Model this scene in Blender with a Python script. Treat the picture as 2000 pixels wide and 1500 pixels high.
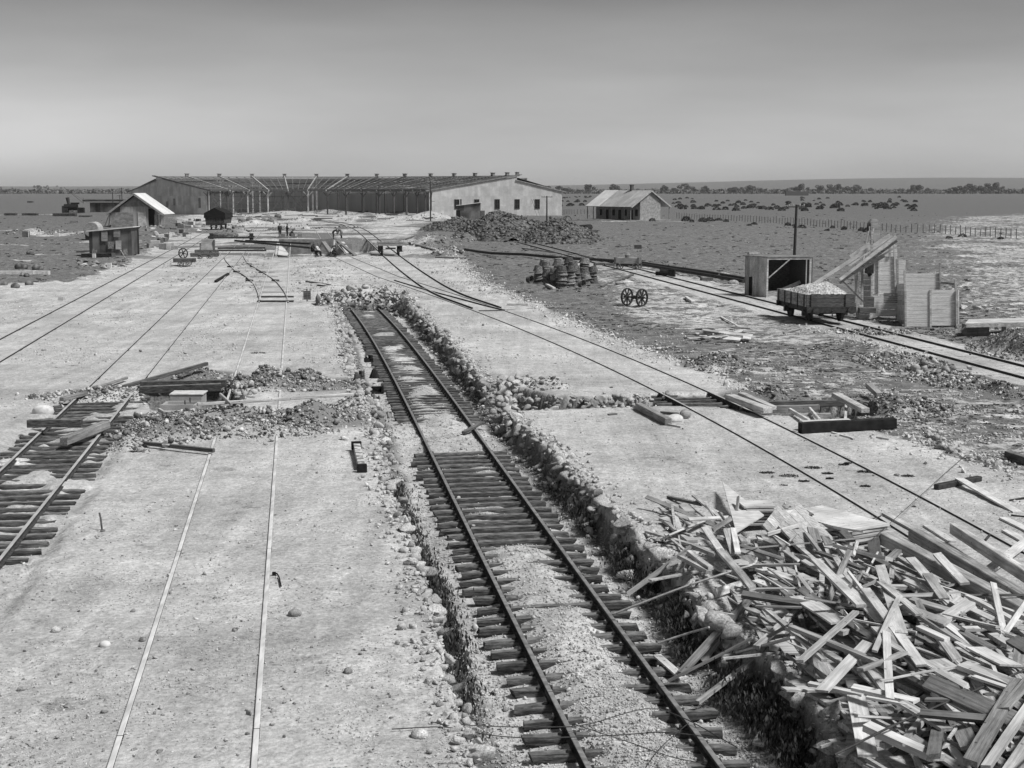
import bpy, bmesh, math, random
import numpy as np
from mathutils import Vector, Matrix, Quaternion

for o in list(bpy.data.objects): bpy.data.objects.remove(o, do_unlink=True)
SC = bpy.context.scene
COL = SC.collection
R = math.radians
random.seed(7)
rng = np.random.default_rng(11)

# ------------------------------------------------------------------ camera, sky, sun, exposure
FPX, CX, CY = 2900.0, 1000.0, 750.0          # focal length in photo pixels (photo 2000 x 1500)
CAMH = 6.46
PITCH = math.atan((750-370)/FPX)
cam_d = bpy.data.cameras.new('camera'); cam = bpy.data.objects.new('camera', cam_d); COL.objects.link(cam)
cam.location = (0, 0, CAMH); cam.rotation_euler = (math.pi/2-PITCH, 0, 0)
cam_d.sensor_width = 36; cam_d.lens = 36*FPX/2000; cam_d.clip_start = 0.5; cam_d.clip_end = 60000
SC.camera = cam

SUN_EL, SUN_AZ = 53, 118                      # azimuth measured clockwise from +Y (view direction)
W = bpy.data.worlds.new("World"); SC.world = W; W.use_nodes = True
nt = W.node_tree; N = nt.nodes; L = nt.links
for n in list(N): N.remove(n)
out = N.new('ShaderNodeOutputWorld'); bg = N.new('ShaderNodeBackground')
sky = N.new('ShaderNodeTexSky'); sky.sky_type = 'NISHITA'; sky.sun_disc = False
sky.sun_elevation = R(SUN_EL); sky.sun_rotation = R(SUN_AZ)
sky.dust_density = 1.0; sky.air_density = 1.0
bw = N.new('ShaderNodeRGBToBW'); L.new(sky.outputs[0], bw.inputs[0])
tc = N.new('ShaderNodeTexCoord'); mp = N.new('ShaderNodeMapping'); mp.inputs['Scale'].default_value = (1.2, 1.2, 7)
nz = N.new('ShaderNodeTexNoise'); nz.inputs['Scale'].default_value = 2.2; nz.inputs['Detail'].default_value = 5
L.new(tc.outputs['Generated'], mp.inputs[0]); L.new(mp.outputs[0], nz.inputs[0])
mr = N.new('ShaderNodeMapRange'); mr.inputs[1].default_value = .3; mr.inputs[2].default_value = .7
mr.inputs[3].default_value = .82; mr.inputs[4].default_value = 1.12
L.new(nz.outputs[0], mr.inputs[0])
# thick cloud deck: thinner (brighter) towards the horizon
sep = N.new('ShaderNodeSeparateXYZ'); L.new(tc.outputs['Generated'], sep.inputs[0])
cr = N.new('ShaderNodeValToRGB'); L.new(sep.outputs['Z'], cr.inputs[0])
cr.color_ramp.elements[0].position = 0.0; cr.color_ramp.elements[0].color = (1.4, 1.4, 1.4, 1)
cr.color_ramp.elements[1].position = 0.30; cr.color_ramp.elements[1].color = (.7, .7, .7, 1)
for p_, v_ in ((.02, 1.28), (.045, 1.08), (.08, .82), (.13, .56), (.2, .40)):
    e = cr.color_ramp.elements.new(p_); e.color = (v_, v_, v_, 1)
m1 = N.new('ShaderNodeMath'); m1.operation = 'MULTIPLY'; L.new(bw.outputs[0], m1.inputs[0]); L.new(mr.outputs[0], m1.inputs[1])
m2 = N.new('ShaderNodeMath'); m2.operation = 'MULTIPLY'; L.new(m1.outputs[0], m2.inputs[0]); L.new(cr.outputs[0], m2.inputs[1])
L.new(m2.outputs[0], bg.inputs[0]); bg.inputs[1].default_value = 0.07
L.new(bg.outputs[0], out.inputs[0])

sl = bpy.data.lights.new('sun', 'SUN'); sun = bpy.data.objects.new('sun', sl); COL.objects.link(sun)
sl.energy = 3.0; sl.angle = R(11); sl.color = (1, .995, .985)
az = R(SUN_AZ); el = R(SUN_EL)
sd = Vector((math.sin(az)*math.cos(el), math.cos(az)*math.cos(el), math.sin(el)))
sun.rotation_euler = sd.to_track_quat('Z', 'Y').to_euler()
SC.view_settings.view_transform = 'Standard'; SC.view_settings.look = 'None'
SC.view_settings.gamma = 1; SC.view_settings.use_curve_mapping = False
SC.view_settings.exposure = 0.52

# ------------------------------------------------------------------ survey helpers
cT, sT = math.cos(PITCH), math.sin(PITCH)
def P(px, py, z=0.0):
    u = (px-CX)/FPX; v = (CY-py)/FPX
    d = Vector((u, cT+v*sT, -sT+v*cT)); t = (z-CAMH)/d.z
    return Vector((d.x*t, d.y*t, z))
def AT(px, py, Y):
    """point seen at photo pixel at ground distance Y"""
    u = (px-CX)/FPX; v = (CY-py)/FPX
    d = Vector((u, cT+v*sT, -sT+v*cT)); t = Y/d.y
    return Vector((d.x*t, Y, CAMH+d.z*t))
def PXM(py, z=0.0):
    p = P(1000, py, z); return FPX/(p.y*cT-(p.z-CAMH)*sT)
def WP(pts, z=0.0): return np.array([[P(x, y, z).x, P(x, y, z).y] for x, y in pts])
def NP(p): return np.array(p, dtype=float)

def catmull(pts, step):
    pts = [Vector(p) for p in pts]; pts = [2*pts[0]-pts[1]]+pts+[2*pts[-1]-pts[-2]]
    o = []
    for i in range(1, len(pts)-2):
        p0, p1, p2, p3 = pts[i-1:i+3]; n = max(1, int((p2-p1).length/step))
        for k in range(n):
            t = k/n
            o.append(.5*((2*p1)+(p2-p0)*t+(2*p0-5*p1+4*p2-p3)*t*t+(3*p1-p0-3*p2+p3)*t**3))
    o.append(pts[-2]); return o

# value noise
_perm = rng.random((256, 256))
def vnoise(x, y):
    xi = np.floor(x).astype(int); yi = np.floor(y).astype(int); fx = x-xi; fy = y-yi
    fx = fx*fx*(3-2*fx); fy = fy*fy*(3-2*fy)
    a = _perm[xi % 256, yi % 256]; b = _perm[(xi+1) % 256, yi % 256]
    c = _perm[xi % 256, (yi+1) % 256]; d = _perm[(xi+1) % 256, (yi+1) % 256]
    return (a*(1-fx)+b*fx)*(1-fy)+(c*(1-fx)+d*fx)*fy
def fbm(x, y, s, o=3):
    r = 0; a = .5; t = 0
    for i in range(o):
        r = r+a*vnoise(x*s+17.3*i, y*s+5.1*i); t += a; a *= .5; s *= 2.03
    return r/t
def sstep(a, b, x):
    t = np.clip((x-a)/(b-a), 0, 1); return t*t*(3-2*t)
def polydist(x, y, poly):
    """signed distance, positive inside"""
    d = np.full(x.shape, 1e9); ins = np.zeros(x.shape, bool); n = len(poly)
    for i in range(n):
        x1, y1 = poly[i]; x2, y2 = poly[(i+1) % n]; ex, ey = x2-x1, y2-y1
        t = np.clip(((x-x1)*ex+(y-y1)*ey)/(ex*ex+ey*ey+1e-12), 0, 1)
        d = np.minimum(d, np.hypot(x-x1-t*ex, y-y1-t*ey))
        c = ((y1 > y) != (y2 > y)) & (x < (x2-x1)*(y-y1)/((y2-y1) if abs(y2-y1) > 1e-9 else 1e-9)+x1)
        ins ^= c
    return np.where(ins, d, -d)
def linedist(x, y, pts):
    d = np.full(x.shape, 1e9)
    for i in range(len(pts)-1):
        x1, y1 = pts[i][:2]; x2, y2 = pts[i+1][:2]; ex, ey = x2-x1, y2-y1
        t = np.clip(((x-x1)*ex+(y-y1)*ey)/(ex*ex+ey*ey+1e-12), 0, 1)
        d = np.minimum(d, np.hypot(x-x1-t*ex, y-y1-t*ey))
    return d

# ------------------------------------------------------------------ lines of the yard
ZP = -0.46                                  # rail top in the sunken track
pl = [(687,603),(714,634),(742,684),(762,722),(787,768),(810,816),(828,852),(850,900),(896,996),(980,1144),(1048,1292),(1132,1472)]
pr = [(738,603),(765,629),(792,662),(828,707),(863,755),(904,803),(927,836),(966,900),(1044,996),(1132,1116),(1200,1212),(1272,1316),(1388,1472)]
def fitx(pts, z, deg):
    w = WP(pts, z); return np.polyfit(w[:, 1], w[:, 0], deg)
fl = fitx(pl, ZP, 3); fr = fitx(pr, ZP, 3)
def pitc(Y):
    Y = np.asarray(Y, float); Yc = np.maximum(Y, 16.5)
    c = (np.polyval(fl, Yc)+np.polyval(fr, Yc))/2
    s = (np.polyval(np.polyder(fl), 16.5)+np.polyval(np.polyder(fr), 16.5))/2
    return c+(Y-Yc)*s
T1 = [Vector((float(pitc(Y)), Y, 0)) for Y in np.arange(8, P(700, 603, ZP).y+.4, .5)]
pitL = [(644,584),(655,598),(664,616),(673,646),(677,672),(684,702),(700,735),(718,768),(731,806),(742,839),(752,900),(768,972),(800,1052),(820,1092),(836,1156),(852,1212),(876,1324),(900,1380),(928,1468),(975,1600)]
pitR = [(776,584),(808,598),(838,634),(872,662),(900,697),(922,722),(950,750),(988,800),(1020,833),(1066,866),(1102,905),(1152,960),(1212,1008),(1260,1060),(1324,1112),(1380,1200),(1440,1240),(1512,1290),(1560,1345),(1616,1410),(1660,1480),(1760,1600)]
POLY_PIT = WP(pitL+pitR[::-1])
trN = [(930,752),(1000,754),(1075,772),(1130,775),(1250,771),(1300,768),(1420,768),(1480,780),(1600,778),(1690,786)]
trS = [(1710,812),(1560,814),(1480,806),(1400,794),(1290,792),(1180,795),(1080,799),(960,806)]
POLY_TR = WP(trN+trS)
POLY_HOLE = WP([(272,762),(446,758),(470,775),(452,800),(300,802)])
POLY_ASH = WP([(543,470),(720,469),(742,486),(690,500),(600,503),(542,502)])
# lines of rails
def straight(c1, vp, ya, yb, z=.04):
    """centre line through photo point c1 towards vanishing point vp, from row ya to row yb"""
    f = lambda y: (c1[0]+(vp[0]-c1[0])*(y-c1[1])/(vp[1]-c1[1]), y)
    a = P(*f(ya), z); b = P(*f(yb), z); return [Vector((a.x, a.y, 0)), Vector((b.x, b.y, 0))]
T2 = straight((360.5,1470), (575,370), 1640, 470)
T3 = straight((190,790), (576,370), 1250, 438)
T4 = straight((148,600), (559,370), 760, 437)
T7 = straight((1691,647), (628,370), 800, 470)
t5n = [(648,502),(680,517),(756,548),(838,575),(1000,635),(1157,696),(1263,752),(1327,787),(1500,882),(1712,1000),(1880,1094)]
t5f = [(676,498),(724,520),(788,543),(850,555),(940,588),(1000,610),(1187,676),(1317,729),(1443,790),(1499,812),(1820,975),(2000,1067)]
wn = WP(t5n, .07); wf = WP(t5f, .07)
w5 = []
for Y in [24, 27, 30, 34, 38, 43, 50, 58, 68, 80, 95, 115, 140]:
    xn = np.interp(Y, wn[::-1, 1], wn[::-1, 0]); xf = np.interp(Y, wf[::-1, 1], wf[::-1, 0])
    w5.append((Y, xn, xf))
c5 = np.polyfit([w[0] for w in w5 if w[0] < 125], [(w[1]+w[2])/2 for w in w5 if w[0] < 125], 4)
T5 = [Vector((float(np.polyval(c5, Y)), Y, 0)) for Y in np.arange(26, 112, 1.0)]
d5 = T5[0]-T5[1]; T5 = [T5[0]+d5*k for k in range(12, 0, -1)]+T5
tail = [P(665,500,0), P(657,492,0), P(646,478,0), P(628,452,0), P(612,432,0)]
T5 = T5+catmull([T5[-1]]+tail, 2)[1:]
T6 = catmull([P(*q) for q in [(951,603),(871,573),(818,541),(766,501),(728,468),(703,449),(672,438),(620,431),(560,428)]], 1.0)
t6x = [P(*q) for q in [(951,603)]]
FIELD_TRACKS = [T2, T3, T4, T5, T6, T7]

MOUNDS = []   # (x, y, rx, ry, rot, h, rough)
def mound(px, py, wpx, depth, h, rough=.35, rot=0):
    p = P(px, py); MOUNDS.append((p.x, p.y, wpx/PXM(py)/2, depth/2, rot, h, rough))
mound(330, 850, 190, 3.2, .55); mound(285, 830, 120, 2.4, .35); mound(250, 868, 90, 2.2, .28)
mound(610, 822, 150, 3.0, .62); mound(520, 826, 110, 2.2, .35); mound(680, 815, 70, 2.2, .35)
mound(560, 752, 260, 3.4, .42, .7); mound(430, 842, 420, 2.6, .26, .8); mound(470, 812, 300, 2.4, .22, .8); mound(700, 790, 90, 3.0, .3, .6); mound(180, 775, 240, 2.0, .2, .8); mound(520, 748, 95, 3.2, .62); mound(600, 750, 90, 3.6, .55); mound(470, 758, 55, 1.6, .5)
mound(385, 738, 90, 3.0, .42); mound(215, 770, 140, 2.2, .22)
mound(1072, 755, 80, 2.0, .34); mound(1025, 748, 50, 1.6, .25); mound(708, 580.5, 175, 3.2, .62, .5); mound(640, 590, 40, 5, .3); mound(790, 590, 40, 6, .4)
mound(1404, 716, 120, 4.5, .55, .2)
mound(1745, 806, 120, 3.2, .62); mound(1810, 800, 90, 3, .3); mound(1510, 772, 60, 2, .3)
mound(1990, 690, 170, 7, 1.0, .12)
mound(1760, 710, 170, 5, .42, .8); mound(1850, 745, 140, 4, .35, .8)
mound(1700, 650, 150, 3, .2); mound(1960, 765, 60, 3.5, .35, .3)
mound(848, 478, 105, 16, 1.6, .15); mound(875, 496, 60, 7, .7, .08); mound(910, 470, 60, 12, 1.1, .15)
for q in [(640,418,160,14,1.3),(560,420,160,14,1.1),(840,428,120,12,1.8),(790,430,90,10,1.0),(700,432,120,12,.8),(500,438,90,10,.8),
          (470,452,60,10,.9),(600,446,80,8,.8),(450,446,60,8,.7),(720,424,120,10,1.1),(550,450,60,8,.6),(425,432,60,6,.5),(680,445,50,6,.5),(590,432,70,8,.9),
          (455,424,90,8,.7),(520,428,80,10,.9)]:
    mound(q[0], q[1], q[2], q[3], q[4], .45)
mound(70, 455, 130, 14, .8, .4); mound(150, 458, 150, 7, .35); mound(300, 445, 60, 8, .3)
EMB = WP([(1170,522),(1250,530),(1450,585),(1640,640),(2000,735)])

def HM(x, y):
    h = np.zeros_like(x)
    for mx, my, rx, ry, ro, hh, ro2 in MOUNDS:
        R2 = max(rx, ry)*1.4
        msk = (np.abs(x-mx) < R2) & (np.abs(y-my) < R2)
        if not msk.any(): continue
        xx = x[msk]; yy = y[msk]
        wob = (fbm(xx, yy, 1.2/max(.5, min(rx, 2)), 3)-.5)
        q = np.sqrt(((xx-mx)/rx)**2+((yy-my)/ry)**2)+wob*.6
        v = hh*np.clip(1-q, 0, 1)**.9*(1+wob*ro2*2)
        h[msk] = np.maximum(h[msk], v)
    return h
def in_pit_cover(x, y):
    """how high the ballast lies between the sunken rails"""
    c = pitc(y); d = np.abs(x-c)
    mid = np.exp(-(d/.55)**4)
    a = (fbm(x*.7+3, y*.5, .8, 2)-.38)*.55
    near = sstep(30.5, 27, y)*.13
    a = np.clip(a+near-.13*sstep(29, 31, y)*sstep(41, 39, y), -.12, .13)*mid
    gap = sstep(39.3, 40.4, y)*sstep(45.2, 44.2, y)       # where no sleeper shows
    return a+gap*.16*np.exp(-(d/1.6)**4)+.065*np.exp(-(d/1.25)**8)*(1-gap)
def H(x, y):
    x = np.asarray(x, float); y = np.asarray(y, float)
    near = sstep(200, 90, y)
    h = (fbm(x, y, .25, 3)-.5)*.10*near+(fbm(x+50, y, 1.7, 3)-.5)*.045*near
    yard = sstep(2.2, .9, np.minimum.reduce([linedist(x, y, t) for t in FIELD_TRACKS]))
    far = sstep(55, 90, y)*sstep(500, 300, y); h = h+far*((fbm(x+3, y, .45, 3)-.5)*.34+(fbm(x+3, y, 1.6, 2)-.5)*.16)
    h = h*(1-.85*yard)
    h += (fbm(x, y, .05, 2)-.5)*.8*sstep(120, 260, y)*sstep(900, 500, y)*(1-sstep(0, 1, 0*x))*.5
    # low ballast ridge under the right hand line
    de = linedist(x, y, EMB); h += .14*sstep(3.2, 1.2, de)*near - .0
    h += HM(x, y)
    wob = (fbm(x+9, y, 1.5, 3)-.5)*.5
    m = (y > -5) & (y < 96)
    if m.any():
        xx = x[m]; yy = y[m]; w = wob[m]
        for poly, dep, s0, s1 in ((POLY_PIT, -.73, -.05, .16), (POLY_TR, -.72, -.04, .14), (POLY_HOLE, -.8, -.05, .2)):
            d = polydist(xx, yy, poly)+w*.5
            k = sstep(s0, s1, d)
            flo = dep+(fbm(xx, yy, 2.2, 3)-.5)*.12+.12*sstep(.7, .2, d)*sstep(.45, .6, fbm(xx, yy, .5, 2))
            if poly is POLY_PIT: flo = flo+in_pit_cover(xx, yy)
            h[m] = np.where(k > 0, np.minimum(h[m], h[m]*(1-k)+flo*k) if poly is not POLY_HOLE else h[m]*(1-k)+flo*k, h[m])
    m = (np.abs(y-160) < 45)
    if m.any():
        d = polydist(x[m], y[m], POLY_ASH); k = sstep(0, .5, d); h[m] = h[m]*(1-k)-1.5*k
    m = (y > 14) & (y < 47)
    if m.any():
        xx = x[m]; yy = y[m]; d3 = linedist(xx, yy, T3); h[m] -= sstep(1.75, 1.3, d3)*(.13-.13*sstep(.48, .72, fbm(xx, yy, 1.1, 3)))*sstep(47, 45, yy)
    kt = sstep(1.9, 1.2, np.minimum.reduce([linedist(x, y, t) for t in FIELD_TRACKS]))*sstep(58, 66, y)*(h > -.3); h = h*(1-kt)+.0*kt
    d7 = linedist(x, y, T7); k7 = sstep(2.6, 1.4, d7)*sstep(140, 120, y); h = h*(1-k7)+.03*k7
    d5_ = linedist(x, y, T5); k5 = sstep(1.5, 1.1, d5_)*sstep(150, 140, y)*sstep(20, 24, y)*(h > -.1); h = h*(1-k5)-.005*k5
    # far rise
    h += sstep(2900, 8000, y)*(22+42*sstep(-300, 1800, x*(6000/np.maximum(y, 6000))))
    h += sstep(2900, 7000, y)*(fbm(x, y, .0006, 3)-.5)*9
    return h
def H1(x, y): return float(H(np.array([x]), np.array([y]))[0])
def G(px, py, dz=0):
    """point on the terrain seen at a pixel (flat first guess)"""
    p = P(px, py); p.z = H1(p.x, p.y)+dz; return p

# ------------------------------------------------------------------ object helpers
def tag(o, label=None, cat=None, group=None, kind=None):
    if label: o['label'] = label
    if cat: o['category'] = cat
    if group: o['group'] = group
    if kind: o['kind'] = kind
    return o
def empty(name, loc=(0,0,0), label=None, cat=None, group=None, rz=0, kind=None):
    o = bpy.data.objects.new(name, None); COL.objects.link(o); o.location = loc; o.rotation_euler = (0, 0, rz)
    o.empty_display_size = .2
    return tag(o, label, cat, group, kind)
def link(name, me, parent=None, loc=None, rot=None):
    o = bpy.data.objects.new(name, me); COL.objects.link(o)
    if parent is not None: o.parent = parent
    if loc is not None: o.location = loc
    if rot is not None: o.rotation_euler = rot
    return o
def np_mesh(name, V, F, mats, smooth=False, midx=None):
    me = bpy.data.meshes.new(name); V = np.asarray(V, np.float32); F = np.asarray(F, np.int32)
    k = F.shape[1]; me.vertices.add(len(V)); me.vertices.foreach_set('co', V.ravel())
    me.loops.add(F.size); me.loops.foreach_set('vertex_index', F.ravel())
    me.polygons.add(len(F)); me.polygons.foreach_set('loop_start', np.arange(0, F.size, k, dtype=np.int32))
    try: me.polygons.foreach_set('loop_total', np.full(len(F), k, np.int32))
    except Exception: pass
    if smooth: me.polygons.foreach_set('use_smooth', np.ones(len(F), bool))
    for m in (mats if isinstance(mats, (list, tuple)) else [mats]): me.materials.append(m)
    if midx is not None: me.polygons.foreach_set('material_index', np.asarray(midx, np.int32))
    me.update(calc_edges=True); return me

class MB:
    """collects boxes, bars and tubes; build() links them as ONE mesh object"""
    def __init__(s): s.v = []; s.f = []; s.m = []
    def add(s, V, F, mi=0):
        b = len(s.v); s.v += [tuple(v) for v in V]; s.f += [tuple(b+i for i in f) for f in F]; s.m += [mi]*len(F)
    def hexa(s, c8, mi=0):
        s.add(c8, [(0,3,2,1),(4,5,6,7),(0,1,5,4),(1,2,6,5),(2,3,7,6),(3,0,4,7)], mi)
    def box(s, c, sz, rz=0, mi=0, M=None):
        x, y, z = sz[0]/2, sz[1]/2, sz[2]/2
        pts = [Vector(q) for q in [(-x,-y,-z),(x,-y,-z),(x,y,-z),(-x,y,-z),(-x,-y,z),(x,-y,z),(x,y,z),(-x,y,z)]]
        MM = M if M is not None else Matrix.Rotation(rz, 3, 'Z')
        s.hexa([MM@p+Vector(c) for p in pts], mi); return s
    def bar(s, a, b, w, h, mi=0, up=(0,0,1)):
        a = Vector(a); b = Vector(b); d = (b-a).normalized(); up = Vector(up)
        if abs(d.dot(up)) > .98: up = Vector((0, 1, 0))
        x = d.cross(up).normalized()*w/2; z = x.cross(d).normalized()*h/2
        s.hexa([a-x-z, a+x-z, b+x-z, b-x-z, a-x+z, a+x+z, b+x+z, b-x+z], mi); return s
    def tube(s, pts, r, n=8, mi=0, cap=True):
        pts = [Vector(p) for p in pts]; rs = r if isinstance(r, (list, tuple)) else [r]*len(pts); V = []; F = []
        for i, p in enumerate(pts):
            d = (pts[min(i+1, len(pts)-1)]-pts[max(i-1, 0)]).normalized()
            u = Vector((0,0,1)) if abs(d.z) < .9 else Vector((1,0,0))
            x = d.cross(u).normalized(); y = d.cross(x)
            for k in range(n):
                a = 2*math.pi*k/n; V.append(p+x*rs[i]*math.cos(a)+y*rs[i]*math.sin(a))
        for i in range(len(pts)-1):
            for k in range(n):
                F.append((i*n+k, i*n+(k+1) % n, (i+1)*n+(k+1) % n, (i+1)*n+k))
        if cap: F.append(tuple(range(n))[::-1]); F.append(tuple((len(pts)-1)*n+k for k in range(n)))
        s.add(V, F, mi); return s
    def lathe(s, prof, c=(0,0,0), n=16, M=None, mi=0):
        MM = M or Matrix.Identity(3); V = []; F = []; c = Vector(c)
        for r, z in prof:
            for k in range(n):
                a = 2*math.pi*k/n; V.append(MM@Vector((r*math.cos(a), r*math.sin(a), z))+c)
        for i in range(len(prof)-1):
            for k in range(n): F.append((i*n+k, i*n+(k+1) % n, (i+1)*n+(k+1) % n, (i+1)*n+k))
        s.add(V, F, mi); return s
    def prism(s, poly, off, mi=0):
        n = len(poly); off = Vector(off); A = [Vector(p) for p in poly]; V = A+[p+off for p in A]
        s.add(V, [tuple(range(n))[::-1], tuple(range(n, 2*n))]+[(i, (i+1) % n, n+(i+1) % n, n+i) for i in range(n)], mi); return s
    def quad(s, a, b, c, d, mi=0): s.add([a, b, c, d], [(0,1,2,3)], mi); return s
    def slab(s, a, b, c, d, t, mi=0):
        a, b, c, d = map(Vector, (a, b, c, d)); n = (b-a).cross(d-a).normalized()*t
        s.prism([a, b, c, d], n, mi); return s
    def mesh(s, name, mats):
        me = bpy.data.meshes.new(name); me.from_pydata([tuple(v) for v in s.v], [], s.f)
        for m in (mats if isinstance(mats, (list, tuple)) else [mats]): me.materials.append(m)
        me.polygons.foreach_set('material_index', s.m); me.update()
        bm = bmesh.new(); bm.from_mesh(me); bmesh.ops.recalc_face_normals(bm, faces=bm.faces); bm.to_mesh(me); bm.free()
        return me
    def build(s, name, mats, parent=None, bev=0, smooth=False, label=None):
        """vertices are world coordinates; the part is placed under its parent without moving"""
        me = s.mesh(name, mats); o = bpy.data.objects.new(name, me); COL.objects.link(o)
        if parent is not None:
            o.parent = parent
            top = parent; 
            Mw = Matrix.Identity(4)
            ch = [parent]
            while ch[-1].parent is not None: ch.append(ch[-1].parent)
            for q in reversed(ch): Mw = Mw@(Matrix.Translation(q.location)@q.rotation_euler.to_matrix().to_4x4())
            me.transform(Mw.inverted())
        if smooth: me.polygons.foreach_set('use_smooth', [True]*len(me.polygons))
        if bev:
            md = o.modifiers.new('bevel', 'BEVEL'); md.width = bev; md.segments = 1; md.limit_method = 'ANGLE'
        if label: o['label'] = label
        return o
def copy_tree(o, parent=None):
    c = o.copy(); COL.objects.link(c)
    if parent is not None: c.parent = parent
    for ch in list(o.children): copy_tree(ch, c)
    return c

# ------------------------------------------------------------------ materials (all neutral: a black and white plate)
def g3(v): return (v, v, v, 1)
def MT(name, a, b, scale=6, stretch=(1,1,1), rough=.9, bump=.3, detail=7, rnd=.0, spec=.3, fine=None, metal=0, contrast=(.35,.65), bdist=.02):
    m = bpy.data.materials.new(name); m.use_nodes = True; t = m.node_tree; n = t.nodes; l = t.links
    bs = n['Principled BSDF']; bs.inputs['Roughness'].default_value = rough; bs.inputs['Specular IOR Level'].default_value = spec
    bs.inputs['Metallic'].default_value = metal
    tc = n.new('ShaderNodeTexCoord'); mp = n.new('ShaderNodeMapping'); mp.inputs['Scale'].default_value = stretch
    l.new(tc.outputs['Object'], mp.inputs[0])
    oi = n.new('ShaderNodeObjectInfo')
    va = n.new('ShaderNodeVectorMath'); va.operation = 'ADD'; l.new(mp.outputs[0], va.inputs[0])
    ms = n.new('ShaderNodeMath'); ms.operation = 'MULTIPLY'; ms.inputs[1].default_value = 37.0; l.new(oi.outputs['Random'], ms.inputs[0])
    cb = n.new('ShaderNodeCombineXYZ'); l.new(ms.outputs[0], cb.inputs[0]); l.new(ms.outputs[0], cb.inputs[1]); l.new(cb.outputs[0], va.inputs[1])
    nz = n.new('ShaderNodeTexNoise'); nz.inputs['Scale'].default_value = scale; nz.inputs['Detail'].default_value = detail
    l.new(va.outputs[0], nz.inputs[0])
    cr = n.new('ShaderNodeValToRGB'); l.new(nz.outputs[0], cr.inputs[0])
    cr.color_ramp.elements[0].position = contrast[0]; cr.color_ramp.elements[0].color = g3(a)
    cr.color_ramp.elements[1].position = contrast[1]; cr.color_ramp.elements[1].color = g3(b)
    col = cr.outputs[0]; bh = nz.outputs[0]
    if fine:
        f = n.new('ShaderNodeTexNoise'); f.inputs['Scale'].default_value = fine[0]; f.inputs['Detail'].default_value = 4; l.new(va.outputs[0], f.inputs[0])
        fm = n.new('ShaderNodeMapRange'); fm.inputs[1].default_value = .3; fm.inputs[2].default_value = .7; fm.inputs[3].default_value = 1-fine[1]; fm.inputs[4].default_value = 1+fine[1]
        l.new(f.outputs[0], fm.inputs[0])
        mm = n.new('ShaderNodeVectorMath'); mm.operation = 'SCALE'; l.new(col, mm.inputs[0]); l.new(fm.outputs[0], mm.inputs['Scale']); col = mm.outputs[0]
        bh = f.outputs[0]
    if rnd:
        rm = n.new('ShaderNodeMapRange'); rm.inputs[3].default_value = 1-rnd; rm.inputs[4].default_value = 1+rnd; l.new(oi.outputs['Random'], rm.inputs[0])
        mm = n.new('ShaderNodeVectorMath'); mm.operation = 'SCALE'; l.new(col, mm.inputs[0]); l.new(rm.outputs[0], mm.inputs['Scale']); col = mm.outputs[0]
    l.new(col, bs.inputs['Base Color'])
    if bump:
        b = n.new('ShaderNodeBump'); b.inputs['Strength'].default_value = bump; b.inputs['Distance'].default_value = bdist
        l.new(bh, b.inputs['Height']); l.new(b.outputs[0], bs.inputs['Normal'])
    return m
M_rock = MT('limestone', .30, .66, 9, rough=.95, bump=.7, rnd=.22, fine=(55, .35), bdist=.02)
M_rockd = MT('grey_stone', .14, .36, 9, rough=.95, bump=.6, rnd=.3, fine=(50, .3))
M_pebble = MT('pebble', .22, .62, 3.5, rough=.95, bump=.3, contrast=(.3,.7), fine=(30,.3))
M_clod = MT('dark_clod', .06, .20, 3.5, rough=1, bump=.3)
M_rail = MT('rail_steel_side', .025, .07, 14, rough=.8, bump=.2)
M_railtop = MT('rail_steel_top', .45, .72, 8, stretch=(1,.2,1), rough=.5, bump=.0, spec=.4)
M_railgrey = MT('rail_steel_top_dull', .34, .52, 8, stretch=(1,.2,1), rough=.55, bump=.0, spec=.4)
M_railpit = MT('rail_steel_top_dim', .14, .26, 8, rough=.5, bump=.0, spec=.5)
M_sleeper = MT('sleeper_wood', .025, .12, 5, stretch=(1,7,7), rough=.9, bump=.7, rnd=.4, fine=(24, .4))
M_wood = MT('weathered_timber', .30, .56, 3, stretch=(.5,9,9), rough=.85, bump=.35, rnd=.22, fine=(18, .22), bdist=.005)
M_woodpale = MT('pale_timber', .48, .68, 3, stretch=(.5,9,9), rough=.85, bump=.3, rnd=.12, fine=(18, .15), bdist=.005)
M_wooddk = MT('dark_timber', .05, .15, 4, stretch=(.6,8,8), rough=.9, bump=.5, rnd=.3, fine=(20, .3), bdist=.008)
M_woodmid = MT('grey_timber', .17, .34, 3, stretch=(.5,9,9), rough=.9, bump=.5, rnd=.25, fine=(18, .3), bdist=.006)
M_iron = MT('dark_iron', .015, .05, 9, rough=.7, bump=.2, spec=.4)
M_black = MT('plain_black', .006, .018, 5, rough=.9, bump=.1)
M_coal = MT('coal', .015, .16, 2.2, rough=.6, bump=.4, fine=(14, .5), spec=.5)
M_basket = MT('wicker', .03, .26, 10, stretch=(1,1,5), rough=.9, bump=.8, rnd=.45, fine=(40, .5))
M_conc = MT('concrete', .30, .42, 3, rough=.9, bump=.2, fine=(20, .1))
M_galv = MT('galvanised_iron', .52, .68, .6, rough=.6, bump=.1, spec=.4, fine=(4, .06))
M_cloth = MT('canvas', .45, .66, 6, rough=.95, bump=.3)
M_steel = MT('wrought_iron', .10, .20, 6, rough=.6, bump=.2)
M_leaf = MT('scrub_leaf', .035, .09, 3, rough=.9, bump=0, rnd=.3)
M_farleaf = MT('gum_leaf', .09, .17, .4, rough=.95, bump=0, rnd=.25)
M_bark = MT('bark', .10, .2, 3, rough=.95, bump=.3)
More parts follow.
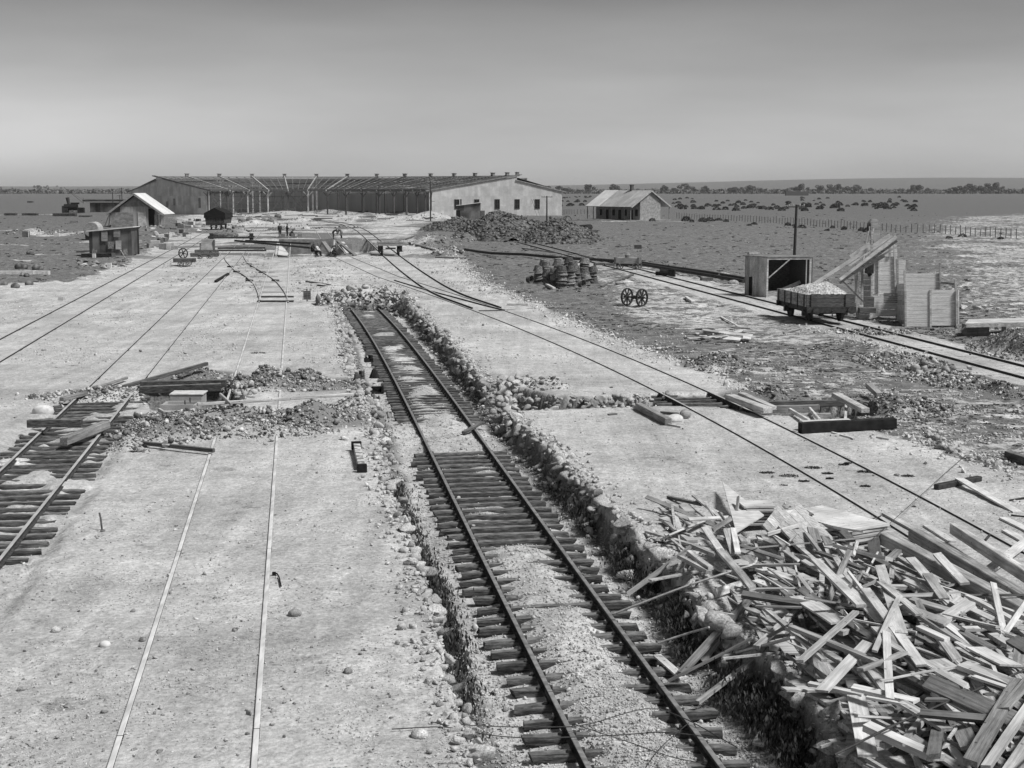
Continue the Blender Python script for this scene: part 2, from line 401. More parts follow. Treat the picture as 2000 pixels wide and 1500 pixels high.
def knots(m, amt=.75):
    t = m.node_tree; n = t.nodes; l = t.links; bs = n['Principled BSDF']; src = bs.inputs['Base Color'].links[0].from_socket
    tc = n.new('ShaderNodeTexCoord'); oi = n.new('ShaderNodeObjectInfo'); va = n.new('ShaderNodeVectorMath'); va.operation = 'ADD'; l.new(tc.outputs['Object'], va.inputs[0])
    ms = n.new('ShaderNodeMath'); ms.operation = 'MULTIPLY'; ms.inputs[1].default_value = 91.0; l.new(oi.outputs['Random'], ms.inputs[0]); l.new(ms.outputs[0], va.inputs[1])
    v = n.new('ShaderNodeTexVoronoi'); v.inputs['Scale'].default_value = 7; l.new(va.outputs[0], v.inputs[0])
    r = n.new('ShaderNodeMapRange'); r.inputs[1].default_value = .05; r.inputs[2].default_value = .16; r.inputs[3].default_value = 1-amt; r.inputs[4].default_value = 1; l.new(v.outputs['Distance'], r.inputs[0])
    s2 = n.new('ShaderNodeTexNoise'); s2.inputs['Scale'].default_value = 1.7; s2.inputs['Detail'].default_value = 3; l.new(va.outputs[0], s2.inputs[0])
    r2 = n.new('ShaderNodeMapRange'); r2.inputs[1].default_value = .35; r2.inputs[2].default_value = .65; r2.inputs[3].default_value = .72; r2.inputs[4].default_value = 1.12; l.new(s2.outputs[0], r2.inputs[0])
    mu = n.new('ShaderNodeMath'); mu.operation = 'MULTIPLY'; l.new(r.outputs[0], mu.inputs[0]); l.new(r2.outputs[0], mu.inputs[1])
    sc = n.new('ShaderNodeVectorMath'); sc.operation = 'SCALE'; l.new(src, sc.inputs[0]); l.new(mu.outputs[0], sc.inputs['Scale']); l.new(sc.outputs[0], bs.inputs['Base Color'])
for m_ in (M_wood, M_woodpale, M_woodmid): knots(m_)
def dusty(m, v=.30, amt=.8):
    # upward faces painted paler, as if lit, in a patchy dust tone
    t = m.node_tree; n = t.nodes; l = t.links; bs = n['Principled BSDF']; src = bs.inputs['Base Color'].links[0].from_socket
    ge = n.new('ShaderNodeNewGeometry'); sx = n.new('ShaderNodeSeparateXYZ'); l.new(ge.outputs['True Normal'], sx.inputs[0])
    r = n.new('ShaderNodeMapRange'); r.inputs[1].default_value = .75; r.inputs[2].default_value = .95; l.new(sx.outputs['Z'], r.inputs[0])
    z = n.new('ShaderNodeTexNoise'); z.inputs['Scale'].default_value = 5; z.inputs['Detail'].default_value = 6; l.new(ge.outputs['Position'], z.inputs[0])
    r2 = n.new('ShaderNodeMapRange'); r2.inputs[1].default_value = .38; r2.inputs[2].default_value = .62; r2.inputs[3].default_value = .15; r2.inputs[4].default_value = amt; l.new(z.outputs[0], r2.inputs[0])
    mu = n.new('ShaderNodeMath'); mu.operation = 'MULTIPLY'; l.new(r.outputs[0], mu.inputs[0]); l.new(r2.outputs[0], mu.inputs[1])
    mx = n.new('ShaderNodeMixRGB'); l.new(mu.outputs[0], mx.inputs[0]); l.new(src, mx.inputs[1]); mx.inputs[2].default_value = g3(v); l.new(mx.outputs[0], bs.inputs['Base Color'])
dusty(M_sleeper, .26, .75); dusty(M_wooddk, .22, .6)  # paler lit tops painted onto sleepers and dark timber
M_skin = MT('skin', .30, .36, 6, rough=.7, bump=0)
M_shirtw = MT('white_shirt', .62, .74, 6, rough=.9, bump=0)
M_shirtd = MT('dark_coat', .02, .045, 6, rough=.95, bump=0)
M_trouser = MT('dark_trousers', .02, .05, 6, rough=.95, bump=0)
# ------------------------------------------------------------------ the ground
def ground_material():
    m = bpy.data.materials.new('yard_ground'); m.use_nodes = True; t = m.node_tree; n = t.nodes; l = t.links
    bs = n['Principled BSDF']; bs.inputs['Roughness'].default_value = .97; bs.inputs['Specular IOR Level'].default_value = .15
    tc = n.new('ShaderNodeTexCoord')
    def noise(s, d=5, st=None, off=0, rough=.55):
        z = n.new('ShaderNodeTexNoise'); z.inputs['Scale'].default_value = s; z.inputs['Detail'].default_value = d; z.inputs['Roughness'].default_value = rough
        if st:
            mp = n.new('ShaderNodeMapping'); mp.inputs['Scale'].default_value = st; mp.inputs['Location'].default_value = (off, off, 0)
            l.new(tc.outputs['Object'], mp.inputs[0]); l.new(mp.outputs[0], z.inputs[0])
        else: l.new(tc.outputs['Object'], z.inputs[0])
        return z.outputs[0]
    def mr(x, a, b, c, d, sm=False):
        z = n.new('ShaderNodeMapRange'); z.inputs[1].default_value = a; z.inputs[2].default_value = b; z.inputs[3].default_value = c; z.inputs[4].default_value = d
        if sm: z.interpolation_type = 'SMOOTHSTEP'
        l.new(x, z.inputs[0]); return z.outputs[0]
    def ma(op, a, b):
        z = n.new('ShaderNodeMath'); z.operation = op
        for i, q in enumerate((a, b)):
            if isinstance(q, (int, float)): z.inputs[i].default_value = q
            else: l.new(q, z.inputs[i])
        return z.outputs[0]
    def mix(f, a, b):   # values
        return ma('ADD', ma('MULTIPLY', a, ma('SUBTRACT', 1.0, f)), ma('MULTIPLY', b, f))
    yard = n.new('ShaderNodeAttribute'); yard.attribute_name = 'yard'; ya = yard.outputs['Fac']
    dk = n.new('ShaderNodeAttribute'); dk.attribute_name = 'dark'; dka = dk.outputs['Fac']
    n1 = noise(.35, 4); n2 = noise(2.0, 6); n3 = noise(14, 5, rough=.65); n4 = noise(48, 4, rough=.7)
    n5 = noise(1.3, 9, (1, .8, 1), 7, .78)
    # crushed limestone: pale, speckled with darker stones
    pale = mr(n3, .32, .68, .38, .66)
    pale = ma('MULTIPLY', pale, mr(noise(6, 4), .35, .65, .86, 1.1))
    pale = ma('MULTIPLY', pale, mr(n2, .3, .7, .84, 1.12))
    pale = ma('MULTIPLY', pale, mr(n1, .3, .7, .76, 1.14))
    pale = ma('MULTIPLY', pale, mr(noise(.11, 3), .35, .65, .86, 1.08))
    pale = ma('MULTIPLY', pale, mr(noise(1.0, 5, (2.2, .16, 1), 50), .35, .65, .86, 1.07))
    stain = mr(noise(.75, 6, (1, 1, 1), 33, .7), .60, .68, 0, .38, True); pale = ma('MULTIPLY', pale, ma('SUBTRACT', 1.0, stain))
    vo = n.new('ShaderNodeTexVoronoi'); vo.inputs['Scale'].default_value = 16; l.new(tc.outputs['Object'], vo.inputs[0])
    vs = n.new('ShaderNodeSeparateColor'); l.new(vo.outputs['Color'], vs.inputs[0])
    spk = ma('MULTIPLY', mr(vo.outputs['Distance'], .28, .36, 1, 0), mr(vs.outputs[0], .70, .76, 0, 1))
    dens = mr(noise(.9, 3, (1, 1, 1), 21), .42, .62, 0, 1)
    pale = ma('MULTIPLY', pale, ma('SUBTRACT', 1.0, ma('MULTIPLY', ma('MULTIPLY', spk, dens), .62)))
    spk2 = mr(n4, .6, .7, 0, .38); pale = ma('MULTIPLY', pale, ma('SUBTRACT', 1.0, spk2))
    # paddock: dry dark herbage with bare chalky streaks
    gr = mr(n3, .32, .68, .075, .19)
    gr = ma('MULTIPLY', gr, mr(n2, .3, .7, .7, 1.3))
    bare = mr(n5, .46, .60, 0, 1, True)
    bare = ma('MULTIPLY', bare, mr(n3, .35, .6, .15, 1))
    bar_amt = n.new('ShaderNodeAttribute'); bar_amt.attribute_name = 'bare'
    bare = ma('MULTIPLY', bare, bar_amt.outputs['Fac'])
    gr = mix(bare, gr, .28)
    f = ma('ADD', ya, ma('ADD', ma('MULTIPLY', ma('SUBTRACT', n2, .5), 1.3), ma('MULTIPLY', ma('SUBTRACT', n3, .5), .9)))
    f = ma('ADD', f, ma('MULTIPLY', ma('SUBTRACT', noise(.5, 5), .5), 1.1))
    f = mr(f, .38, .62, 0, 1, True)
    c = mix(f, gr, pale)
    # soil, coal dust; also shade painted into trenches and cutting walls
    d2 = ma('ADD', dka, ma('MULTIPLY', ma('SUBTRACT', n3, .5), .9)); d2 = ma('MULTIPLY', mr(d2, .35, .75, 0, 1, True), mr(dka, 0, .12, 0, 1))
    soil_shade = mr(n3, .3, .7, .06, .26)
    c = mix(d2, c, soil_shade)
    cb = n.new('ShaderNodeCombineColor')
    for i in range(3): l.new(c, cb.inputs[i])
    l.new(cb.outputs[0], bs.inputs['Base Color'])
    b1 = n.new('ShaderNodeBump'); b1.inputs['Strength'].default_value = .75; b1.inputs['Distance'].default_value = .03; l.new(n3, b1.inputs['Height'])
    b2 = n.new('ShaderNodeBump'); b2.inputs['Strength'].default_value = .7; b2.inputs['Distance'].default_value = .012; l.new(n4, b2.inputs['Height']); l.new(b1.outputs[0], b2.inputs['Normal'])
    b3 = n.new('ShaderNodeBump'); b3.inputs['Strength'].default_value = .55; b3.inputs['Distance'].default_value = .09; l.new(noise(4.5, 4), b3.inputs['Height']); l.new(b3.outputs[0], b1.inputs['Normal'])
    l.new(b2.outputs[0], bs.inputs['Normal'])
    return m
M_ground = ground_material()

POLY_YARD = WP([(-900,720),(-300,600),(0,553),(140,551),(200,528),(245,512),(300,480),(345,458),(400,440),(330,425),(420,414),(840,412),(900,425),(835,440),(800,462),(860,486),(905,505),(940,545),(1005,575),(1090,612),(1180,652),(1290,690),(1370,715),(1440,745),(1520,800),(1640,822),(1750,852),(1850,888),(2000,930),(2500,1080),(3200,1600),(-1500,1600)])
POLY_RIGHT = WP([(1120,505),(1300,525),(1470,560),(1640,600),(1720,640),(1990,690),(2400,800),(2400,860),(2000,752),(1640,668),(1560,680),(1430,660),(1300,640),(1200,618),(1180,560),(1090,520)])
POLY_SAND = WP([(1780,480),(1830,425),(2300,400),(2700,560),(2400,700),(2000,660),(1870,600),(1820,560)])
def zones(x, y):
    dy = polydist(x, y, POLY_YARD); sc = np.maximum(.5, y*.011)
    yard = sstep(-1, 1, dy/sc)
    dr = polydist(x, y, POLY_RIGHT); yard = np.maximum(yard, .52*sstep(-1, 1, dr/1.5))
    ds = polydist(x, y, POLY_SAND); yard = np.maximum(yard, .56*sstep(-3, 3, ds/2.5))
    d7 = linedist(x, y, T7); yard = np.maximum(yard, .85*sstep(2.6, 1.5, d7)*sstep(140, 110, y))
    for ln, w_ in (([(-60,450),(40,451),(100,462),(180,452)], 1.3), ([(-40,532),(60,533)], .5), ([(60,498),(130,497)], .3), ([(-40,421),(100,419),(150,421)], 1.6), ([(30,508),(110,510)], .4), ([(150,475),(178,472)], .6), ([(1180,432),(1350,433)], .9), ([(0,478),(90,482)], .35)):
        yard = np.maximum(yard, .8*sstep(w_*1.8, w_*.5, linedist(x, y, WP(ln))))
    near_f = np.clip(sstep(420, 150, y)*.75+.1, 0, 1)*np.where(x < 0, .85, 1)
    right = sstep(-2, 10, x)
    yard = np.maximum(yard, .40*right*sstep(85, 50, y))
    h = HM(x, y)
    dark = .42*sstep(2700, 3600, y)
    for (px, py, rx, ry, v) in [(385,738,2.0,2.6,.8),(520,748,2.6,2.6,.7),(610,750,2.4,2.6,.68),(690,790,1.2,1.6,.5),(1404,712,2.1,2.6,.75),(215,765,2.2,1.3,.5),(310,845,2.6,2.3,.66),(610,822,2.6,2.5,.66),(500,830,2.2,1.6,.55),(430,815,1.6,1.6,.5),
              (1745,806,2.5,2.4,.45),(1960,765,1.6,2.4,1.2),(1780,712,4,3.5,.5),(1850,745,3.2,3,.45),(1070,768,1.3,1.3,.45),(1600,700,7,6,.28),(1000,455,16,24,.7),(900,440,14,20,.6),
              (480,462,3.5,6,.6),(1500,770,2,2,.7)]:
        p = P(px, py); q = np.hypot((x-p.x)/rx, (y-p.y)/ry); dark = np.maximum(dark, v*sstep(1.25, .5, q))
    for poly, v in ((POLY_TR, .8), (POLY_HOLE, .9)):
        dark = np.maximum(dark, v*sstep(-.12, .02, polydist(x, y, poly)))  # insides of trench and hole painted dark as their shade
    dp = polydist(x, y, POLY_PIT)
    dark = np.maximum(dark, .85*sstep(-.02, .08, dp)*sstep(.95, .3, dp)*(.55+.8*fbm(x, y, 1.0, 2)))  # dark earth along the wall foot, with its shade painted in
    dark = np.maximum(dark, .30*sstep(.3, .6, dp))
    dark = np.maximum(dark, .8*sstep(.40, .66, fbm(x, y, .14, 4))*sstep(125, 150, y)*sstep(420, 330, y)*(polydist(x, y, POLY_YARD) > 0))
    yard = yard-.30*sstep(80, 130, y)*sstep(.35, .75, fbm(x, y, .22, 3))
    return np.clip(yard, 0, 1), dark, near_f

def build_ground():
    ys = [-40., 0., 5.]; y = 9.0
    while y < 14: ys.append(y); y += .25
    while y < 420: ys.append(y); y *= 1.0034
    while y < 26000: ys.append(y); y *= 1.035
    ys.append(30000.)
    u = np.concatenate([-np.geomspace(.47, 3.5, 22)[::-1], np.linspace(-.44, .44, 440), np.geomspace(.47, 3.5, 22)])
    YY = np.array(ys); scale = np.maximum(YY, 14)
    X = u[None, :]*scale[:, None]; Y = np.repeat(YY[:, None], len(u), 1)
    x = X.ravel(); yv = Y.ravel(); z = H(x, yv)
    V = np.stack([x, yv, z], 1); ny, nx = len(ys), len(u)
    i = np.arange(ny-1)[:, None]*nx+np.arange(nx-1)[None, :]
    F = np.stack([i, i+1, i+nx+1, i+nx], -1).reshape(-1, 4)
    me = np_mesh('ground', V, F, M_ground, smooth=True)
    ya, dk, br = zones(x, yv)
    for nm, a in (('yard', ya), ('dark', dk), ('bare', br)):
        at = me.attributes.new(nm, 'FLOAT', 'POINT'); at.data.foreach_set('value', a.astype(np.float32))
    o = link('ground', me); tag(o, kind='structure'); return o
build_ground()

# ------------------------------------------------------------------ stones
def ico(sub):
    bm = bmesh.new(); bmesh.ops.create_icosphere(bm, subdivisions=sub, radius=1)
    V = np.array([v.co[:] for v in bm.verts]); F = np.array([[v.index for v in f.verts] for f in bm.faces]); bm.free(); return V, F
ICO = {k: ico(k) for k in (1, 2, 3)}
def rockverts(sub, flat=.75, cuts=7):
    V, F = ICO[sub]; V = V.copy()
    o_ = rng.uniform(0, 90, 3)
    if sub > 1: V = V*(1+(fbm(V[:, 0]*1+o_[0], V[:, 1]+V[:, 2]*1.7+o_[1], 1.6, 3)-.5)[:, None]*.75)
    for _ in range(cuts+3):
        nrm = rng.normal(size=3); nrm /= np.linalg.norm(nrm); d = rng.uniform(.26, .74)
        k = V@nrm-d; V -= np.clip(k, 0, None)[:, None]*nrm
    V *= (1+rng.normal(size=(len(V), 1))*(.06 if sub > 1 else .1)); V *= np.array([1, rng.uniform(.7, 1), flat*rng.uniform(.7, 1.1)])
    return V, F
def rotm(n, tilt=.5):
    a = rng.uniform(0, 2*np.pi, n); c, s = np.cos(a), np.sin(a)
    Rz = np.zeros((n, 3, 3)); Rz[:, 0, 0] = c; Rz[:, 0, 1] = -s; Rz[:, 1, 0] = s; Rz[:, 1, 1] = c; Rz[:, 2, 2] = 1
    b = rng.normal(0, tilt, n); c, s = np.cos(b), np.sin(b)
    Rx = np.zeros((n, 3, 3)); Rx[:, 1, 1] = c; Rx[:, 1, 2] = -s; Rx[:, 2, 1] = s; Rx[:, 2, 2] = c; Rx[:, 0, 0] = 1
    return Rz@Rx
def scatter(name, xyz, size, mat, label, cat, sub=1, protos=10, sink=.25, flat=.7, kind='stuff', tilt=.6):
    Vs = []; Fs = []; off = 0; n = len(xyz); which = rng.integers(0, protos, n); RM = rotm(n, tilt)
    for k in range(protos):
        V, F = rockverts(sub, flat); idx = np.where(which == k)[0]
        if not len(idx): continue
        W_ = np.einsum('nij,vj->nvi', RM[idx], V)*size[idx][:, None, None]
        pos = xyz[idx].copy(); pos[:, 2] += size[idx]*(flat*.8-sink*1.6)
        W_ = W_+pos[:, None, :]
        m = len(V); FF = F[None]+(np.arange(len(idx))*m)[:, None, None]+off
        Vs.append(W_.reshape(-1, 3)); Fs.append(FF.reshape(-1, 3)); off += m*len(idx)
    me = np_mesh(name, np.concatenate(Vs), np.concatenate(Fs), mat)
    o = link(name, me); tag(o, label, cat, kind=kind); return o
def sample(poly_px, n, dens_pow=2.0):
    """random points in a photo polygon, on the ground"""
    poly = WP(poly_px); x0, y0 = poly.min(0); x1, y1 = poly.max(0); o = []
    while sum(map(len, o)) < n:
        y = 1/np.sqrt(rng.uniform(1/y1**2, 1/y0**2, n*3)); x = rng.uniform(-1, 1, n*3)*y*.42
        k = polydist(x, y, poly) > 0
        o.append(np.stack([x[k], y[k]], 1))
        if len(o) > 60: break
    o = np.concatenate(o)[:n]; return o
def on_ground(xy):
    z = H(xy[:, 0], xy[:, 1]); return np.column_stack([xy, z])

FRAME = [(-60,440),(2060,440),(2060,1600),(-60,1600)]
# loose stones over the whole yard
xy = sample(FRAME, 60000)
ya, dk_, _ = zones(xy[:, 0], xy[:, 1]); keep = (fbm(xy[:, 0], xy[:, 1], .5, 3)*.7+.3*fbm(xy[:, 0], xy[:, 1], 3, 2)) > .44+.12*rng.random(len(xy))
xy = xy[keep]; sz = rng.lognormal(math.log(.013), .45, len(xy))*np.clip(xy[:, 1]/22, .9, 3)**.6
scatter('loose_stones', on_ground(xy), np.clip(sz, .006, .07), M_pebble, 'small loose stones scattered over the pale yard ground', 'stones', sink=.2)
xy = sample(FRAME, 800); sz = np.clip(rng.lognormal(math.log(.03), .4, len(xy)), .015, .09)*np.clip(xy[:, 1]/25, 1, 2.2)**.7
scatter('scattered_stones', on_ground(xy), sz, M_rockd, 'fist sized grey stones lying about on the yard', 'stones', sub=2, sink=.15)
# ballast in the cutting
def along(path, n, half, y0, y1):
    Y = 1/np.sqrt(rng.uniform(1/y1**2, 1/y0**2, n)); X = pitc(Y)+rng.uniform(-half, half, n); return np.stack([X, Y], 1)
xy = along(None, 26000, 1.95, 15, 66); d = polydist(xy[:, 0], xy[:, 1], POLY_PIT); xy = xy[d > .25]
dc = np.abs(xy[:, 0]-pitc(xy[:, 1])); rail_hit = np.abs(dc-.8) < .07
on_sl = (dc < 1.33) & ((in_pit_cover(xy[:, 0], xy[:, 1]) < .095)) & (rng.random(len(xy)) < .55)
xy = xy[~rail_hit & ~on_sl]
sz = np.clip(rng.lognormal(math.log(.02), .4, len(xy)), .008, .07)*np.clip(xy[:, 1]/22, 1, 2)**.5
scatter('ballast', on_ground(xy), sz, M_pebble, 'loose limestone ballast on the floor of the sunken track', 'ballast', sink=.1)
# mound surfaces: clods and broken stone
pts = []; szs = []
for (mx, my, rx, ry, ro, hh, r2) in MOUNDS:
    if my > 75: n = 160
    else: n = int(900*min(3.5, rx*ry/2))
    a = rng.uniform(0, 2*np.pi, n); q = np.sqrt(rng.random(n))*1.08
    pts.append(np.stack([mx+rx*q*np.cos(a), my+ry*q*np.sin(a)], 1)); szs.append(np.clip(rng.lognormal(math.log(.03), .6, n), .012, .15)*(1 if my < 75 else 3))
xy = np.concatenate(pts); sz = np.concatenate(szs)
k = rng.random(len(xy)) < .5
scatter('mound_rubble', on_ground(xy[k]), sz[k], M_pebble, 'pale rubble on the spoil heaps along the trenches', 'rubble', sink=.1)
scatter('mound_clods', on_ground(xy[~k]), sz[~k]*1.1, M_clod, 'dark clods of earth on the spoil heaps', 'earth clods', sink=.1)
# rubble strips: pale stones along the edges of the made ground
STR = [[(800,470),(860,492),(905,512),(945,550),(1010,580),(1095,615),(1185,655),(1290,692),(1370,716)],
       [(1400,735),(1450,750),(1500,770)], [(1780,850),(1850,890),(1920,912),(2000,940),(2080,965)],
       [(1130,780),(1200,786),(1280,784)], [(700,835),(640,840),(560,850),(480,848)], [(60,790),(130,770),(230,760),(300,775)],
       [(1560,640),(1640,655),(1700,675),(1800,700)], [(1700,700),(1800,730),(1900,770)], [(640,575),(700,560),(780,562)]]
pts = []
for s_ in STR:
    w = WP(s_)
    for a, b in zip(w[:-1], w[1:]):
        n = int(np.hypot(*(b-a))*26); t = rng.random((n, 1)); pts.append(a+(b-a)*t+rng.normal(0, .5, (n, 2))*np.array([1, 1.6]))
xy = np.concatenate(pts); sz = np.clip(rng.lognormal(math.log(.05), .5, len(xy)), .02, .2)
scatter('edge_rubble', on_ground(xy), sz, M_rock, 'rough pale rubble spilled along the margins of the made ground', 'rubble', sub=2, sink=.2)

# big limestone blocks that line the cutting
ROCKS = []
for pts_px, side in ((pitL, -1), (pitR, 1)):
    w = WP(pts_px)
    for i in range(len(w)-1):
        a, b = w[i], w[i+1]; Ln = np.hypot(*(b-a)); t = (b-a)/Ln; nrm = np.array([t[1], -t[0]])
        mid = (a+b)/2
        if polydist(np.array([mid[0]+nrm[0]*.4]), np.array([mid[1]+nrm[1]*.4]), POLY_PIT)[0] < 0: nrm = -nrm
        s_ = 0
        while s_ < Ln:
            pos = a+t*s_
            for lay, (zz, off, pz) in enumerate([(-.02, -.02, .92), (-.2, .06, .75 if side > 0 else .45), (-.4, .10, .6 if side > 0 else .25), (-.6, .2, .5), (-.02, -.25, .3)]):
                if rng.random() < pz:
                    sc = float(np.clip(rng.lognormal(math.log(.135), .45), .06, .27))*(1.1 if side > 0 else .95)
                    q = pos+t*rng.normal(0, .08)+nrm*(off+rng.normal(0, .06))
                    ROCKS.append((q[0], q[1], zz+rng.normal(0, .04), sc, side, lay))
            s_ += rng.uniform(.22, .36)
# end wall of the cutting and stones round the trench mouth
def rockline(px, dens, zs, smin, smax, side, depth=.25):
    w = WP(px)
    for a, b in zip(w[:-1], w[1:]):
        Ln = np.hypot(*(b-a)); n = int(Ln*dens)
        for k in range(n):
            q = a+(b-a)*rng.random()+rng.normal(0, depth*.5, 2); ROCKS.append((q[0], q[1], rng.uniform(*zs), rng.uniform(smin, smax), side, 0))
rockline([(640,583),(790,583)], 9, (.1, .5), .10, .2, 0, .5)
rockline([(643,586.2),(778,586.2)], 34, (-.65, .40), .13, .24, 0, .2)
rockline([(1010,774),(1130,778),(1300,774)], 15, (-.42, .02), .08, .17, 6, .12)
rockline([(1000,803),(1100,799),(1290,794)], 5, (-.1, .03), .07, .13, 6, .15)
rockline([(960,752),(1000,752),(1010,770)], 9, (-.3, .28), .16, .30, 2, .4)
rockline([(985,802),(1050,800),(1100,797)], 7, (-.3, .05), .13, .24, 2, .25)
rockline([(1120,776),(1200,777),(1300,770)], 7, (-.35, .05), .09, .17, 2, .2)
rockline([(430,745),(480,765),(480,790)], 7, (0, .3), .08, .16, 3, .3)
rockline([(225,845),(270,885),(330,880),(400,850)], 6, (0, .15), .06, .13, 3, .3)
rockline([(690,760),(735,800),(740,840)], 6, (-.3, .12), .12, .22, -1, .3)
rockline([(1480,770),(1560,775),(1600,772)], 5, (-.2, .1), .1, .2, 4, .4)
rockline([(1690,700),(1780,715),(1850,742)], 5, (0.05, .25), .10, .26, 5, 1.0)
rockline([(1790,840),(1860,885),(1960,915)], 4, (0, .12), .08, .18, 4, .35)
def vis_size(r): return r[3]/r[1]
ROCKS.sort(key=vis_size, reverse=True)
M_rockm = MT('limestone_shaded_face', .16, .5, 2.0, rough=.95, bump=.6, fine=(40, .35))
RP = {}
for k in range(14):
    V, F = rockverts(3 if k < 7 else 2, .8, 9)
    RP[k] = np_mesh('limestone_rock', V, F, M_rock)
LAB = {-1: 'rough pale limestone block on the left rim of the sunken track cutting', 1: 'rough pale limestone block on the right rim of the sunken track cutting',
       0: 'grey limestone block in the end wall where the sunken track stops', 2: 'pale limestone block beside the side trench right of the sunken track',
       3: 'pale stone lying on the spoil heaps left of the sunken track', 6: 'dark stone in the side of the cross trench right of the sunken track', 4: 'pale stone along the dark ground at the right of the yard', 5: 'grey boulder dumped on the bank below the wagon line'}
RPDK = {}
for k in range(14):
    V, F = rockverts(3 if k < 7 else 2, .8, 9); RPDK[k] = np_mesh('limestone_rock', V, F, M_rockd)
NBIG = 285
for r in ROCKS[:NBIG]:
    o = link('limestone_rock', (RPDK if r[4] in (0, 5, 6) or (r[5] in (1, 2) and r[2] < -.15) else RP)[random.randrange(14)])  # blocks low on the walls get darker stone, painting in their shade
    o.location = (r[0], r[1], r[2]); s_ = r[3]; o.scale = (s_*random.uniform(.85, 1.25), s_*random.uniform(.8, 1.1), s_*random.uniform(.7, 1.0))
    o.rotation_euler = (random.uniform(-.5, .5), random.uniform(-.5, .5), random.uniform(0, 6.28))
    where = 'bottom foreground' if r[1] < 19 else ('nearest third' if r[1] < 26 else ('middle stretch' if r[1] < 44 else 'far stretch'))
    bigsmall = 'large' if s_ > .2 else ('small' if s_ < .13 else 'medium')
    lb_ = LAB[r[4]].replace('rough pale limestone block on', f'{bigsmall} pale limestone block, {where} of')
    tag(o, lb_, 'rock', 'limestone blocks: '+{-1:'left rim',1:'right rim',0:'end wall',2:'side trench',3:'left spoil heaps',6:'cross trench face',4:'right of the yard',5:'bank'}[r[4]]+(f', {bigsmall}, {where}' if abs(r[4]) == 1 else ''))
rest = np.array([[r[0], r[1], r[2], r[3]] for r in ROCKS[NBIG:]])
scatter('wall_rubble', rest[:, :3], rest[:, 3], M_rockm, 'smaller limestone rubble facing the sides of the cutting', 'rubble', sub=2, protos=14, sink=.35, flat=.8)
# small stones packed on the rims and slopes
pts = []
for pts_px in (pitL, pitR):
    w = WP(pts_px)
    for a, b in zip(w[:-1], w[1:]):
        n = int(np.hypot(*(b-a))*60); t = rng.random((n, 1)); pts.append(a+(b-a)*t+rng.normal(0, .26, (n, 2)))
xy = np.concatenate(pts); sz = np.clip(rng.lognormal(math.log(.04), .5, len(xy)), .015, .12)
scatter('rim_stones', on_ground(xy), sz, M_rock, 'small stones packed along both rims of the cutting', 'stones', sub=1, sink=.1)

# ------------------------------------------------------------------ tracks
PROF = [(-.055,-.115),(.055,-.115),(.055,-.10),(.012,-.088),(.012,-.035),(.034,-.028),(.034,-.003),(.026,0),(-.026,0),(-.034,-.003),(-.034,-.028),(-.012,-.035),(-.012,-.088),(-.055,-.10)]
def offset(path, d):
    o = []
    for i, p in enumerate(path):
        t = (path[min(i+1, len(path)-1)]-path[max(i-1, 0)]).normalized(); o.append(p+Vector((t.y, -t.x, 0))*d)
    return o
def rail(path, zt, root, mt, zf=None, name='rail', wid=1.0):
    V = []; F = []; mi = []; n = len(PROF)
    for i, p in enumerate(path):
        t = (path[min(i+1, len(path)-1)]-path[max(i-1, 0)]).normalized(); s_ = Vector((t.y, -t.x, 0))
        z = zt if zf is None else zf(p)
        for a, b in PROF: V.append(p+s_*a*wid+Vector((0, 0, z+b)))
    for i in range(len(path)-1):
        for k in range(n):
            F.append((i*n+k, i*n+(k+1) % n, (i+1)*n+(k+1) % n, (i+1)*n+k)); mi.append(1 if k in (5, 6, 7, 8, 9) and k in (6, 7, 8) else 0)
    F.append(tuple(range(n))[::-1]); mi.append(0); F.append(tuple((len(path)-1)*n+k for k in range(n))); mi.append(0)
    b = MB(); b.v = V; b.f = F; b.m = mi
    return b.build(name, [M_rail, mt], root)
def sleeper_mesh(seed, L=2.55, w=.205, h=.13):
    rr = random.Random(seed); b = bmesh.new(); bmesh.ops.create_cube(b, size=1)
    bmesh.ops.subdivide_edges(b, edges=[e for e in b.edges if abs(e.verts[0].co.x-e.verts[1].co.x) > .5], cuts=9)
    for v in b.verts:
        v.co.x *= L; v.co.y *= w; v.co.z *= h
        v.co.y += rr.uniform(-.014, .014); v.co.z += rr.uniform(-.008, .008)
        if abs(v.co.x) > L*.49: v.co.x += rr.uniform(-.05, .05); v.co.y *= .85; v.co.z *= .85
    bend = rr.uniform(-.05, .05)
    for v in b.verts: v.co.y += bend*(v.co.x/L)**2*4*.25
    bmesh.ops.bevel(b, geom=[e for e in b.edges if abs(e.verts[0].co.x-e.verts[1].co.x) > .1 and not e.is_boundary and len(e.link_faces) == 2 and e.calc_face_angle(0) > .8], offset=.03, segments=1, affect='EDGES')
    me = bpy.data.meshes.new('sleeper'); b.to_mesh(me); b.free(); me.materials.append(M_sleeper); return me
SLM = [sleeper_mesh(k, 2.55+.1*random.uniform(-1, 1)) for k in range(9)]
def along_path(path, step, start=0):
    o = []; acc = start
    for a, b in zip(path[:-1], path[1:]):
        Ln = (b-a).length; t = (b-a)/Ln
        while acc < Ln: o.append((a+t*acc, t)); acc += step
        acc -= Ln
    return o
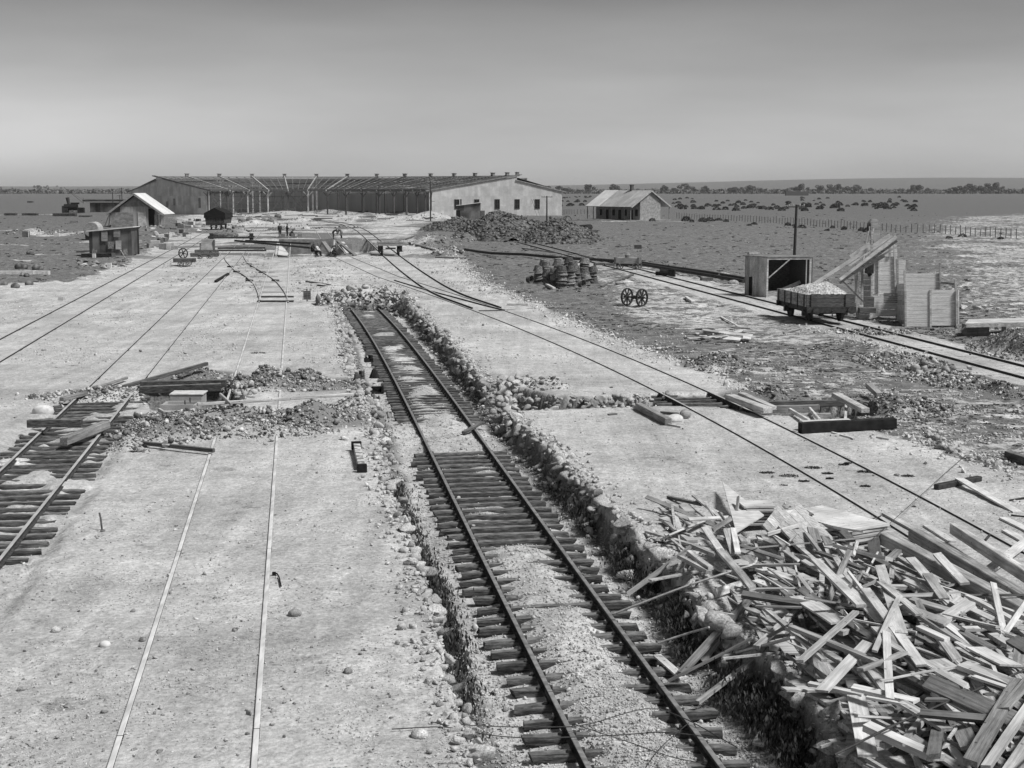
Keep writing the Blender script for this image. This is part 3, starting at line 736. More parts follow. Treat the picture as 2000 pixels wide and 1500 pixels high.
def track(name, path, zt, label, mt, root_at=None, sleepers=None, group=None, top=1.0):
    root = empty('railway_track', path[len(path)//2]+Vector((0, 0, zt-.2)), label, 'railway track', group)
    for s_ in (-.8, .8): rail(offset(path, s_), zt, root, mt)
    b = MB()
    for (p, t) in along_path(path, 9.14, 3.0)[:30]:
        for s_ in (-.8, .8):
            for e in (-.028, .028):
                q = p+Vector((t.y, -t.x, 0))*(s_+e); b.bar(q-t*.24+Vector((0,0,zt-.06)), q+t*.24+Vector((0,0,zt-.06)), .022, .06)
            q = p+Vector((t.y, -t.x, 0))*s_; b.bar(q-t*.006+Vector((0,0,zt-.012)), q+t*.006+Vector((0,0,zt-.012)), .072, .03)
    if b.v: b.build('fishplates', M_iron, root)['kind'] = 'stuff'
    for (p, t) in (sleepers or []):
        o = link('sleeper', SLM[random.randrange(9)], root)
        o.location = Vector((p.x, p.y, zt-.115-.065+random.uniform(-.008, .006)))-root.location+Vector((t.y, -t.x, 0))*random.uniform(-.07, .07)
        o.rotation_euler = (random.uniform(-.03, .03), random.uniform(-.012, .012), math.atan2(t.x, -t.y)+random.uniform(-.035, .035)+math.pi*random.randint(0, 1))
    return root
sl = [(p, t) for p, t in along_path(T1, .60) if not (39.6 < p.y < 44.6) and p.y > 14.3]
# T1: sleepers as parts, farthest ones beyond 99 as one part
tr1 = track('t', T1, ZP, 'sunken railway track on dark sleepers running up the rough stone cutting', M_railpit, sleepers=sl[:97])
Vs = []; Fs = []; off = 0
for (p, t) in sl[97:]:
    me = SLM[random.randrange(9)]; n = len(me.vertices); c = np.empty(n*3); me.vertices.foreach_get('co', c); c = c.reshape(-1, 3)
    a = math.atan2(t.x, -t.y)+random.uniform(-.03, .03); ca, sa = math.cos(a), math.sin(a)
    Vs += [(q[0]*ca-q[1]*sa+p.x-tr1.location.x, q[0]*sa+q[1]*ca+p.y-tr1.location.y, q[2]+ZP-.18-tr1.location.z) for q in c]
    Fs += [tuple(off+i for i in f.vertices) for f in me.polygons]; off += n
if Vs:
    me = bpy.data.meshes.new('sleeper'); me.from_pydata(Vs, [], Fs); me.materials.append(M_sleeper); o = link('sleepers', me, tr1); o['kind'] = 'stuff'
# chairs / dog spikes on the sunken rails
b = MB()
for (p, t) in sl[:80]:
    for s_ in (-.8, .8):
        q = p+Vector((t.y, -t.x, 0))*s_
        for e in (-.085, .085): b.box((q.x+t.y*e, q.y-t.x*e, ZP-.098), (.05, .09, .045))
o = b.build('spikes', M_iron, tr1)
o['kind'] = 'stuff'

track('t', catmull(T2, 3), .035, 'bright flush railway track down the middle of the left platform, nearly buried in ballast', M_railtop)
sl3 = [(p, t) for p, t in along_path(catmull(T3, 2), .62) if (25.4 < p.y < 46.8 or 48.4 < p.y < 50.5)]
track('t', catmull(T3, 2), .08, 'railway track at the left foreground with sleepers showing through the ballast', M_railgrey, sleepers=sl3[:98])
track('t', catmull(T4, 3), .08, 'farthest left railway track running to the covered wagon', M_railgrey)
sl5 = [(p, t) for p, t in along_path(T5, .62) if 44.2 < p.y < 48.0 or 96 < p.y < 112]
track('t', T5, .034, 'long curving railway track across the right platform, bridging the trench', M_railgrey, sleepers=sl5)
track('t', T6, .10, 'curving railway track under the flat trolley, joining the right platform line', M_railgrey)
sl7 = [(p, t) for p, t in along_path(catmull(T7, 2), .7) if random.random() < .5]
track('t', catmull(T7, 3), .12, 'wagon track at the right passing the crushing plant', M_railgrey, sleepers=sl7[:60])
# points between the two left lines
tp = empty('railway_points', P(520, 545), 'curved points rails crossing between the two left hand tracks', 'railway points')
for pts_ in ([(439,499),(440,508),(450,520),(460,530),(476,538),(494,554),(502,568),(507,585),(506,592)],
             [(474,497),(478,506),(486,516),(512,532),(536,548),(552,566),(560,580),(563,592)]):
    rail(catmull([P(*q) for q in pts_], 1.2), .07, tp, M_railgrey)
rail(catmull([P(508,588), P(509,579), P(512,570)], 1), .08, tp, M_railtop, name='switch_blade')
for yy, w_ in ((581, .2), (590, .26)):
    a = P(506, yy); b_ = P(567, yy); MB().bar(a+Vector((-.1, 0, .04)), b_+Vector((.2, 0, .04)), w_, .12).build('sleeper', M_sleeper, tp)
for q in [(450,522),(462,532),(486,517),(512,533),(487,549),(538,549)]:
    p = P(*q); MB().box((p.x, p.y, .05), (.32, .5, .12), .8).build('fishplate', M_rail, tp)
for yy in (508, 516, 524, 532, 541, 551, 561, 571):
    a = P(452+(yy-508)*1.1 if yy < 560 else 510, yy); b_ = P(520+(yy-508)*.7, yy); MB().bar(a+Vector((0, 0, .0)), b_+Vector((0, 0, .0)), .22, .07).build('sleeper', M_woodmid, tp)
tj = empty('railway_points', P(960, 595), 'crossing rails where the trolley line meets the right platform track', 'railway points')
rail(catmull([P(*q) for q in [(770,548),(830,566),(886,581),(945,597),(986,607)]], 1.5), .075, tj, M_railgrey)
MB().bar(P(935, 607, .06), P(985, 606, .06), .06, .05).build('tie_rod', M_iron, tj)

# dry herbage of the paddock: tens of thousands of little tufts
def herb(n, y0, y1, name, mt, size, label):
    y = 1/np.sqrt(rng.uniform(1/y1**2, 1/y0**2, n)); x = rng.uniform(-.42, .42, n)*y
    ya, dk, br = zones(x, y); k = (ya < .5-.3*rng.random(n)) & (polydist(x, y, POLY_PIT) < -.3) & (fbm(x, y, .35, 3)*.6+fbm(x, y, 1.7, 2)*.4 > .47)
    x = x[k]; y = y[k]; n = len(x); z = H(x, y); V = np.zeros((n, 5, 4, 3)); s = size*rng.uniform(.5, 1.5, n)*np.clip(y/60, .7, 4)**.75
    for j in range(5):
        a = rng.uniform(0, np.pi, n); w = np.stack([np.cos(a), np.sin(a), 0*a], 1)*s[:, None]; u = np.stack([rng.normal(0, .35, n), rng.normal(0, .35, n), np.full(n, .55)], 1)*s[:, None]
        c = np.stack([x+rng.normal(0, .7, n)*s, y+rng.normal(0, .7, n)*s, z-.01], 1)
        V[:, j, 0] = c-w; V[:, j, 1] = c+w; V[:, j, 2] = c+w*.4+u; V[:, j, 3] = c-w*.4+u
    V = V.reshape(-1, 3); F = np.arange(len(V)).reshape(-1, 4); o = link(name, np_mesh(name, V, F, mt)); tag(o, label, 'grass', kind='stuff')
M_dry = MT('dry_herbage', .14, .34, .8, rough=.95, bump=0)
herb(60000, 28, 420, 'grass_tufts', MT('dark_herbage', .05, .13, .8, rough=.95, bump=0), .06, 'low dark herbage growing over the paddock')
herb(40000, 28, 420, 'dry_grass', M_dry, .055, 'dry pale grass tufts over the paddock')

xy = sample([(1000,480),(2060,480),(2060,950),(1850,880),(1500,790),(1300,690),(1050,590)], 9000); sz = np.clip(rng.lognormal(math.log(.035), .5, len(xy)), .015, .14)
k = fbm(xy[:, 0], xy[:, 1], .6, 3) > .47
k &= linedist(xy[:, 0], xy[:, 1], T7) > 1.6
scatter('paddock_stones', on_ground(xy[k]), sz[k], M_pebble, 'pale stones lying over the rough ground right of the yard', 'stones', sink=.2)
xy = sample([(380,425),(860,425),(900,500),(1000,575),(620,575),(300,560),(330,480)], 7000); sz = np.clip(rng.lognormal(math.log(.07), .5, len(xy)), .03, .22)
k = (fbm(xy[:, 0], xy[:, 1], .25, 3) > .46) & (np.minimum.reduce([linedist(xy[:, 0], xy[:, 1], t) for t in FIELD_TRACKS]) > 1.0)
scatter('yard_rubble', on_ground(xy[k]), sz[k]*.8, M_rockd, 'broken grey rubble over the far part of the yard', 'rubble', sink=.25)

Y_ = 1/rng.uniform(1/330, 1/55, 30000); X_ = rng.uniform(-.42, .1, 30000)*Y_
k = (polydist(X_, Y_, POLY_YARD) > .2) & (polydist(X_, Y_, POLY_PIT) < -.2) & (fbm(X_, Y_, .16, 4)+.25*(fbm(X_, Y_, .9, 2)-.5) > .5) & (np.minimum.reduce([linedist(X_, Y_, t) for t in FIELD_TRACKS]) > 1.05)
xy = np.stack([X_, Y_], 1)[k]; sz = np.clip(rng.lognormal(math.log(.045), .5, len(xy)), .02, .16)*np.clip(xy[:, 1]/100, .8, 2)
scatter('far_stones', on_ground(xy), sz, M_pebble, 'broken stone strewn over the far half of the yard', 'stones', sink=.3)
# ------------------------------------------------------------------ roundhouse under construction
def corr(name, a, b, width=.9, depth=.25, sheets=.12):
    """corrugated sheet: fine ribs run along local Z, sheet to sheet tone changes"""
    m = MT(name, a, b, .5, rough=.6, bump=0, spec=.35, fine=(2.5, .06)); t = m.node_tree; n = t.nodes; l = t.links; bs = n['Principled BSDF']
    tc = n.new('ShaderNodeTexCoord'); uv = tc.outputs['UV']
    br = n.new('ShaderNodeTexBrick'); br.inputs['Scale'].default_value = 1; br.inputs['Brick Width'].default_value = width; br.inputs['Row Height'].default_value = 2.4
    br.inputs['Color1'].default_value = g3(1+sheets); br.inputs['Color2'].default_value = g3(1-sheets); br.inputs['Mortar'].default_value = g3(.8); br.inputs['Mortar Size'].default_value = .012
    l.new(uv, br.inputs[0])
    src = bs.inputs['Base Color'].links[0].from_socket
    mm = n.new('ShaderNodeVectorMath'); mm.operation = 'MULTIPLY'; l.new(src, mm.inputs[0]); l.new(br.outputs[0], mm.inputs[1]); l.new(mm.outputs[0], bs.inputs['Base Color'])
    w = n.new('ShaderNodeTexWave'); w.inputs['Scale'].default_value = 4.1; l.new(uv, w.inputs[0])
    bp = n.new('ShaderNodeBump'); bp.inputs['Strength'].default_value = depth; bp.inputs['Distance'].default_value = .02; l.new(w.outputs[0], bp.inputs['Height']); l.new(bp.outputs[0], bs.inputs['Normal'])
    return m
M_wallL = corr('new_corrugated_iron', .46, .62, .76, .3, .16)
M_wallR = corr('bright_corrugated_iron', .42, .54, .76, .3, .10)
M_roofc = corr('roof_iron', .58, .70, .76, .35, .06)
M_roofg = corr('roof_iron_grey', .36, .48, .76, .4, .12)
M_tar = corr('tarred_iron', .03, .10, .7, .4, .75)
def uv_proj(o, ax, ay):
    me = o.data; uv = me.uv_layers.new(name='UVMap'); ax = Vector(ax); ay = Vector(ay)
    for lp in me.loops:
        c = me.vertices[lp.vertex_index].co; uv.data[lp.index].uv = (c.dot(ax), c.dot(ay))

RC = Vector((-56.8, 351, 0)); RI, RR, RO = 38.4, 60.0, 71.4; HE, HR, HO = 6.2, 9.75, 6.0
A0, A1, NB = R(15), R(123), 14
def rp(r, a, z=0):
    f = a+R(17)*((a-A0)/(A1-A0))**2
    return RC+Vector((RI*math.cos(a)+(r-RI)*math.cos(f), RI*math.sin(a)+(r-RI)*math.sin(f), z))
rh = empty('roundhouse', RC+Vector((0, 60, 0)), 'unfinished roundhouse with bare roof rafters between two corrugated iron end walls', 'roundhouse')
for (a, mt, wins, sgn) in ((A0, M_wallR, True, -1), (A1, M_wallL, False, 1)):
    t = (rp(RO, a)-rp(RI, a)).normalized(); nrm = Vector((t.y, -t.x, 0))*(1 if a < 1 else -1)
    b = MB(); prof = [rp(RI-.3, a, -.5), rp(RO, a, -.5), rp(RO, a, HO), rp(RR, a, HR-1.0), rp(RR, a, HR-.15), rp(RI-.3, a, HE-.1)]
    b.prism(prof, nrm*.12); w_ = b.build('end_wall', mt, rh); uv_proj(w_, t, (0, 0, 1))
    b = MB(); off = nrm*.25
    b.bar(rp(RI-1.2, a, HE-.1)+off, rp(RR+1.2, a, HR+.3)+off, .35, .22); b.build('barge_board', M_woodmid if wins else M_wooddk, w_)
    b = MB(); b.bar(rp(RR-.3, a, HR-1.0)+off, rp(RO+1.2, a, HO-.2)+off, .35, .2); b.build('barge_board', M_woodmid, w_)
    if wins:
        pxs = [892, 931, 971, 1010, 1049]
        for px in pxs:
            u = (px-CX)/FPX   # x = u*y' ; intersect radial line with the view column
            r_ = None
            best = min(np.linspace(RI, RO, 400), key=lambda r: abs((rp(r, a).x)/(rp(r, a).y*cT+CAMH*sT)-u))
            c = rp(best, a, 2.9)+nrm*.13
            f = MB(); M3 = Matrix((t, nrm, Vector((0, 0, 1)))).transposed()
            f.box(c, (1.15, .10, 2.2), M=M3); fo = f.build('window', M_black, w_)
            g = MB()
            for dx in (-.6, 0, .6): g.box(c+t*dx+nrm*.06, (.09 if dx else .05, .08, 2.35), M=M3)
            for dz in (-1.15, 0, 1.15): g.box(c+nrm*.06+Vector((0, 0, dz)), (1.3, .08, .10 if dz else .05), M=M3)
            g.build('frame', M_wooddk, fo)
    else:
        for dr, z, w2, h2 in ((17.5, 3.0, .9, 2.6), (24, 3.2, .9, 1.8), (27, 2.6, .8, 1.5)):
            c = rp(RI+dr-14 if dr < 20 else RI+dr-10, a, z)+nrm*.13; M3 = Matrix((t, nrm, Vector((0, 0, 1)))).transposed()
            f = MB(); f.box(c, (w2, .1, h2), M=M3); f.build('window', M_woodmid, w_)
angs = [A0+(A1-A0)*k/NB for k in range(NB+1)]
bw_ = MB(); br_ = MB()
for a, a2 in zip(angs[:-1], angs[1:]):
    bw_.slab(rp(RO, a, -.5), rp(RO, a2, -.5), rp(RO, a2, HO), rp(RO, a, HO), .12)
    br_.slab(rp(RO+.6, a, HO-.1), rp(RO+.6, a2, HO-.1), rp(RR+.5, a2, HR-.55), rp(RR+.5, a, HR-.55), .08)
bw_.build('back_wall', MT('back_wall_iron', .58, .72, .5, stretch=(1.2,1.2,.1), rough=.8, bump=.1), rh); br_.build('back_roof', MT('back_roof_iron', .10, .16, .5, rough=.8, bump=.1), rh)
for i, a in enumerate(angs):
    t = Vector((math.cos(a), math.sin(a), 0)); s_ = Vector((-t.y, t.x, 0))
    light = 3 <= i <= 6 or i >= 9
    for r_, h_ in ((RI+.2, HE-.2), (RI+11.3, HE+1.6), (RI+21.4, HR-.4)):
        if i in (0, NB) and r_ > RI+1: continue
        b = MB(); p = rp(r_, a); b.box(p+Vector((0, 0, h_/2-.3)), (.34, .34, h_+.6), a)
        for sg in (-1, 1):
            b.bar(p+Vector((0, 0, h_-1.4)), p+s_*sg*1.2+Vector((0, 0, h_-.1)), .18, .2)
        b.build('post', M_wooddk if i not in (9, 11, 12) else M_wood, rh)
    b = MB(); b.bar(rp(RI-1.2, a, HE-.05), rp(RR+.8, a, HR+.25), .26, .36); b.build('rafter', M_wood if i in (8, 9, 10, 11, 12, 13) else M_wooddk, rh)
    if 0 < i < NB:
        b = MB(); b.bar(rp(RI, a, HE-.6), rp(RI+11.3, a, HE-.6), .18, .28); b.bar(rp(RI+11.3, a, HE+.2), rp(RR, a, HE+.6), .18, .28)
        b.bar(rp(RI+2, a, HE-.6), rp(RI+7, a, HE+.9), .14, .2); b.bar(rp(RI+9, a, HE-.5), rp(RI+7, a, HE+.9), .14, .2)
        b.bar(rp(RI+13, a, HE+.3), rp(RI+16, a, HE+2.4), .14, .2); b.bar(rp(RI+19, a, HE+.4), rp(RI+16, a, HE+2.4), .14, .2)
        b.build('truss', M_wooddk, rh)
for i in range(NB):
    am = (angs[i]+angs[i+1])/2
    for f_ in (.25, .5, .75):
        aa = angs[i]+(angs[i+1]-angs[i])*f_; b = MB(); b.bar(rp(RI-.8, aa, HE), rp(RR, aa, HR+.1), .09, .16); b.build('light_rafter', M_woodmid, rh)
    c = rp(RR+.3, angs[i] if i else angs[0]+.01, HR+.75); t = Vector((math.cos(am), math.sin(am), 0))
    b = MB(); b.box(c+Vector((0, 0, -.35)), (.9, .7, 1.0), am+math.pi/2); b.box(c+Vector((0, 0, .16)), (1.2, .9, .1), am+math.pi/2); b.build('smoke_vent', M_woodmid, rh)
for k in range(23):
    f_ = k/22; r_ = RI-.6+(RR-RI+.6)*f_; z = HE+.12+(HR-HE)*f_
    b = MB()
    for a, a2 in zip(angs[:-1], angs[1:]):
        if (k*7+int(a*40)) % 9 == 0 and 0 < k < 22: continue
        b.bar(rp(r_, a, z), rp(r_, a2, z), .13 if 0 < k < 22 else .3, .12 if k else .42)
    b.build('purlin', M_woodmid if k % 2 else M_wooddk, rh)
b = MB()    # diagonal scaffold braces in the left bays
for i in range(9, NB):
    p, q = rp(RI+.2, angs[i]), rp(RI+.2, angs[i+1])
    for z in (1.6, 3.2, 4.6): b.bar(p+Vector((0, 0, z)), q+Vector((0, 0, z)), .12, .12)
    if i % 2: b.bar(p+Vector((0, 0, .2)), q+Vector((0, 0, 5.6)), .14, .14)
    b.bar(q+Vector((0, 0, .2)), p+Vector((0, 0, 5.6)), .14, .14)
    for f_ in (.33, .66):
        b.bar(p+(q-p)*f_, p+(q-p)*f_+Vector((0, 0, 5.9)), .12, .12)
b.build('scaffolding', M_wooddk, rh)
b = MB(); c = AT(1024, 346, 380); b.box((c.x, c.y, 6.6), (1.3, 1.3, 5.0)); b.box((c.x, c.y, 9.2), (1.5, 1.5, .3)); b.build('chimney', M_woodmid, rh)
b = MB()
for dx in (.4, 1.2): b.tube([(c.x+.3, c.y-1, 9), (c.x+dx+2.5, c.y-22, 0)], .035, 4)
b.build('guy_wire', M_iron, rh)

# ------------------------------------------------------------------ house with verandah
M_stone = MT('coursed_stone', .22, .34, 2.2, rough=.95, bump=.4, fine=(3.5, .18), bdist=.05)
beta = R(30); Pn = P(1250, 430); ax = Vector((-math.sin(beta), math.cos(beta), 0)); ay = Vector((math.cos(beta), math.sin(beta), 0))
hs = empty('stone_house', Pn, 'long stone station house with iron verandah roof and tall gable end', 'house', rz=beta)
# local frame: x = ay (across the gable), y = ax (along the ridge); front-left corner of the stone gable at 0
def LB(): return MB()
def lput(mb, name, mt, parent, **k):
    me = mb.mesh(name, mt); o = link(name, me, parent)
    for kk, v in k.items(): o[kk] = v
    return o
WG, LH, VW = 5.3, 17.0, 2.5
b = LB(); b.prism([(0,0,-.3),(WG,0,-.3),(WG,0,4.15),(WG/2,0,6.0),(0,0,4.15)], (0, LH, 0)); lput(b, 'wall', M_stone, hs)
b = LB(); b.slab((-VW,-.4,2.75), (WG/2,-.4,6.22), (WG/2,LH+.4,6.22), (-VW,LH+.4,2.75), .08)
rf = lput(b, 'roof', M_roofg, hs); uv_proj(rf, (0,1,0), (1,0,0))
b = LB(); b.slab((WG/2,-.4,6.2), (WG+VW,-.4,2.75), (WG+VW,LH+.4,2.75), (WG/2,LH+.4,6.2), .08); r2 = lput(b, 'roof', M_roofg, hs); uv_proj(r2, (0,1,0), (1,0,0))
b = LB(); b.slab((-VW,12.2,2.79), (WG/2,12.2,6.26), (WG/2,LH+.4,6.26), (-VW,LH+.4,2.79), .09); r3 = lput(b, 'roof_extension', M_roofc, hs); uv_proj(r3, (0,1,0), (1,0,0))
b = LB(); b.bar((-VW,-.42,2.7), (WG/2,-.42,6.16), .12, .28); b.bar((WG/2,-.42,6.16), (WG+VW,-.42,2.7), .12, .28); lput(b, 'barge_board', M_wood, hs)
b = LB(); b.box((WG/2, 7.0, 6.6), (.6, .6, 1.7)); b.box((WG/2, 7.0, 7.4), (.75, .75, .2)); lput(b, 'chimney', M_wooddk, rf)
for i, yy in enumerate(np.linspace(.1, LH-.1, 8)):
    b = LB(); b.box((-VW+.15, yy, 1.3), (.13, .13, 2.9)); lput(b, 'verandah_post', M_woodmid, hs)
for yy in (.1, 5, 10): 
    b = LB(); b.box((WG+VW-.15, yy, 1.3), (.13, .13, 2.9)); lput(b, 'verandah_post', M_woodmid, hs)
for yy, w_, h_, z_ in ((1.3, .9, 1.4, 1.5), (3.2, 1, 2.1, 1.05), (5.4, .9, 1.3, 1.5), (7.6, 1, 2.1, 1.05), (10, .9, 1.3, 1.5), (12.5, 1, 2.1, 1.05), (15, .9, 1.3, 1.5)):
    b = LB(); b.box((-.04, yy, z_), (.1, w_, h_)); lput(b, 'door' if h_ > 2 else 'window', M_black, hs)
b = LB(); b.box((WG/2, LH/2, -.08), (WG+2*VW, LH+1.4, .2)); lput(b, 'floor', M_conc, hs)

# ------------------------------------------------------------------ hut with bright roof slope
p0 = P(222, 443); hy = Vector((0, 1, 0)); S_ = PXM(443)
hut = empty('gabled_hut', P(265, 443), 'small gabled timber hut with bright iron roof slope and lean-to sides', 'hut')
def gable_pt(px, pz, dy=0): p = P(265, 443); return Vector((p.x+(px-265)/S_, p.y+dy, pz))
LHU = 7.5
b = MB(); b.prism([gable_pt(236, 0), gable_pt(290, 0), gable_pt(290, 3.4), gable_pt(265, 5.2), gable_pt(236, 3.4)], (0, LHU, 0)); hw = b.build('wall', MT('hut_boards', .30, .46, 1.5, stretch=(5,5,.3), rough=.9, bump=.2), hut)
b = MB(); b.prism([gable_pt(238, 3.5, -.03), gable_pt(288, 3.5, -.03), gable_pt(265, 5.3, -.03)], (0, .06, 0)); b.build('gable_panel', M_woodmid, hut)
b = MB(); b.slab(gable_pt(264.6, 5.75, -.6), gable_pt(323, 2.1, -.6), gable_pt(323, 2.1, LHU), gable_pt(264.6, 5.75, LHU), .1); o = b.build('roof', M_roofc, hut); uv_proj(o, (0,1,0), (1,0,0))  # sunlit slope painted in a lighter iron than the other slope
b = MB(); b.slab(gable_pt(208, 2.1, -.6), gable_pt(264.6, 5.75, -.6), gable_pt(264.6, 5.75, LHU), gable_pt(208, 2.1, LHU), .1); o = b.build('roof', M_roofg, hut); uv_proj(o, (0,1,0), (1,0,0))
b = MB(); b.bar(gable_pt(208, 1.98, -.68), gable_pt(264.6, 5.66, -.68), .1, .32); b.bar(gable_pt(264.6, 5.66, -.68), gable_pt(323, 1.98, -.68), .1, .32); b.build('barge_board', M_woodmid, hut)
b = MB(); b.slab(gable_pt(218, 0, -.2), gable_pt(262, 0, -.2), gable_pt(262, 2.5, -.2), gable_pt(218, 2.5, -.2), .1); b.build('lean_to_wall', M_woodmid, hut)
b = MB(); b.box(gable_pt(278, 1.3, -.08), (1.4, .1, 2.6)); b.build('door', M_wood, hut)
for k, px in enumerate(np.linspace(303, 321, 8)):
    b = MB(); b.box(gable_pt(px, 1.05, .1), (.18, .08, 2.1)); b.build('slat', M_wood if k % 2 else M_woodmid, hut)
b = MB(); b.bar(gable_pt(213, 0, -.3), gable_pt(217, 2.2, -.3), .14, .14); b.bar(gable_pt(207, 0, -1), gable_pt(215, 2.0, -.4), .14, .14); b.build('post', M_wooddk, hut)
b = MB(); b.box(gable_pt(296, 1.6, .3), (1.1, .1, 3.1)); b.build('shade_panel', M_black, hut)  # black panel painting the shade of the open side
bpy.context.view_layer.update()

# ------------------------------------------------------------------ sheds on the left
def shed(px0, px1, pyb, hl, hr, depth, label, mt, roofmt, cat='shed', name='iron_shed', side=True):
    s_ = PXM(pyb); a = P(px0, pyb); b_ = P(px1, pyb); root = empty(name, (a+b_)/2, label, cat)
    b = MB(); b.prism([a+Vector((0,0,-.1)), b_+Vector((0,0,-.1)), b_+Vector((0,0,hr)), a+Vector((0,0,hl))], (0, depth, 0)); w_ = b.build('wall', mt, root); uv_proj(w_, (1,.35,0), (0,0,1))
    b = MB(); e = Vector((.15, 0, .03)); b.slab(a+Vector((-.2,-.25,hl+.04)), b_+Vector((.25,-.25,hr+.04)), b_+Vector((.25,depth+.2,hr+.04)), a+Vector((-.2,depth+.2,hl+.04)), .07); r_ = b.build('roof', roofmt, root); uv_proj(r_, (0,1,0), (1,0,0))
    return root
s1 = shed(175, 258, 500, 2.35, 2.75, 2.2, 'dark patched corrugated iron shed with pale sloping roof edge', M_tar, M_roofc)
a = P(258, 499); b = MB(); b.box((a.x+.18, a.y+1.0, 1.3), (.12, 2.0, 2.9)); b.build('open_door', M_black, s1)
b = MB(); a = P(254, 499); b.box((a.x, a.y-.08, .9), (.12, .06, 1.9)); b.build('door_post', M_wood, s1)
for (x0, x1, y0, y1, mt_) in ((198,210,452,471,M_woodmid),(222,235,449,463,M_woodmid),(211,222,472,486,M_rockd),(226,237,470,487,M_wood),(241,249,486,498,M_rockd),(180,190,486,496,M_rockd)):
    d_ = P(200, 500).y-.12; b = MB(); b.slab(AT(x0,y1,d_), AT(x1,y1,d_), AT(x1,y0,d_), AT(x0,y0,d_), .03); b.build('patch_sheet', mt_, s1)
s2 = shed(893, 938, 436, 3.3, 3.9, 4, 'small dark shed with sloping pale roof standing before the right end wall', corr('patched_iron', .05, .16, .9, .2, .5), M_roofc, name='small_shed')
a = P(940, 436); MB().box((a.x+.2, a.y+1, 1.2), (.9, 2, 2.4)).build('lean_to', M_wooddk, s2)
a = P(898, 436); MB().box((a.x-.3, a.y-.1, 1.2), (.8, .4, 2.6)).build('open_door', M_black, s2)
MB().tube([(a.x+.2, a.y+1, 3), (a.x+.2, a.y+1, 4.6)], .15, 8).build('stovepipe', M_iron, s2)
s3 = shed(176, 240, 414, 2.6, 2.6, 3, 'long low dark shed behind the gabled hut', M_tar, M_wooddk, name='long_shed')
a = P(163, 414); c_ = P(243, 414); MB().slab((a.x, a.y-.6, 3.0), (c_.x, c_.y-.6, 3.0), (c_.x, c_.y+3.4, 3.1), (a.x, a.y+3.4, 3.1), .5).build('roof_fascia', M_tar, s3)
s4 = shed(318, 336, 416, 2.8, 2.8, 3, 'dark flat roofed shed between the hut and the roundhouse', M_tar, M_wooddk, name='flat_shed')
a = P(338, 417); MB().box((a.x+1, a.y-1, .9), (3.2, 3, 1.8)).build('annex', M_wooddk, s4)
# domed boiler behind the shed
p = P(184, 470); r_ = .95; bt = empty('water_tank', p, 'pale round topped iron tank behind the dark shed', 'tank')
b = MB(); n_ = 20
b.tube([(p.x-.6, p.y+3, r_+.45), (p.x-.35, p.y, r_+.45)], .95, n_); b.build('drum', M_wood, bt)
b = MB(); b.tube([(p.x-.35, p.y, r_+.45), (p.x-.33, p.y-.15, r_+.45)], .88, n_); b.build('end_plate', M_woodmid, bt)
b = MB(); b.box((p.x-.4, p.y+1.5, .5), (1.6, 2.6, 1.2)); b.build('cradle', M_wooddk, bt)

# machinery, wagons and derricks beyond
def wheel(mb, c, r, axis, w=.12, spokes=8, rim=.08, n=20, mi=0, solid=False):
    c = Vector(c); axis = Vector(axis).normalized(); u = axis.cross(Vector((0,0,1))).normalized(); v = axis.cross(u)
    V = []; F = []
    prof = [(r, -w/2), (r, w/2), (r-rim, w/2), (r-rim, -w/2)]
    for k in range(n):
        a = 2*math.pi*k/n; d = u*math.cos(a)+v*math.sin(a)
        for rr, z in prof: V.append(c+d*rr+axis*z)
    for k in range(n):
        for j in range(4): F.append((k*4+j, ((k+1) % n)*4+j, ((k+1) % n)*4+(j+1) % 4, k*4+(j+1) % 4))
    mb.add(V, F, mi)
    mb.tube([c-axis*w*.8, c+axis*w*.8], r*.16, 10, mi)
    if solid: mb.tube([c-axis*w*.15, c+axis*w*.15], r-rim*.5, n, mi)
    else:
        for k in range(spokes):
            a = 2*math.pi*k/spokes+.2; d = u*math.cos(a)+v*math.sin(a); mb.bar(c+d*r*.1, c+d*(r-rim*.5), .05*r/.4, .045*r/.4, mi, up=axis)
cw = empty('covered_wagon', P(420, 449), 'black wagon under a peaked tarpaulin on the far left track', 'wagon')
c = P(420, 449); ph = math.atan2(559-420, 2900); dv = Vector((-math.sin(-ph), 1, 0)).normalized(); sv = Vector((dv.y, -dv.x, 0)); q = lambda x, y, z: c+sv*x+dv*y+Vector((0,0,z))
b = MB(); b.prism([q(-1.45,0,1.0), q(1.45,0,1.0), q(1.6,0,1.9), q(-1.6,0,1.9)], dv*5); b.build('body', MT('wagon_paint', .03, .09, 3, bump=.2), cw)
b = MB(); b.prism([q(-1.75,-.15,1.9), q(1.75,-.15,1.9), q(1.7,-.15,2.7), q(0,-.15,3.55), q(-1.7,-.15,2.7)], dv*5.3); b.build('tarpaulin', M_black, cw)
b = MB(); b.box(q(0,-.1,.95), (2.9,.25,.35)); b.box(q(0,2.5,.8), (1.8,5,.2)); b.build('underframe', M_iron, cw)
for s_ in (-1, 1):
    for yy in (.9, 3.9):
        b = MB(); wheel(b, q(s_*.8, yy, .48), .46, sv, solid=True); b.build('wheel', M_iron, cw)
b = MB()
for k in range(6): b.box(q(-.75+k*.3, -.25, .55), (.14, .1, .18))
b.build('coupling', M_steel, cw)

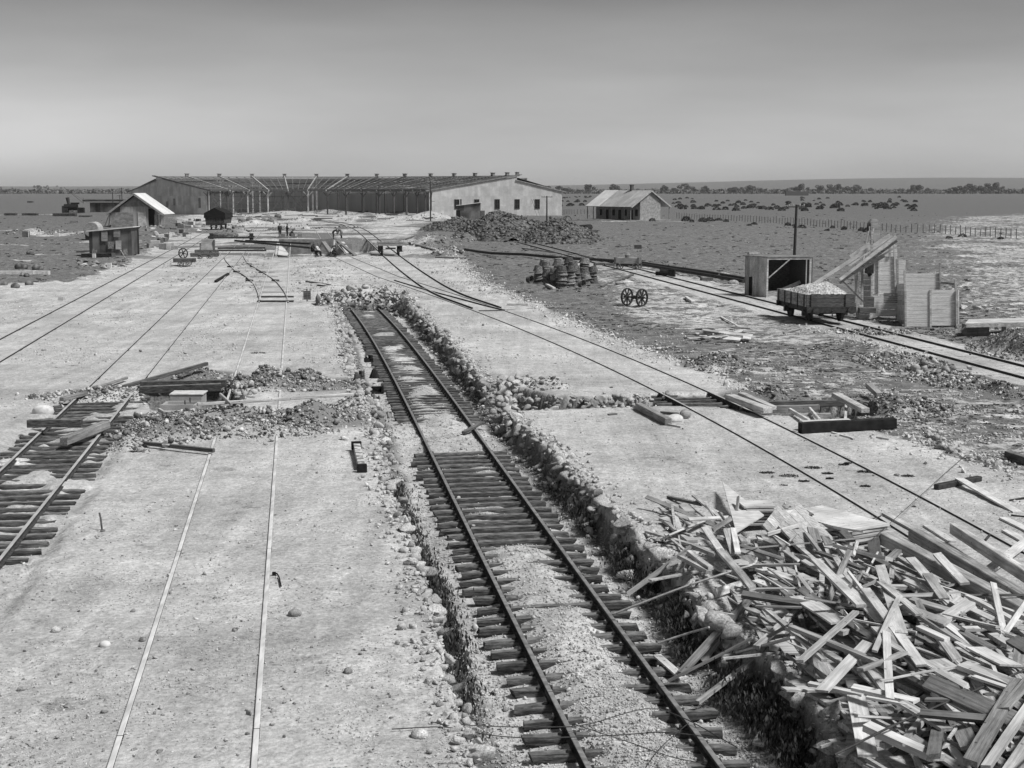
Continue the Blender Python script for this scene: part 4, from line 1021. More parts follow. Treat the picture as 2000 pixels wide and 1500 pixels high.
# ------------------------------------------------------------------ flat trolley on the curved line
c = P(763, 500); fw = empty('flat_trolley', c, 'low flat trolley standing end-on on the curving track', 'trolley')
dv = (P(751, 485)-P(766, 501)); dv = Vector((-.12, 1, 0)).normalized(); sv = Vector((dv.y, -dv.x, 0)); q = lambda x, y, z: c+sv*x+dv*y+Vector((0,0,z))
b = MB()
for k in range(7): b.box(q(-1.08+k*.36, 1.5, 1.28), (.33, 3.6, .07), math.atan2(dv.y, dv.x)-math.pi/2)
b.build('deck', M_woodmid, fw)
b = MB(); b.bar(q(-1.2,-.2,1.12), q(1.2,-.2,1.12), .16, .26); b.build('end_beam', M_woodmid, fw)
b = MB(); b.bar(q(-.8,-.2,1.0), q(-.8,3.3,1.0), .12, .25); b.bar(q(.8,-.2,1.0), q(.8,3.3,1.0), .12, .25); b.bar(q(-.5,-.1,.75), q(.5,-.1,.75), .12, .15); b.build('underframe', M_iron, fw)
for s_ in (-1, 1):
    for yy in (.25, 2.7):
        b = MB(); wheel(b, q(s_*.8, yy, .45), .42, sv, solid=True, w=.14); b.build('wheel', M_iron, fw)
        b = MB(); b.box(q(s_*1.0, yy, .75), (.28, .45, .7)); b.build('axle_box', M_iron, fw)

# ------------------------------------------------------------------ three small carts left of the points
def cart(px, py, wpx, label, L_=None, deckz=.62, ang=.15, box=None, name='hand_trolley'):
    c = P(px, py); s_ = PXM(py); w = wpx/s_; root = empty(name, c, label, 'trolley', rz=ang)
    b = MB(); b.box((0, 0, deckz), (w, 1.1, .12)); me = b.mesh('deck', M_wooddk); link('deck', me, root)
    b = MB(); b.box((0, -.5, deckz-.17), (w*.98, .12, .2)); b.box((0, .5, deckz-.17), (w*.98, .12, .2)); b.box((w*.42, 0, deckz-.1), (.15, 1.2, .3)); b.box((-w*.42, 0, deckz-.1), (.15, 1.2, .3)); link('underframe', b.mesh('underframe', M_wooddk), root)
    for xx in (-w*.17, w*.17):
        for yy in (-.6, .6):
            b = MB(); wheel(b, (xx, yy, .25), .25, (0, 1, 0), w=.07, spokes=6, n=16, rim=.05); link('wheel', b.mesh('wheel', M_steel), root)
    if box:
        b = MB(); x0, x1, h = box; b.prism([(x0,-.5,deckz+.06),(x1,-.5,deckz+.06),(x1-.1,-.35,deckz+h),(x0+.15,-.35,deckz+h)], (0, .9, 0)); link('hopper', b.mesh('hopper', M_woodmid), root)
        b = MB(); b.box((x1, 0, deckz+h*.5), (.1, 1.1, h*.9)); link('end_board', b.mesh('end_board', M_wooddk), root)
        b = MB(); b.box((x0, 0, deckz+h*.35), (.1, 1.1, h*.6)); link('end_board', b.mesh('end_board', M_wooddk), root)
    return root
cart(361, 520, 43, 'low hand trolley on spoked wheels, nearest of the carts by the left track')
cart(400, 506, 54, 'hand trolley with a side wheel behind the low cart', deckz=.5, ang=.1)
cart(404, 499, 46, 'tip trolley carrying a grey box hopper', deckz=.5, box=(-.6, .75, 1.1), name='tip_trolley')
c = P(358, 505); b = MB(); wheel(b, c+Vector((0, 0, .5)), .5, (.3, 1, 0), w=.1, spokes=6); o = b.build('loose_wheel', M_iron); tag(o, 'single spoked iron wheel propped against the left cart', 'wheel')

# ------------------------------------------------------------------ quarry trolley by the pipeline
c = P(1226, 527); qt = empty('quarry_trolley', c, 'small dusty four wheeled quarry trolley beside the pipeline at the right', 'trolley', rz=-.25)
def lp(name, mb, mt, root): return link(name, mb.mesh(name, mt), root)
b = MB(); b.box((0, 0, .75), (1.75, 1.2, .45)); lp('box', b, M_woodmid, qt)
for x_ in (-.95, .95): b = MB(); b.box((x_, 0, .78), (.14, 1.3, .5)); lp('end_board', b, M_wooddk, qt)
b = MB(); b.bar((-.9,-.5,.45), (.9,-.5,.45), .12, .2); b.bar((-.9,.5,.45), (.9,.5,.45), .12, .2); lp('underframe', b, M_iron, qt)
for xx in (-.75, .75):
    for yy in (-.62, .62): b = MB(); wheel(b, (xx, yy, .3), .3, (0, 1, 0), w=.08, spokes=6, n=16, rim=.06); lp('wheel', b, M_steel, qt)
b = MB(); b.lathe([(.02,.95),(.22,.98),(.26,1.2),(.1,1.35),(.01,1.35)], n=12); lp('bucket', b, M_woodmid, qt)
c = P(1303, 541); pb = empty('anvil_block', c, 'dark iron drum and bracket lying across the pipeline', 'iron block', rz=-.3)
b = MB(); b.tube([(-.55,0,.35),(.1,0,.28)], .25, 12); lp('drum', b, M_black, pb)
b = MB(); b.box((.35,0,.3), (.5,.4,.55)); b.box((-.7,0,.25), (.3,.35,.3)); lp('bracket', b, M_black, pb)

# ------------------------------------------------------------------ pipeline (two dark pipes on the ground)
for (pts_, r_, lab) in (([(1008-100,493),(960,499),(1020,503),(1100,510),(1160,513),(1215,517),(1300,532),(1380,545),(1453,556)], .13, 'long dark pipe on the ground from the coal heap to the open shed'),
                   ([(1252,517),(1300,526),(1380,540),(1455,551)], .10, 'second thinner dark pipe lying beyond the long one')):
    b = MB(); b.tube(catmull([G(*q_)+Vector((0, 0, .28)) for q_ in pts_], 3), r_, 8); o = b.build('iron_pipe', M_iron); tag(o, lab, 'pipe')
for q_ in [(960,503),(1170,519),(1190,520),(1380,548)]:
    p = G(*q_); b = MB(); b.box(p+Vector((0,0,.1)), (.9,.3,.24), .3); o = b.build('timber_block', M_wooddk)
    tag(o, {960:'dark block under the pipe near the coal heap', 1170:'dark timber block left of the quarry trolley', 1190:'short dark block touching the quarry trolley', 1380:'dark block under the pipe near the open shed'}[q_[0]], 'timber block')

# ------------------------------------------------------------------ heaps of coal
def heap(px, py, wpx, dep, h, label, mt, seed, chunk=.25, n=1500, name='coal_heap', rough=.5):
    r2 = np.random.default_rng(seed); c = P(px, py); rx = wpx/PXM(py)/2; ry = dep/2
    m = 90; u = np.linspace(-1.1, 1.1, m); X, Y = np.meshgrid(u*rx, u*ry, indexing='ij'); x = X.ravel()+c.x; y = Y.ravel()+c.y
    def hh(x, y):
        q = np.hypot((x-c.x)/rx, (y-c.y)/ry)+(fbm(x+seed, y, .35, 3)-.5)*.7
        v = h*np.clip(1-q, 0, 1)**.75*(.75+.5*fbm(x, y+seed, .5, 3)); v = v+(fbm(x, y, 2.2, 3)-.5)*rough*np.clip(v*3, 0, 1); return v-.12
    V = np.column_stack([x-c.x, y-c.y, hh(x, y)]); i = np.arange(m-1)[:, None]*m+np.arange(m-1)[None]; F = np.stack([i, i+m, i+m+1, i+1], -1).reshape(-1, 4)
    root = empty(name, (c.x, c.y, 0), label, 'heap')
    o = link('heap_body', np_mesh('heap_body', V, F, mt), root)
    a = r2.uniform(0, 6.283, n); q = np.sqrt(r2.random(n))*1.05; xx = c.x+rx*q*np.cos(a); yy = c.y+ry*q*np.sin(a)
    s_ = np.clip(r2.lognormal(math.log(chunk), .4, n), .06, chunk*2.2); zz = np.maximum(hh(xx, yy), 0)
    so = scatter('lumps', np.column_stack([xx-c.x, yy-c.y, zz]), s_, mt, None, None, sub=1, sink=.35, kind='stuff'); so.parent = root
    return root
heap(985, 462, 190, 40, 3.0, 'dark coal heap directly behind the stacked baskets', M_coal, 3, n=3200, chunk=.3)
heap(1085, 470, 170, 26, 2.6, 'dark coal heap tapering away to the right', M_coal, 4, n=2400, chunk=.28)
heap(890, 448, 130, 30, 1.9, 'dark coal heap in front of the small shed, left end', M_coal, 5, n=1600, chunk=.28)
heap(968, 440, 90, 20, 2.6, 'dark coal heap beside the small shed, farthest back', M_coal, 6, n=1200, chunk=.3)
heap(1040, 446, 110, 16, 1.4, 'low dark coal heap behind, near the telegraph pole', M_coal, 8, n=1200, chunk=.28)
p = P(947, 437); b = MB(); b.tube([(p.x, p.y-1, .9), (p.x+.1, p.y+.4, .9)], .62, 14); tag(b.build('iron_drum', M_black), 'black drum lying beside the small shed', 'drum')

# ------------------------------------------------------------------ poles
def pole(px, pyb, h, arm, label, lean=0, armz=.2, two=False):
    c = P(px, pyb); root = empty('telegraph_pole', c, label, 'pole')
    b = MB(); b.tube([c+Vector((0,0,-.4)), c+Vector((lean,0,h))], [.15, .11], 8); b.build('post', M_iron, root)
    b = MB(); b.bar(c+Vector((lean-arm/2,0,h-armz)), c+Vector((lean+arm/2,0,h-armz)), .10, .12); b.build('crossarm', M_wooddk, root)
    b = MB()
    for k in (-.45, -.2, .2, .45): b.lathe([(.05,0),(.06,.1),(.03,.2)], c+Vector((lean+arm*k,0,h-armz+.06)), 6)
    b.build('insulators', M_conc, root)
    if two:
        b = MB(); b.bar(c+Vector((0,0,h*.5)), c+Vector((.9,0,h*.5)), .08, .08); b.build('bracket', M_iron, root)
pole(841, 432, 8.1, 1.2, 'tall thin telegraph pole in front of the roundhouse', two=True)
pole(1068, 440, 5.3, 2.0, 'short thick pole with a crossarm behind the coal heaps')
pole(1551, 510, 5.1, 1.5, 'telegraph pole rising behind the open timber shed', lean=.1)
for i, (px, pyb, h) in enumerate([(221,413,5.5),(239,412,7.0),(235,412,4.8)]): pole(px, pyb, h, 1.6, ['distant double armed pole above the long dark shed', 'tallest distant pole behind the gabled hut', 'middle distant pole behind the gabled hut'][i])

# ------------------------------------------------------------------ baskets
def basket_mesh():
    b = MB(); b.lathe([(.20,0),(.22,.03),(.21,.06),(.235,.10),(.225,.14),(.25,.18),(.24,.22),(.27,.26),(.26,.30),(.295,.34),(.30,.37),(.27,.37),(.26,.34),(.19,.03),(.0,.03)], n=18)
    return b.mesh('coal_basket', M_basket)
BM_ = basket_mesh()
stacks = [(1050,552,5,.04),(1064,550,6,.05),(1072,558,5,-.06),(1084,559,5,.0),(1097,560,6,.0),(1112,559,6,0.02),(1128,558,6,-.08),(1143,556,5,-.06),(1158,554,5,-.05),(1090,548,7,.02),(1108,546,7,.05),(1120,549,6,.0),(1140,547,7,.03),(1063,543,6,.0)]
SN = ['far left edge', 'second from the left', 'left, in front', 'left of centre', 'centre front', 'centre', 'right of centre', 'right side', 'far right', 'back row left', 'back row centre', 'back row middle', 'back row right', 'back left']
for si, (px, py, n_, ln) in enumerate(stacks):
    c = P(px, py)
    for k in range(n_):
        o = link('coal_basket', BM_); z = k*.205; o.location = (c.x+ln*z*2+random.uniform(-.02, .02), c.y+random.uniform(-.02, .02), z+.37)
        o.rotation_euler = (math.pi+random.uniform(-.16, .16), ln*1.3+random.uniform(-.16, .16), random.uniform(0, 6)); s_ = random.uniform(1.25, 1.5); o.scale = (s_, s_*random.uniform(.9, 1), 1.1)
        tag(o, f'dark upturned wicker basket, {SN[si]} stack of the pile'+(', topmost' if k == n_-1 else ''), 'basket', 'stacked coal baskets: '+SN[si])
for (px, py, lab) in ((1030,553,'dark basket lying on its side at the left of the stacks'), (1131,562,'pale basket bottom leaning on the stacks in front')):
    o = link('coal_basket', BM_); c = P(px, py); o.location = (c.x, c.y, .26); o.rotation_euler = (math.pi/2, .2, .9); tag(o, lab, 'basket')

# ------------------------------------------------------------------ loose wheelset
c = P(1239, 598); ws = empty('wheelset', c, 'pair of spoked wheels on an axle standing on the dirt', 'wheelset')
axd = Vector((.72, -.69, 0)).normalized()
for s_ in (-1, 1):
    b = MB(); wheel(b, c+axd*s_*.53+Vector((0,0,.50)), .5, axd, w=.11, spokes=9, rim=.06, n=28); b.build('wheel', M_iron, ws)
b = MB(); b.tube([c-axd*.75+Vector((0,0,.5)), c+axd*.75+Vector((0,0,.5))], .055, 10); b.tube([c-axd*.15+Vector((0,0,.5)), c+axd*.15+Vector((0,0,.5))], .11, 10); b.build('axle', M_iron, ws)

# ------------------------------------------------------------------ open timber shed
cn = P(1496, 582); lf = P(1457, 577); t1 = (lf-cn).normalized(); t2 = Vector((-t1.y, t1.x, 0)); t2 = t2 if t2.x > 0 else -t2
t2 = Vector((.985, .17, 0)).normalized()
sh = empty('open_shed', cn, 'open fronted plank shed with a dark interior beside the wagon', 'shed')
Ls, Wf, Hs = 2.5, 2.85, 2.4
e = lambda a, b_, z: cn+t1*a+t2*b_+Vector((0,0,z))
x = 0; k = 0
while x < Ls:
    w = random.uniform(.2, .32); w = min(w, Ls-x); b = MB(); z0 = 0 if not (1.55 < x < 1.9) else .0
    b.slab(e(x+.012,0,z0), e(x+w-.012,0,z0), e(x+w-.012,0,Hs+random.uniform(-.03,.05)), e(x+.012,0,Hs+random.uniform(-.03,.05)), .035)
    b.build('wall_board', M_wood, sh); x += w
b = MB(); b.slab(e(1.6,-.045,.05), e(1.95,-.045,.05), e(1.95,-.045,1.15), e(1.6,-.045,1.2), .02); b.build('hatch', M_black, sh)
b = MB(); b.slab(e(Ls,0,0), e(Ls,Wf,0), e(Ls,Wf,Hs), e(Ls,0,Hs), .05); b.slab(e(0,Wf,0), e(Ls,Wf,0), e(Ls,Wf,Hs), e(0,Wf,Hs), .05); b.build('back_wall', M_wooddk, sh)
b = MB(); b.slab(e(-.1,-.1,Hs+.03), e(-.1,Wf+.1,Hs+.03), e(Ls+.15,Wf+.1,Hs), e(Ls+.15,-.1,Hs), .05); b.build('roof', M_woodmid, sh)
b = MB(); b.bar(e(0,.06,0), e(0,.06,Hs), .1, .1); b.bar(e(0,Wf-.1,0), e(0,Wf-.1,Hs), .12, .12); b.bar(e(0,Wf-.35,0), e(0,Wf-.35,Hs), .06, .06); b.bar(e(0,0,Hs-.05), e(0,Wf,Hs-.05), .1, .12); b.build('frame', M_wood, sh)
b = MB(); b.bar(e(-.05,.1,1.2), e(-.05,1.5,Hs-.02), .06, .06); b.build('brace', M_wood, sh)
b = MB(); b.bar(e(1.0,1.3,.3), e(.8,2.6,.9), .1, .2); b.bar(e(.9,.5,.2), e(.9,2.5,.25), .3, .3); b.build('bench', M_woodmid, sh)
p = e(2.2, .35, 2.6); o = MB().box(p, (.8, .2, .12), .5).build('timber_offcut', M_wood); tag(o, 'pale offcut lying on the back edge of the open shed roof', 'offcut')

# ------------------------------------------------------------------ ballast wagon
wg = empty('ballast_wagon', P(1606, 624), 'low sided open wagon heaped with pale crushed stone beside the plant', 'wagon')
d7 = (T7[1]-T7[0]).normalized(); d7 = d7 if d7.y > 0 else -d7; s7 = Vector((d7.y, -d7.x, 0))
c = P(1610, 628, .12); w = lambda x, y, z: Vector((c.x, c.y, 0))+s7*x+d7*y+Vector((0,0,z+.12))
Mw = MT('wagon_boards', .18, .42, 3, stretch=(1,1,5), rough=.9, bump=.3, fine=(14,.3))
BW, B0, B1, ZB, ZT = 1.18, -.85, 3.75, .78, 1.36
for s_ in (-1, 1):
    b = MB()
    for k in range(3): b.bar(w(s_*BW, B0, ZB+.1+k*.2), w(s_*BW, B1, ZB+.1+k*.2), .06, .185)
    b.build('side_board', Mw, wg)
    for yy in np.linspace(B0+.3, B1-.3, 5):
        b = MB(); b.bar(w(s_*(BW+.05), yy, ZB-.1), w(s_*(BW+.05), yy, ZT+.02), .05, .08); b.build('stanchion', M_iron, wg)
for yy in (B0, B1):
    b = MB()
    for k in range(3): b.bar(w(-BW-.03, yy, ZB+.1+k*.2), w(BW+.03, yy, ZB+.1+k*.2), .06, .185)
    b.build('end_board', Mw if yy > 0 else M_wooddk, wg)
for xx in (-.85, .85): b = MB(); b.bar(w(xx, B0-.06, ZB-.12), w(xx, B0-.06, ZT+.04), .09, .28, up=(1,0,0)); b.build('end_stanchion', M_wooddk, wg)
b = MB(); b.slab(w(-BW, B0, ZB), w(BW, B0, ZB), w(BW, B1, ZB), w(-BW, B1, ZB), .06); b.build('floor', M_wooddk, wg)
b = MB()
for xx in (-.95, .95): b.bar(w(xx, B0-.1, ZB-.14), w(xx, B1+.1, ZB-.14), .12, .24)
for yy in (B0-.1, B1+.1): b.bar(w(-1.2, yy, ZB-.14), w(1.2, yy, ZB-.14), .14, .28)
b.bar(w(-.4, B0, .5), w(-.4, B1, .5), .06, .08); b.build('underframe', M_iron, wg)
for yy in (0, 2.85):
    ax_ = MB(); ax_.tube([w(-.98, yy, .42), w(.98, yy, .42)], .06, 8); ax_.build('axle', M_iron, wg)
    for s_ in (-1, 1):
        b = MB(); wheel(b, w(s_*.78, yy, .42), .42, s7, w=.13, rim=.07, solid=True, n=24); b.build('wheel', M_iron, wg)
        b = MB(); b.box(w(s_*1.0, yy, .45), (.24, .34, .3)); b.bar(w(s_*1.0, yy-.45, .64), w(s_*1.0, yy+.45, .64), .08, .1); b.build('axle_box', M_iron, wg)
for s_ in (-1, 1):
    b = MB(); b.tube([w(s_*.86, B0-.15, .66), w(s_*.86, B0-.5, .66)], [.09, .09], 10); b.tube([w(s_*.86, B0-.5, .66), w(s_*.86, B0-.56, .66)], .19, 14); b.build('buffer', M_iron, wg)
b = MB()
for k in range(3): b.tube([w(0, B0-.2, .62-k*.1), w(.02, B0-.28, .56-k*.1)], .035, 6)
b.build('coupling', M_iron, wg)
# load
m_ = 40; uu = np.linspace(-1, 1, m_); V = []; 
for i in range(m_):
    for j in range(m_):
        x_ = uu[i]*(BW-.04); y_ = B0+.05+(uu[j]+1)/2*(B1-B0-.1); edge = min(1, (1-abs(uu[i]))*2.4)
        hgt = ZT-.10+.10*edge+.46*max(0, 1-math.hypot((x_-.5)/1.7, (y_-1.5)/2.3))**.7*edge**.6+.05*random.random()
        V.append(w(x_, y_, hgt))
F = [(i*m_+j, (i+1)*m_+j, (i+1)*m_+j+1, i*m_+j+1) for i in range(m_-1) for j in range(m_-1)]
b = MB(); b.add(V, F); o = b.build('crushed_stone_load', M_pebble, None); o['category'] = 'stone load'; tag(o, 'pale crushed stone heaped in the open wagon under the chute', 'stone load')

# ------------------------------------------------------------------ crushing plant: tower, chute, elevator, bins
cp = empty('crushing_plant', P(1725, 622), 'timber stone crushing plant with sloping chute and belt elevator', 'crushing plant')
DY = P(1725, 624).y
def A(px, py, dd=0): return AT(px, py, DY+dd)
Mb = MT('plant_boards', .5, .68, 2.5, stretch=(.6,.6,7), rough=.9, bump=.4, fine=(14,.25), bdist=.01)
def boards(pxl, pxr, pyt, pyb, n, dd0, dd1, name, root, mt=None, jit=.5):
    for k in range(n):
        y0 = pyt+(pyb-pyt)*k/n+.4; y1 = pyt+(pyb-pyt)*(k+1)/n-.4; j = random.uniform(-jit, jit)
        a = A(pxl+j, y1, dd0); b_ = A(pxr+random.uniform(-jit, jit), y1, dd1); c_ = Vector((b_.x, b_.y, A(pxr, y0, dd1).z)); d_ = Vector((a.x, a.y, A(pxl, y0, dd0).z))
        b = MB(); b.slab(a, b_, c_, d_, .05); b.build(name, mt or Mb, root)
boards(1703, 1750, 501, 575, 8, 0, 0, 'tower_board', cp)
boards(1703, 1751, 577, 618, 3, -.15, -.15, 'tower_board', cp)
boards(1684, 1703, 535, 612, 7, 1.5, 0, 'tower_side_board', cp, M_wood)
boards(1751, 1768, 555, 622, 6, 0, -1.2, 'tower_side_board', cp)
boards(1678, 1703, 596, 624, 3, -.3, -.2, 'tower_board', cp); boards(1722, 1752, 478, 501, 3, .3, .3, 'tower_board', cp)
boards(1750, 1768, 508, 554, 5, .5, .5, 'tower_side_board', cp)
for a_, b_, w2 in (((1746,470),(1751,620),.09), ((1703,450),(1702,626),.09), ((1684,520),(1684,612),.10), ((1738,470),(1738,502),.10), ((1672,533),(1676,622),.16), ((1716,495),(1716,620),.07), ((1753,505),(1754,600),.08)):
    b = MB(); p = A(*a_, -.1); q_ = A(*b_, -.1); b.bar(p, q_, w2, w2); b.build('post', M_wood, cp)
# conveyor trough
ct = empty('chute', (0,0,0)); ct.parent = cp; ct.location = (0,0,0)
def chute_bar(a_, b_, w2, h2, mt, dd=0, name='chute_plank', dd2=None):
    b = MB(); b.bar(A(*a_, dd), A(*b_, dd if dd2 is None else dd2), w2, h2); return b.build(name, mt, cp)
bpy.data.objects.remove(ct)
chute_bar((1750,462), (1641,546), .08, .14, M_woodpale, -1.2); chute_bar((1752,470), (1640,553), .08, .11, M_wooddk, -1.25)
chute_bar((1738,459), (1588,556), .08, .16, M_woodpale, .1); chute_bar((1749,466), (1642,547), .16, .04, M_woodpale, -.5, 'chute_floor')
chute_bar((1742,461), (1658,520), .2, .05, M_woodpale, -.1, 'chute_floor'); chute_bar((1700,478), (1662,504), .05, .3, M_woodpale, .3)
chute_bar((1728,500), (1648,545), .05, .12, M_wood, -1.0); chute_bar((1752,482), (1700,512), .06, .08, M_wood, -1.1)
chute_bar((1643,546), (1689,592), .07, .07, M_wooddk, -1.2, 'brace'); chute_bar((1674,560), (1688,500), .08, .08, M_wood, -.4, 'brace'); chute_bar((1668,600), (1676,560), .06, .06, M_wood, -.4, 'brace')
# elevator leg and head
chute_bar((1698,442), (1683,522), .08, .10, M_wood, .6, 'elevator_rail'); chute_bar((1706,446), (1694,522), .08, .10, M_wood, .6, 'elevator_rail')
chute_bar((1697,447), (1685,520), .05, .28, M_woodmid, .8, 'belt')
b = MB(); hp_ = [A(1699,450,1.0), A(1699,434,1.0), A(1704,428,1.0), A(1712,428,1.0), A(1718,434,1.0), A(1719,462,1.0), A(1708,475,1.0)]
b.prism(hp_, (0, .5, 0)); b.build('elevator_head', M_wood, cp)
b = MB(); wheel(b, A(1697, 443, .7), .24, (1, -.5, 0), w=.1, spokes=6, rim=.05, n=20); b.build('pulley', M_iron, cp)
b = MB(); b.box(A(1698, 524, -.4), (.35, .4, .5)); b.tube([A(1692, 515, -.4), A(1701, 538, -.4)], .07, 8); b.tube([A(1690, 520, -.4), A(1698, 540, -.4)], .05, 8); wheel(b, A(1690, 516, -.5), .2, (.2, 1, 0), w=.1, spokes=5, rim=.04); b.build('crusher_gear', M_iron, cp)
b = MB(); b.box(A(1693, 606, -.6), (.8, .5, .25)); b.box(A(1697, 590, -.6), (.5, .1, .5)); b.build('hopper_foot', M_wooddk, cp)
b = MB()
for k in range(5): b.bar(A(1726, 574+k*4, -.35), A(1767, 574.5+k*4, -1.0), .03, .06)
b.build('rack', M_woodmid, cp)
# fence-like bins
bn = empty('stone_bin', P(1815, 637), 'tall horizontal board bin standing open beside the crushing plant', 'bin')
DB = P(1815, 637).y
def boards2(pxl, pxr, pyt, pyb, n, Y0, Y1, root, mt):
    for k in range(n):
        y0 = pyt+(pyb-pyt)*k/n+.3; y1 = pyt+(pyb-pyt)*(k+1)/n-.3
        a = AT(pxl, y1, Y0); b_ = AT(pxr, y1, Y1); c_ = Vector((b_.x, b_.y, AT(pxr, y0, Y1).z)); d_ = Vector((a.x, a.y, AT(pxl, y0, Y0).z))
        b = MB(); b.slab(a, b_, c_, d_, .05); b.build('board', mt, root)
boards2(1767, 1817, 566, 638, 9, DB, DB, bn, Mb); boards2(1817.5, 1869, 566, 636, 9, DB+.08, DB+.08, bn, Mb)
boards2(1766, 1835, 534, 566, 4, DB+2.4, DB+2.4, bn, Mb); boards2(1755, 1767, 568, 634, 7, DB+2.2, DB, bn, M_wood)
boards2(1869, 1871, 566, 634, 6, DB, DB+2.2, bn, M_wood)
for px, yt, yb, dd in ((1767,528,566,2.3),(1836,513,580,2.3),(1866,546,568,1.2),(1768,566,640,-.08),(1817,566,640,-.06),(1868,567,638,-.04)):
    b = MB(); b.bar(AT(px, yt, DB+dd), AT(px+.5, yb, DB+dd), .09, .09); b.build('post', M_wood, bn)
b = MB(); b.bar(AT(1838,552,DB+2.2), AT(1868,555,DB+1.2), .07, .12); b.build('top_rail', M_wood, bn)
# ------------------------------------------------------------------ single timbers, rails and beams traced in the yard
def beam(a, b_, w, h, label, mt, name='timber_beam', cat='timber', za=None, zb=None, wear=True, group=None):
    """a, b_ photo pixels of the ends; lies on the ground unless heights are given"""
    pa = P(*a, za) if za is not None else G(*a); pb = P(*b_, zb) if zb is not None else G(*b_)
    if za is None: pa.z += h/2
    if zb is None: pb.z += h/2
    d = pb-pa; Ln = d.length; d.normalize(); mid = (pa+pb)/2
    bm = bmesh.new(); bmesh.ops.create_cube(bm, size=1)
    bmesh.ops.subdivide_edges(bm, edges=[e_ for e_ in bm.edges if abs(e_.verts[0].co.x-e_.verts[1].co.x) > .5], cuts=6)
    rr = random.Random(hash((a, b_)) & 0xffff)
    for v in bm.verts:
        v.co.x *= Ln; v.co.y *= w*(1+rr.uniform(-.05, .05)); v.co.z *= h*(1+rr.uniform(-.05, .05))
    me = bpy.data.meshes.new(name); bm.to_mesh(me); bm.free(); me.materials.append(mt)
    o = link(name, me); o.location = mid
    x = d; y = Vector((0,0,1)).cross(x).normalized(); z = x.cross(y); o.rotation_euler = Matrix((x, y, z)).transposed().to_euler()
    if min(w, h) > .06:
        md = o.modifiers.new('bevel', 'BEVEL'); md.width = .012; md.segments = 1
    return tag(o, label, cat, group)
# around the left trench
beam((275,752),(442,748),.26,.24,'upper of two long black beams across the left trench',M_sleeper,za=.16,zb=.2)
beam((272,762),(432,756),.26,.24,'lower of two long black beams across the left trench',M_sleeper,za=.14,zb=.16)
beam((232,758),(405,710),.12,.12,'long dark pole slanting up out of the left trench rubble',M_wooddk,za=.12,zb=.55)
beam((385,790),(690,770),.09,.09,'long thin pole lying over the middle spoil heaps',M_wood,za=.42,zb=.34)
beam((430,752+18),(452,790),.07,.09,'short plank leaning on the long thin pole',M_wood,za=.55,zb=.42)
beam((54,827),(160,826),.22,.2,'round dark log across the left foreground track',M_sleeper,za=.30,zb=.30)
beam((124,862),(208,829),.22,.2,'grey log slanting across the left foreground track',M_woodmid,za=.18,zb=.26)
beam((250,862),(418,880),.10,.10,'long dark pole in front of the left rubble heap',M_wooddk,za=.12,zb=.12)
beam((120,780),(168,768),.16,.12,'short dark sleeper in rubble beside the left foreground track',M_woodmid,za=.15,zb=.15)
beam((196,755),(248,738),.10,.08,'thin grey plank over the left foreground track',M_woodmid,za=.14,zb=.12)
beam((310,800),(355,826),.06,.09,'thin pale batten running down into the left trench',M_wood,za=.3,zb=.1)
beam((420,790),(452,787),.14,.12,'pale plank end by the centre of the left trench',M_wood,za=.3,zb=.3)
# the pale block and trough in the trench
c = P(351, 792, -.05); blk = empty('concrete_pit', (c.x, c.y, -.4), 'white topped concrete block with a trough set in the left trench', 'concrete block')
b = MB(); b.box((c.x, c.y+1.2, .0), (1.0, .8, .34), .03); b.build('block', M_conc, blk, bev=.02)
b = MB(); b.box((c.x+.02, c.y+1.2, .18), (1.04, .84, .03), .03); b.build('cap', M_cloth, blk)
b = MB(); b.box((c.x+.1, c.y+.1, -.06), (1.1, .08, .26)); b.box((c.x+.05, c.y-.6, -.10), (1.0, .08, .32)); b.box((c.x+.58, c.y-.25, -.1), (.08, .75, .3)); b.box((c.x-.4, c.y-.25, -.1), (.08, .75, .3)); b.build('trough', M_conc, blk)
b = MB(); b.tube([(c.x+.33, c.y-.05, .05), (c.x+.33, c.y-.05, .2)], .02, 6); b.tube([(c.x+.24, c.y-.35, .0), (c.x+.24, c.y-.35, .16)], .02, 6); b.build('bolts', M_iron, blk)
# sack of stone
def lump(px, py, sx, sy, sz, label, mt, name, cat, rz=0, dz=0):
    V, F = ICO[3]; V = V*np.array([sx, sy, sz]); V = V+np.column_stack([fbm(V[:, 0]*1+px, V[:, 1], 5/max(sx, .2), 2)-.5]*3)*.12*sx; V[:, 2] = np.maximum(V[:, 2], -sz*.5)
    p = G(px, py); o = link(name, np_mesh(name, V, F, mt, smooth=True)); o.location = (p.x, p.y, p.z+sz*.45+dz); o.rotation_euler = (0, 0, rz); return tag(o, label, cat)
lump(84,806,.32,.2,.2,'plump grey sack lying beside the left foreground track',M_cloth,'sack','sack')
lump(1338,818,.17,.14,.16,'dark end sack lying on a plank at the trench',M_woodmid,'sack','sack',.3,.03)
lump(1318,824,.26,.17,.15,'pale crumpled sack lying on a plank at the trench',M_cloth,'sack','sack',.5)
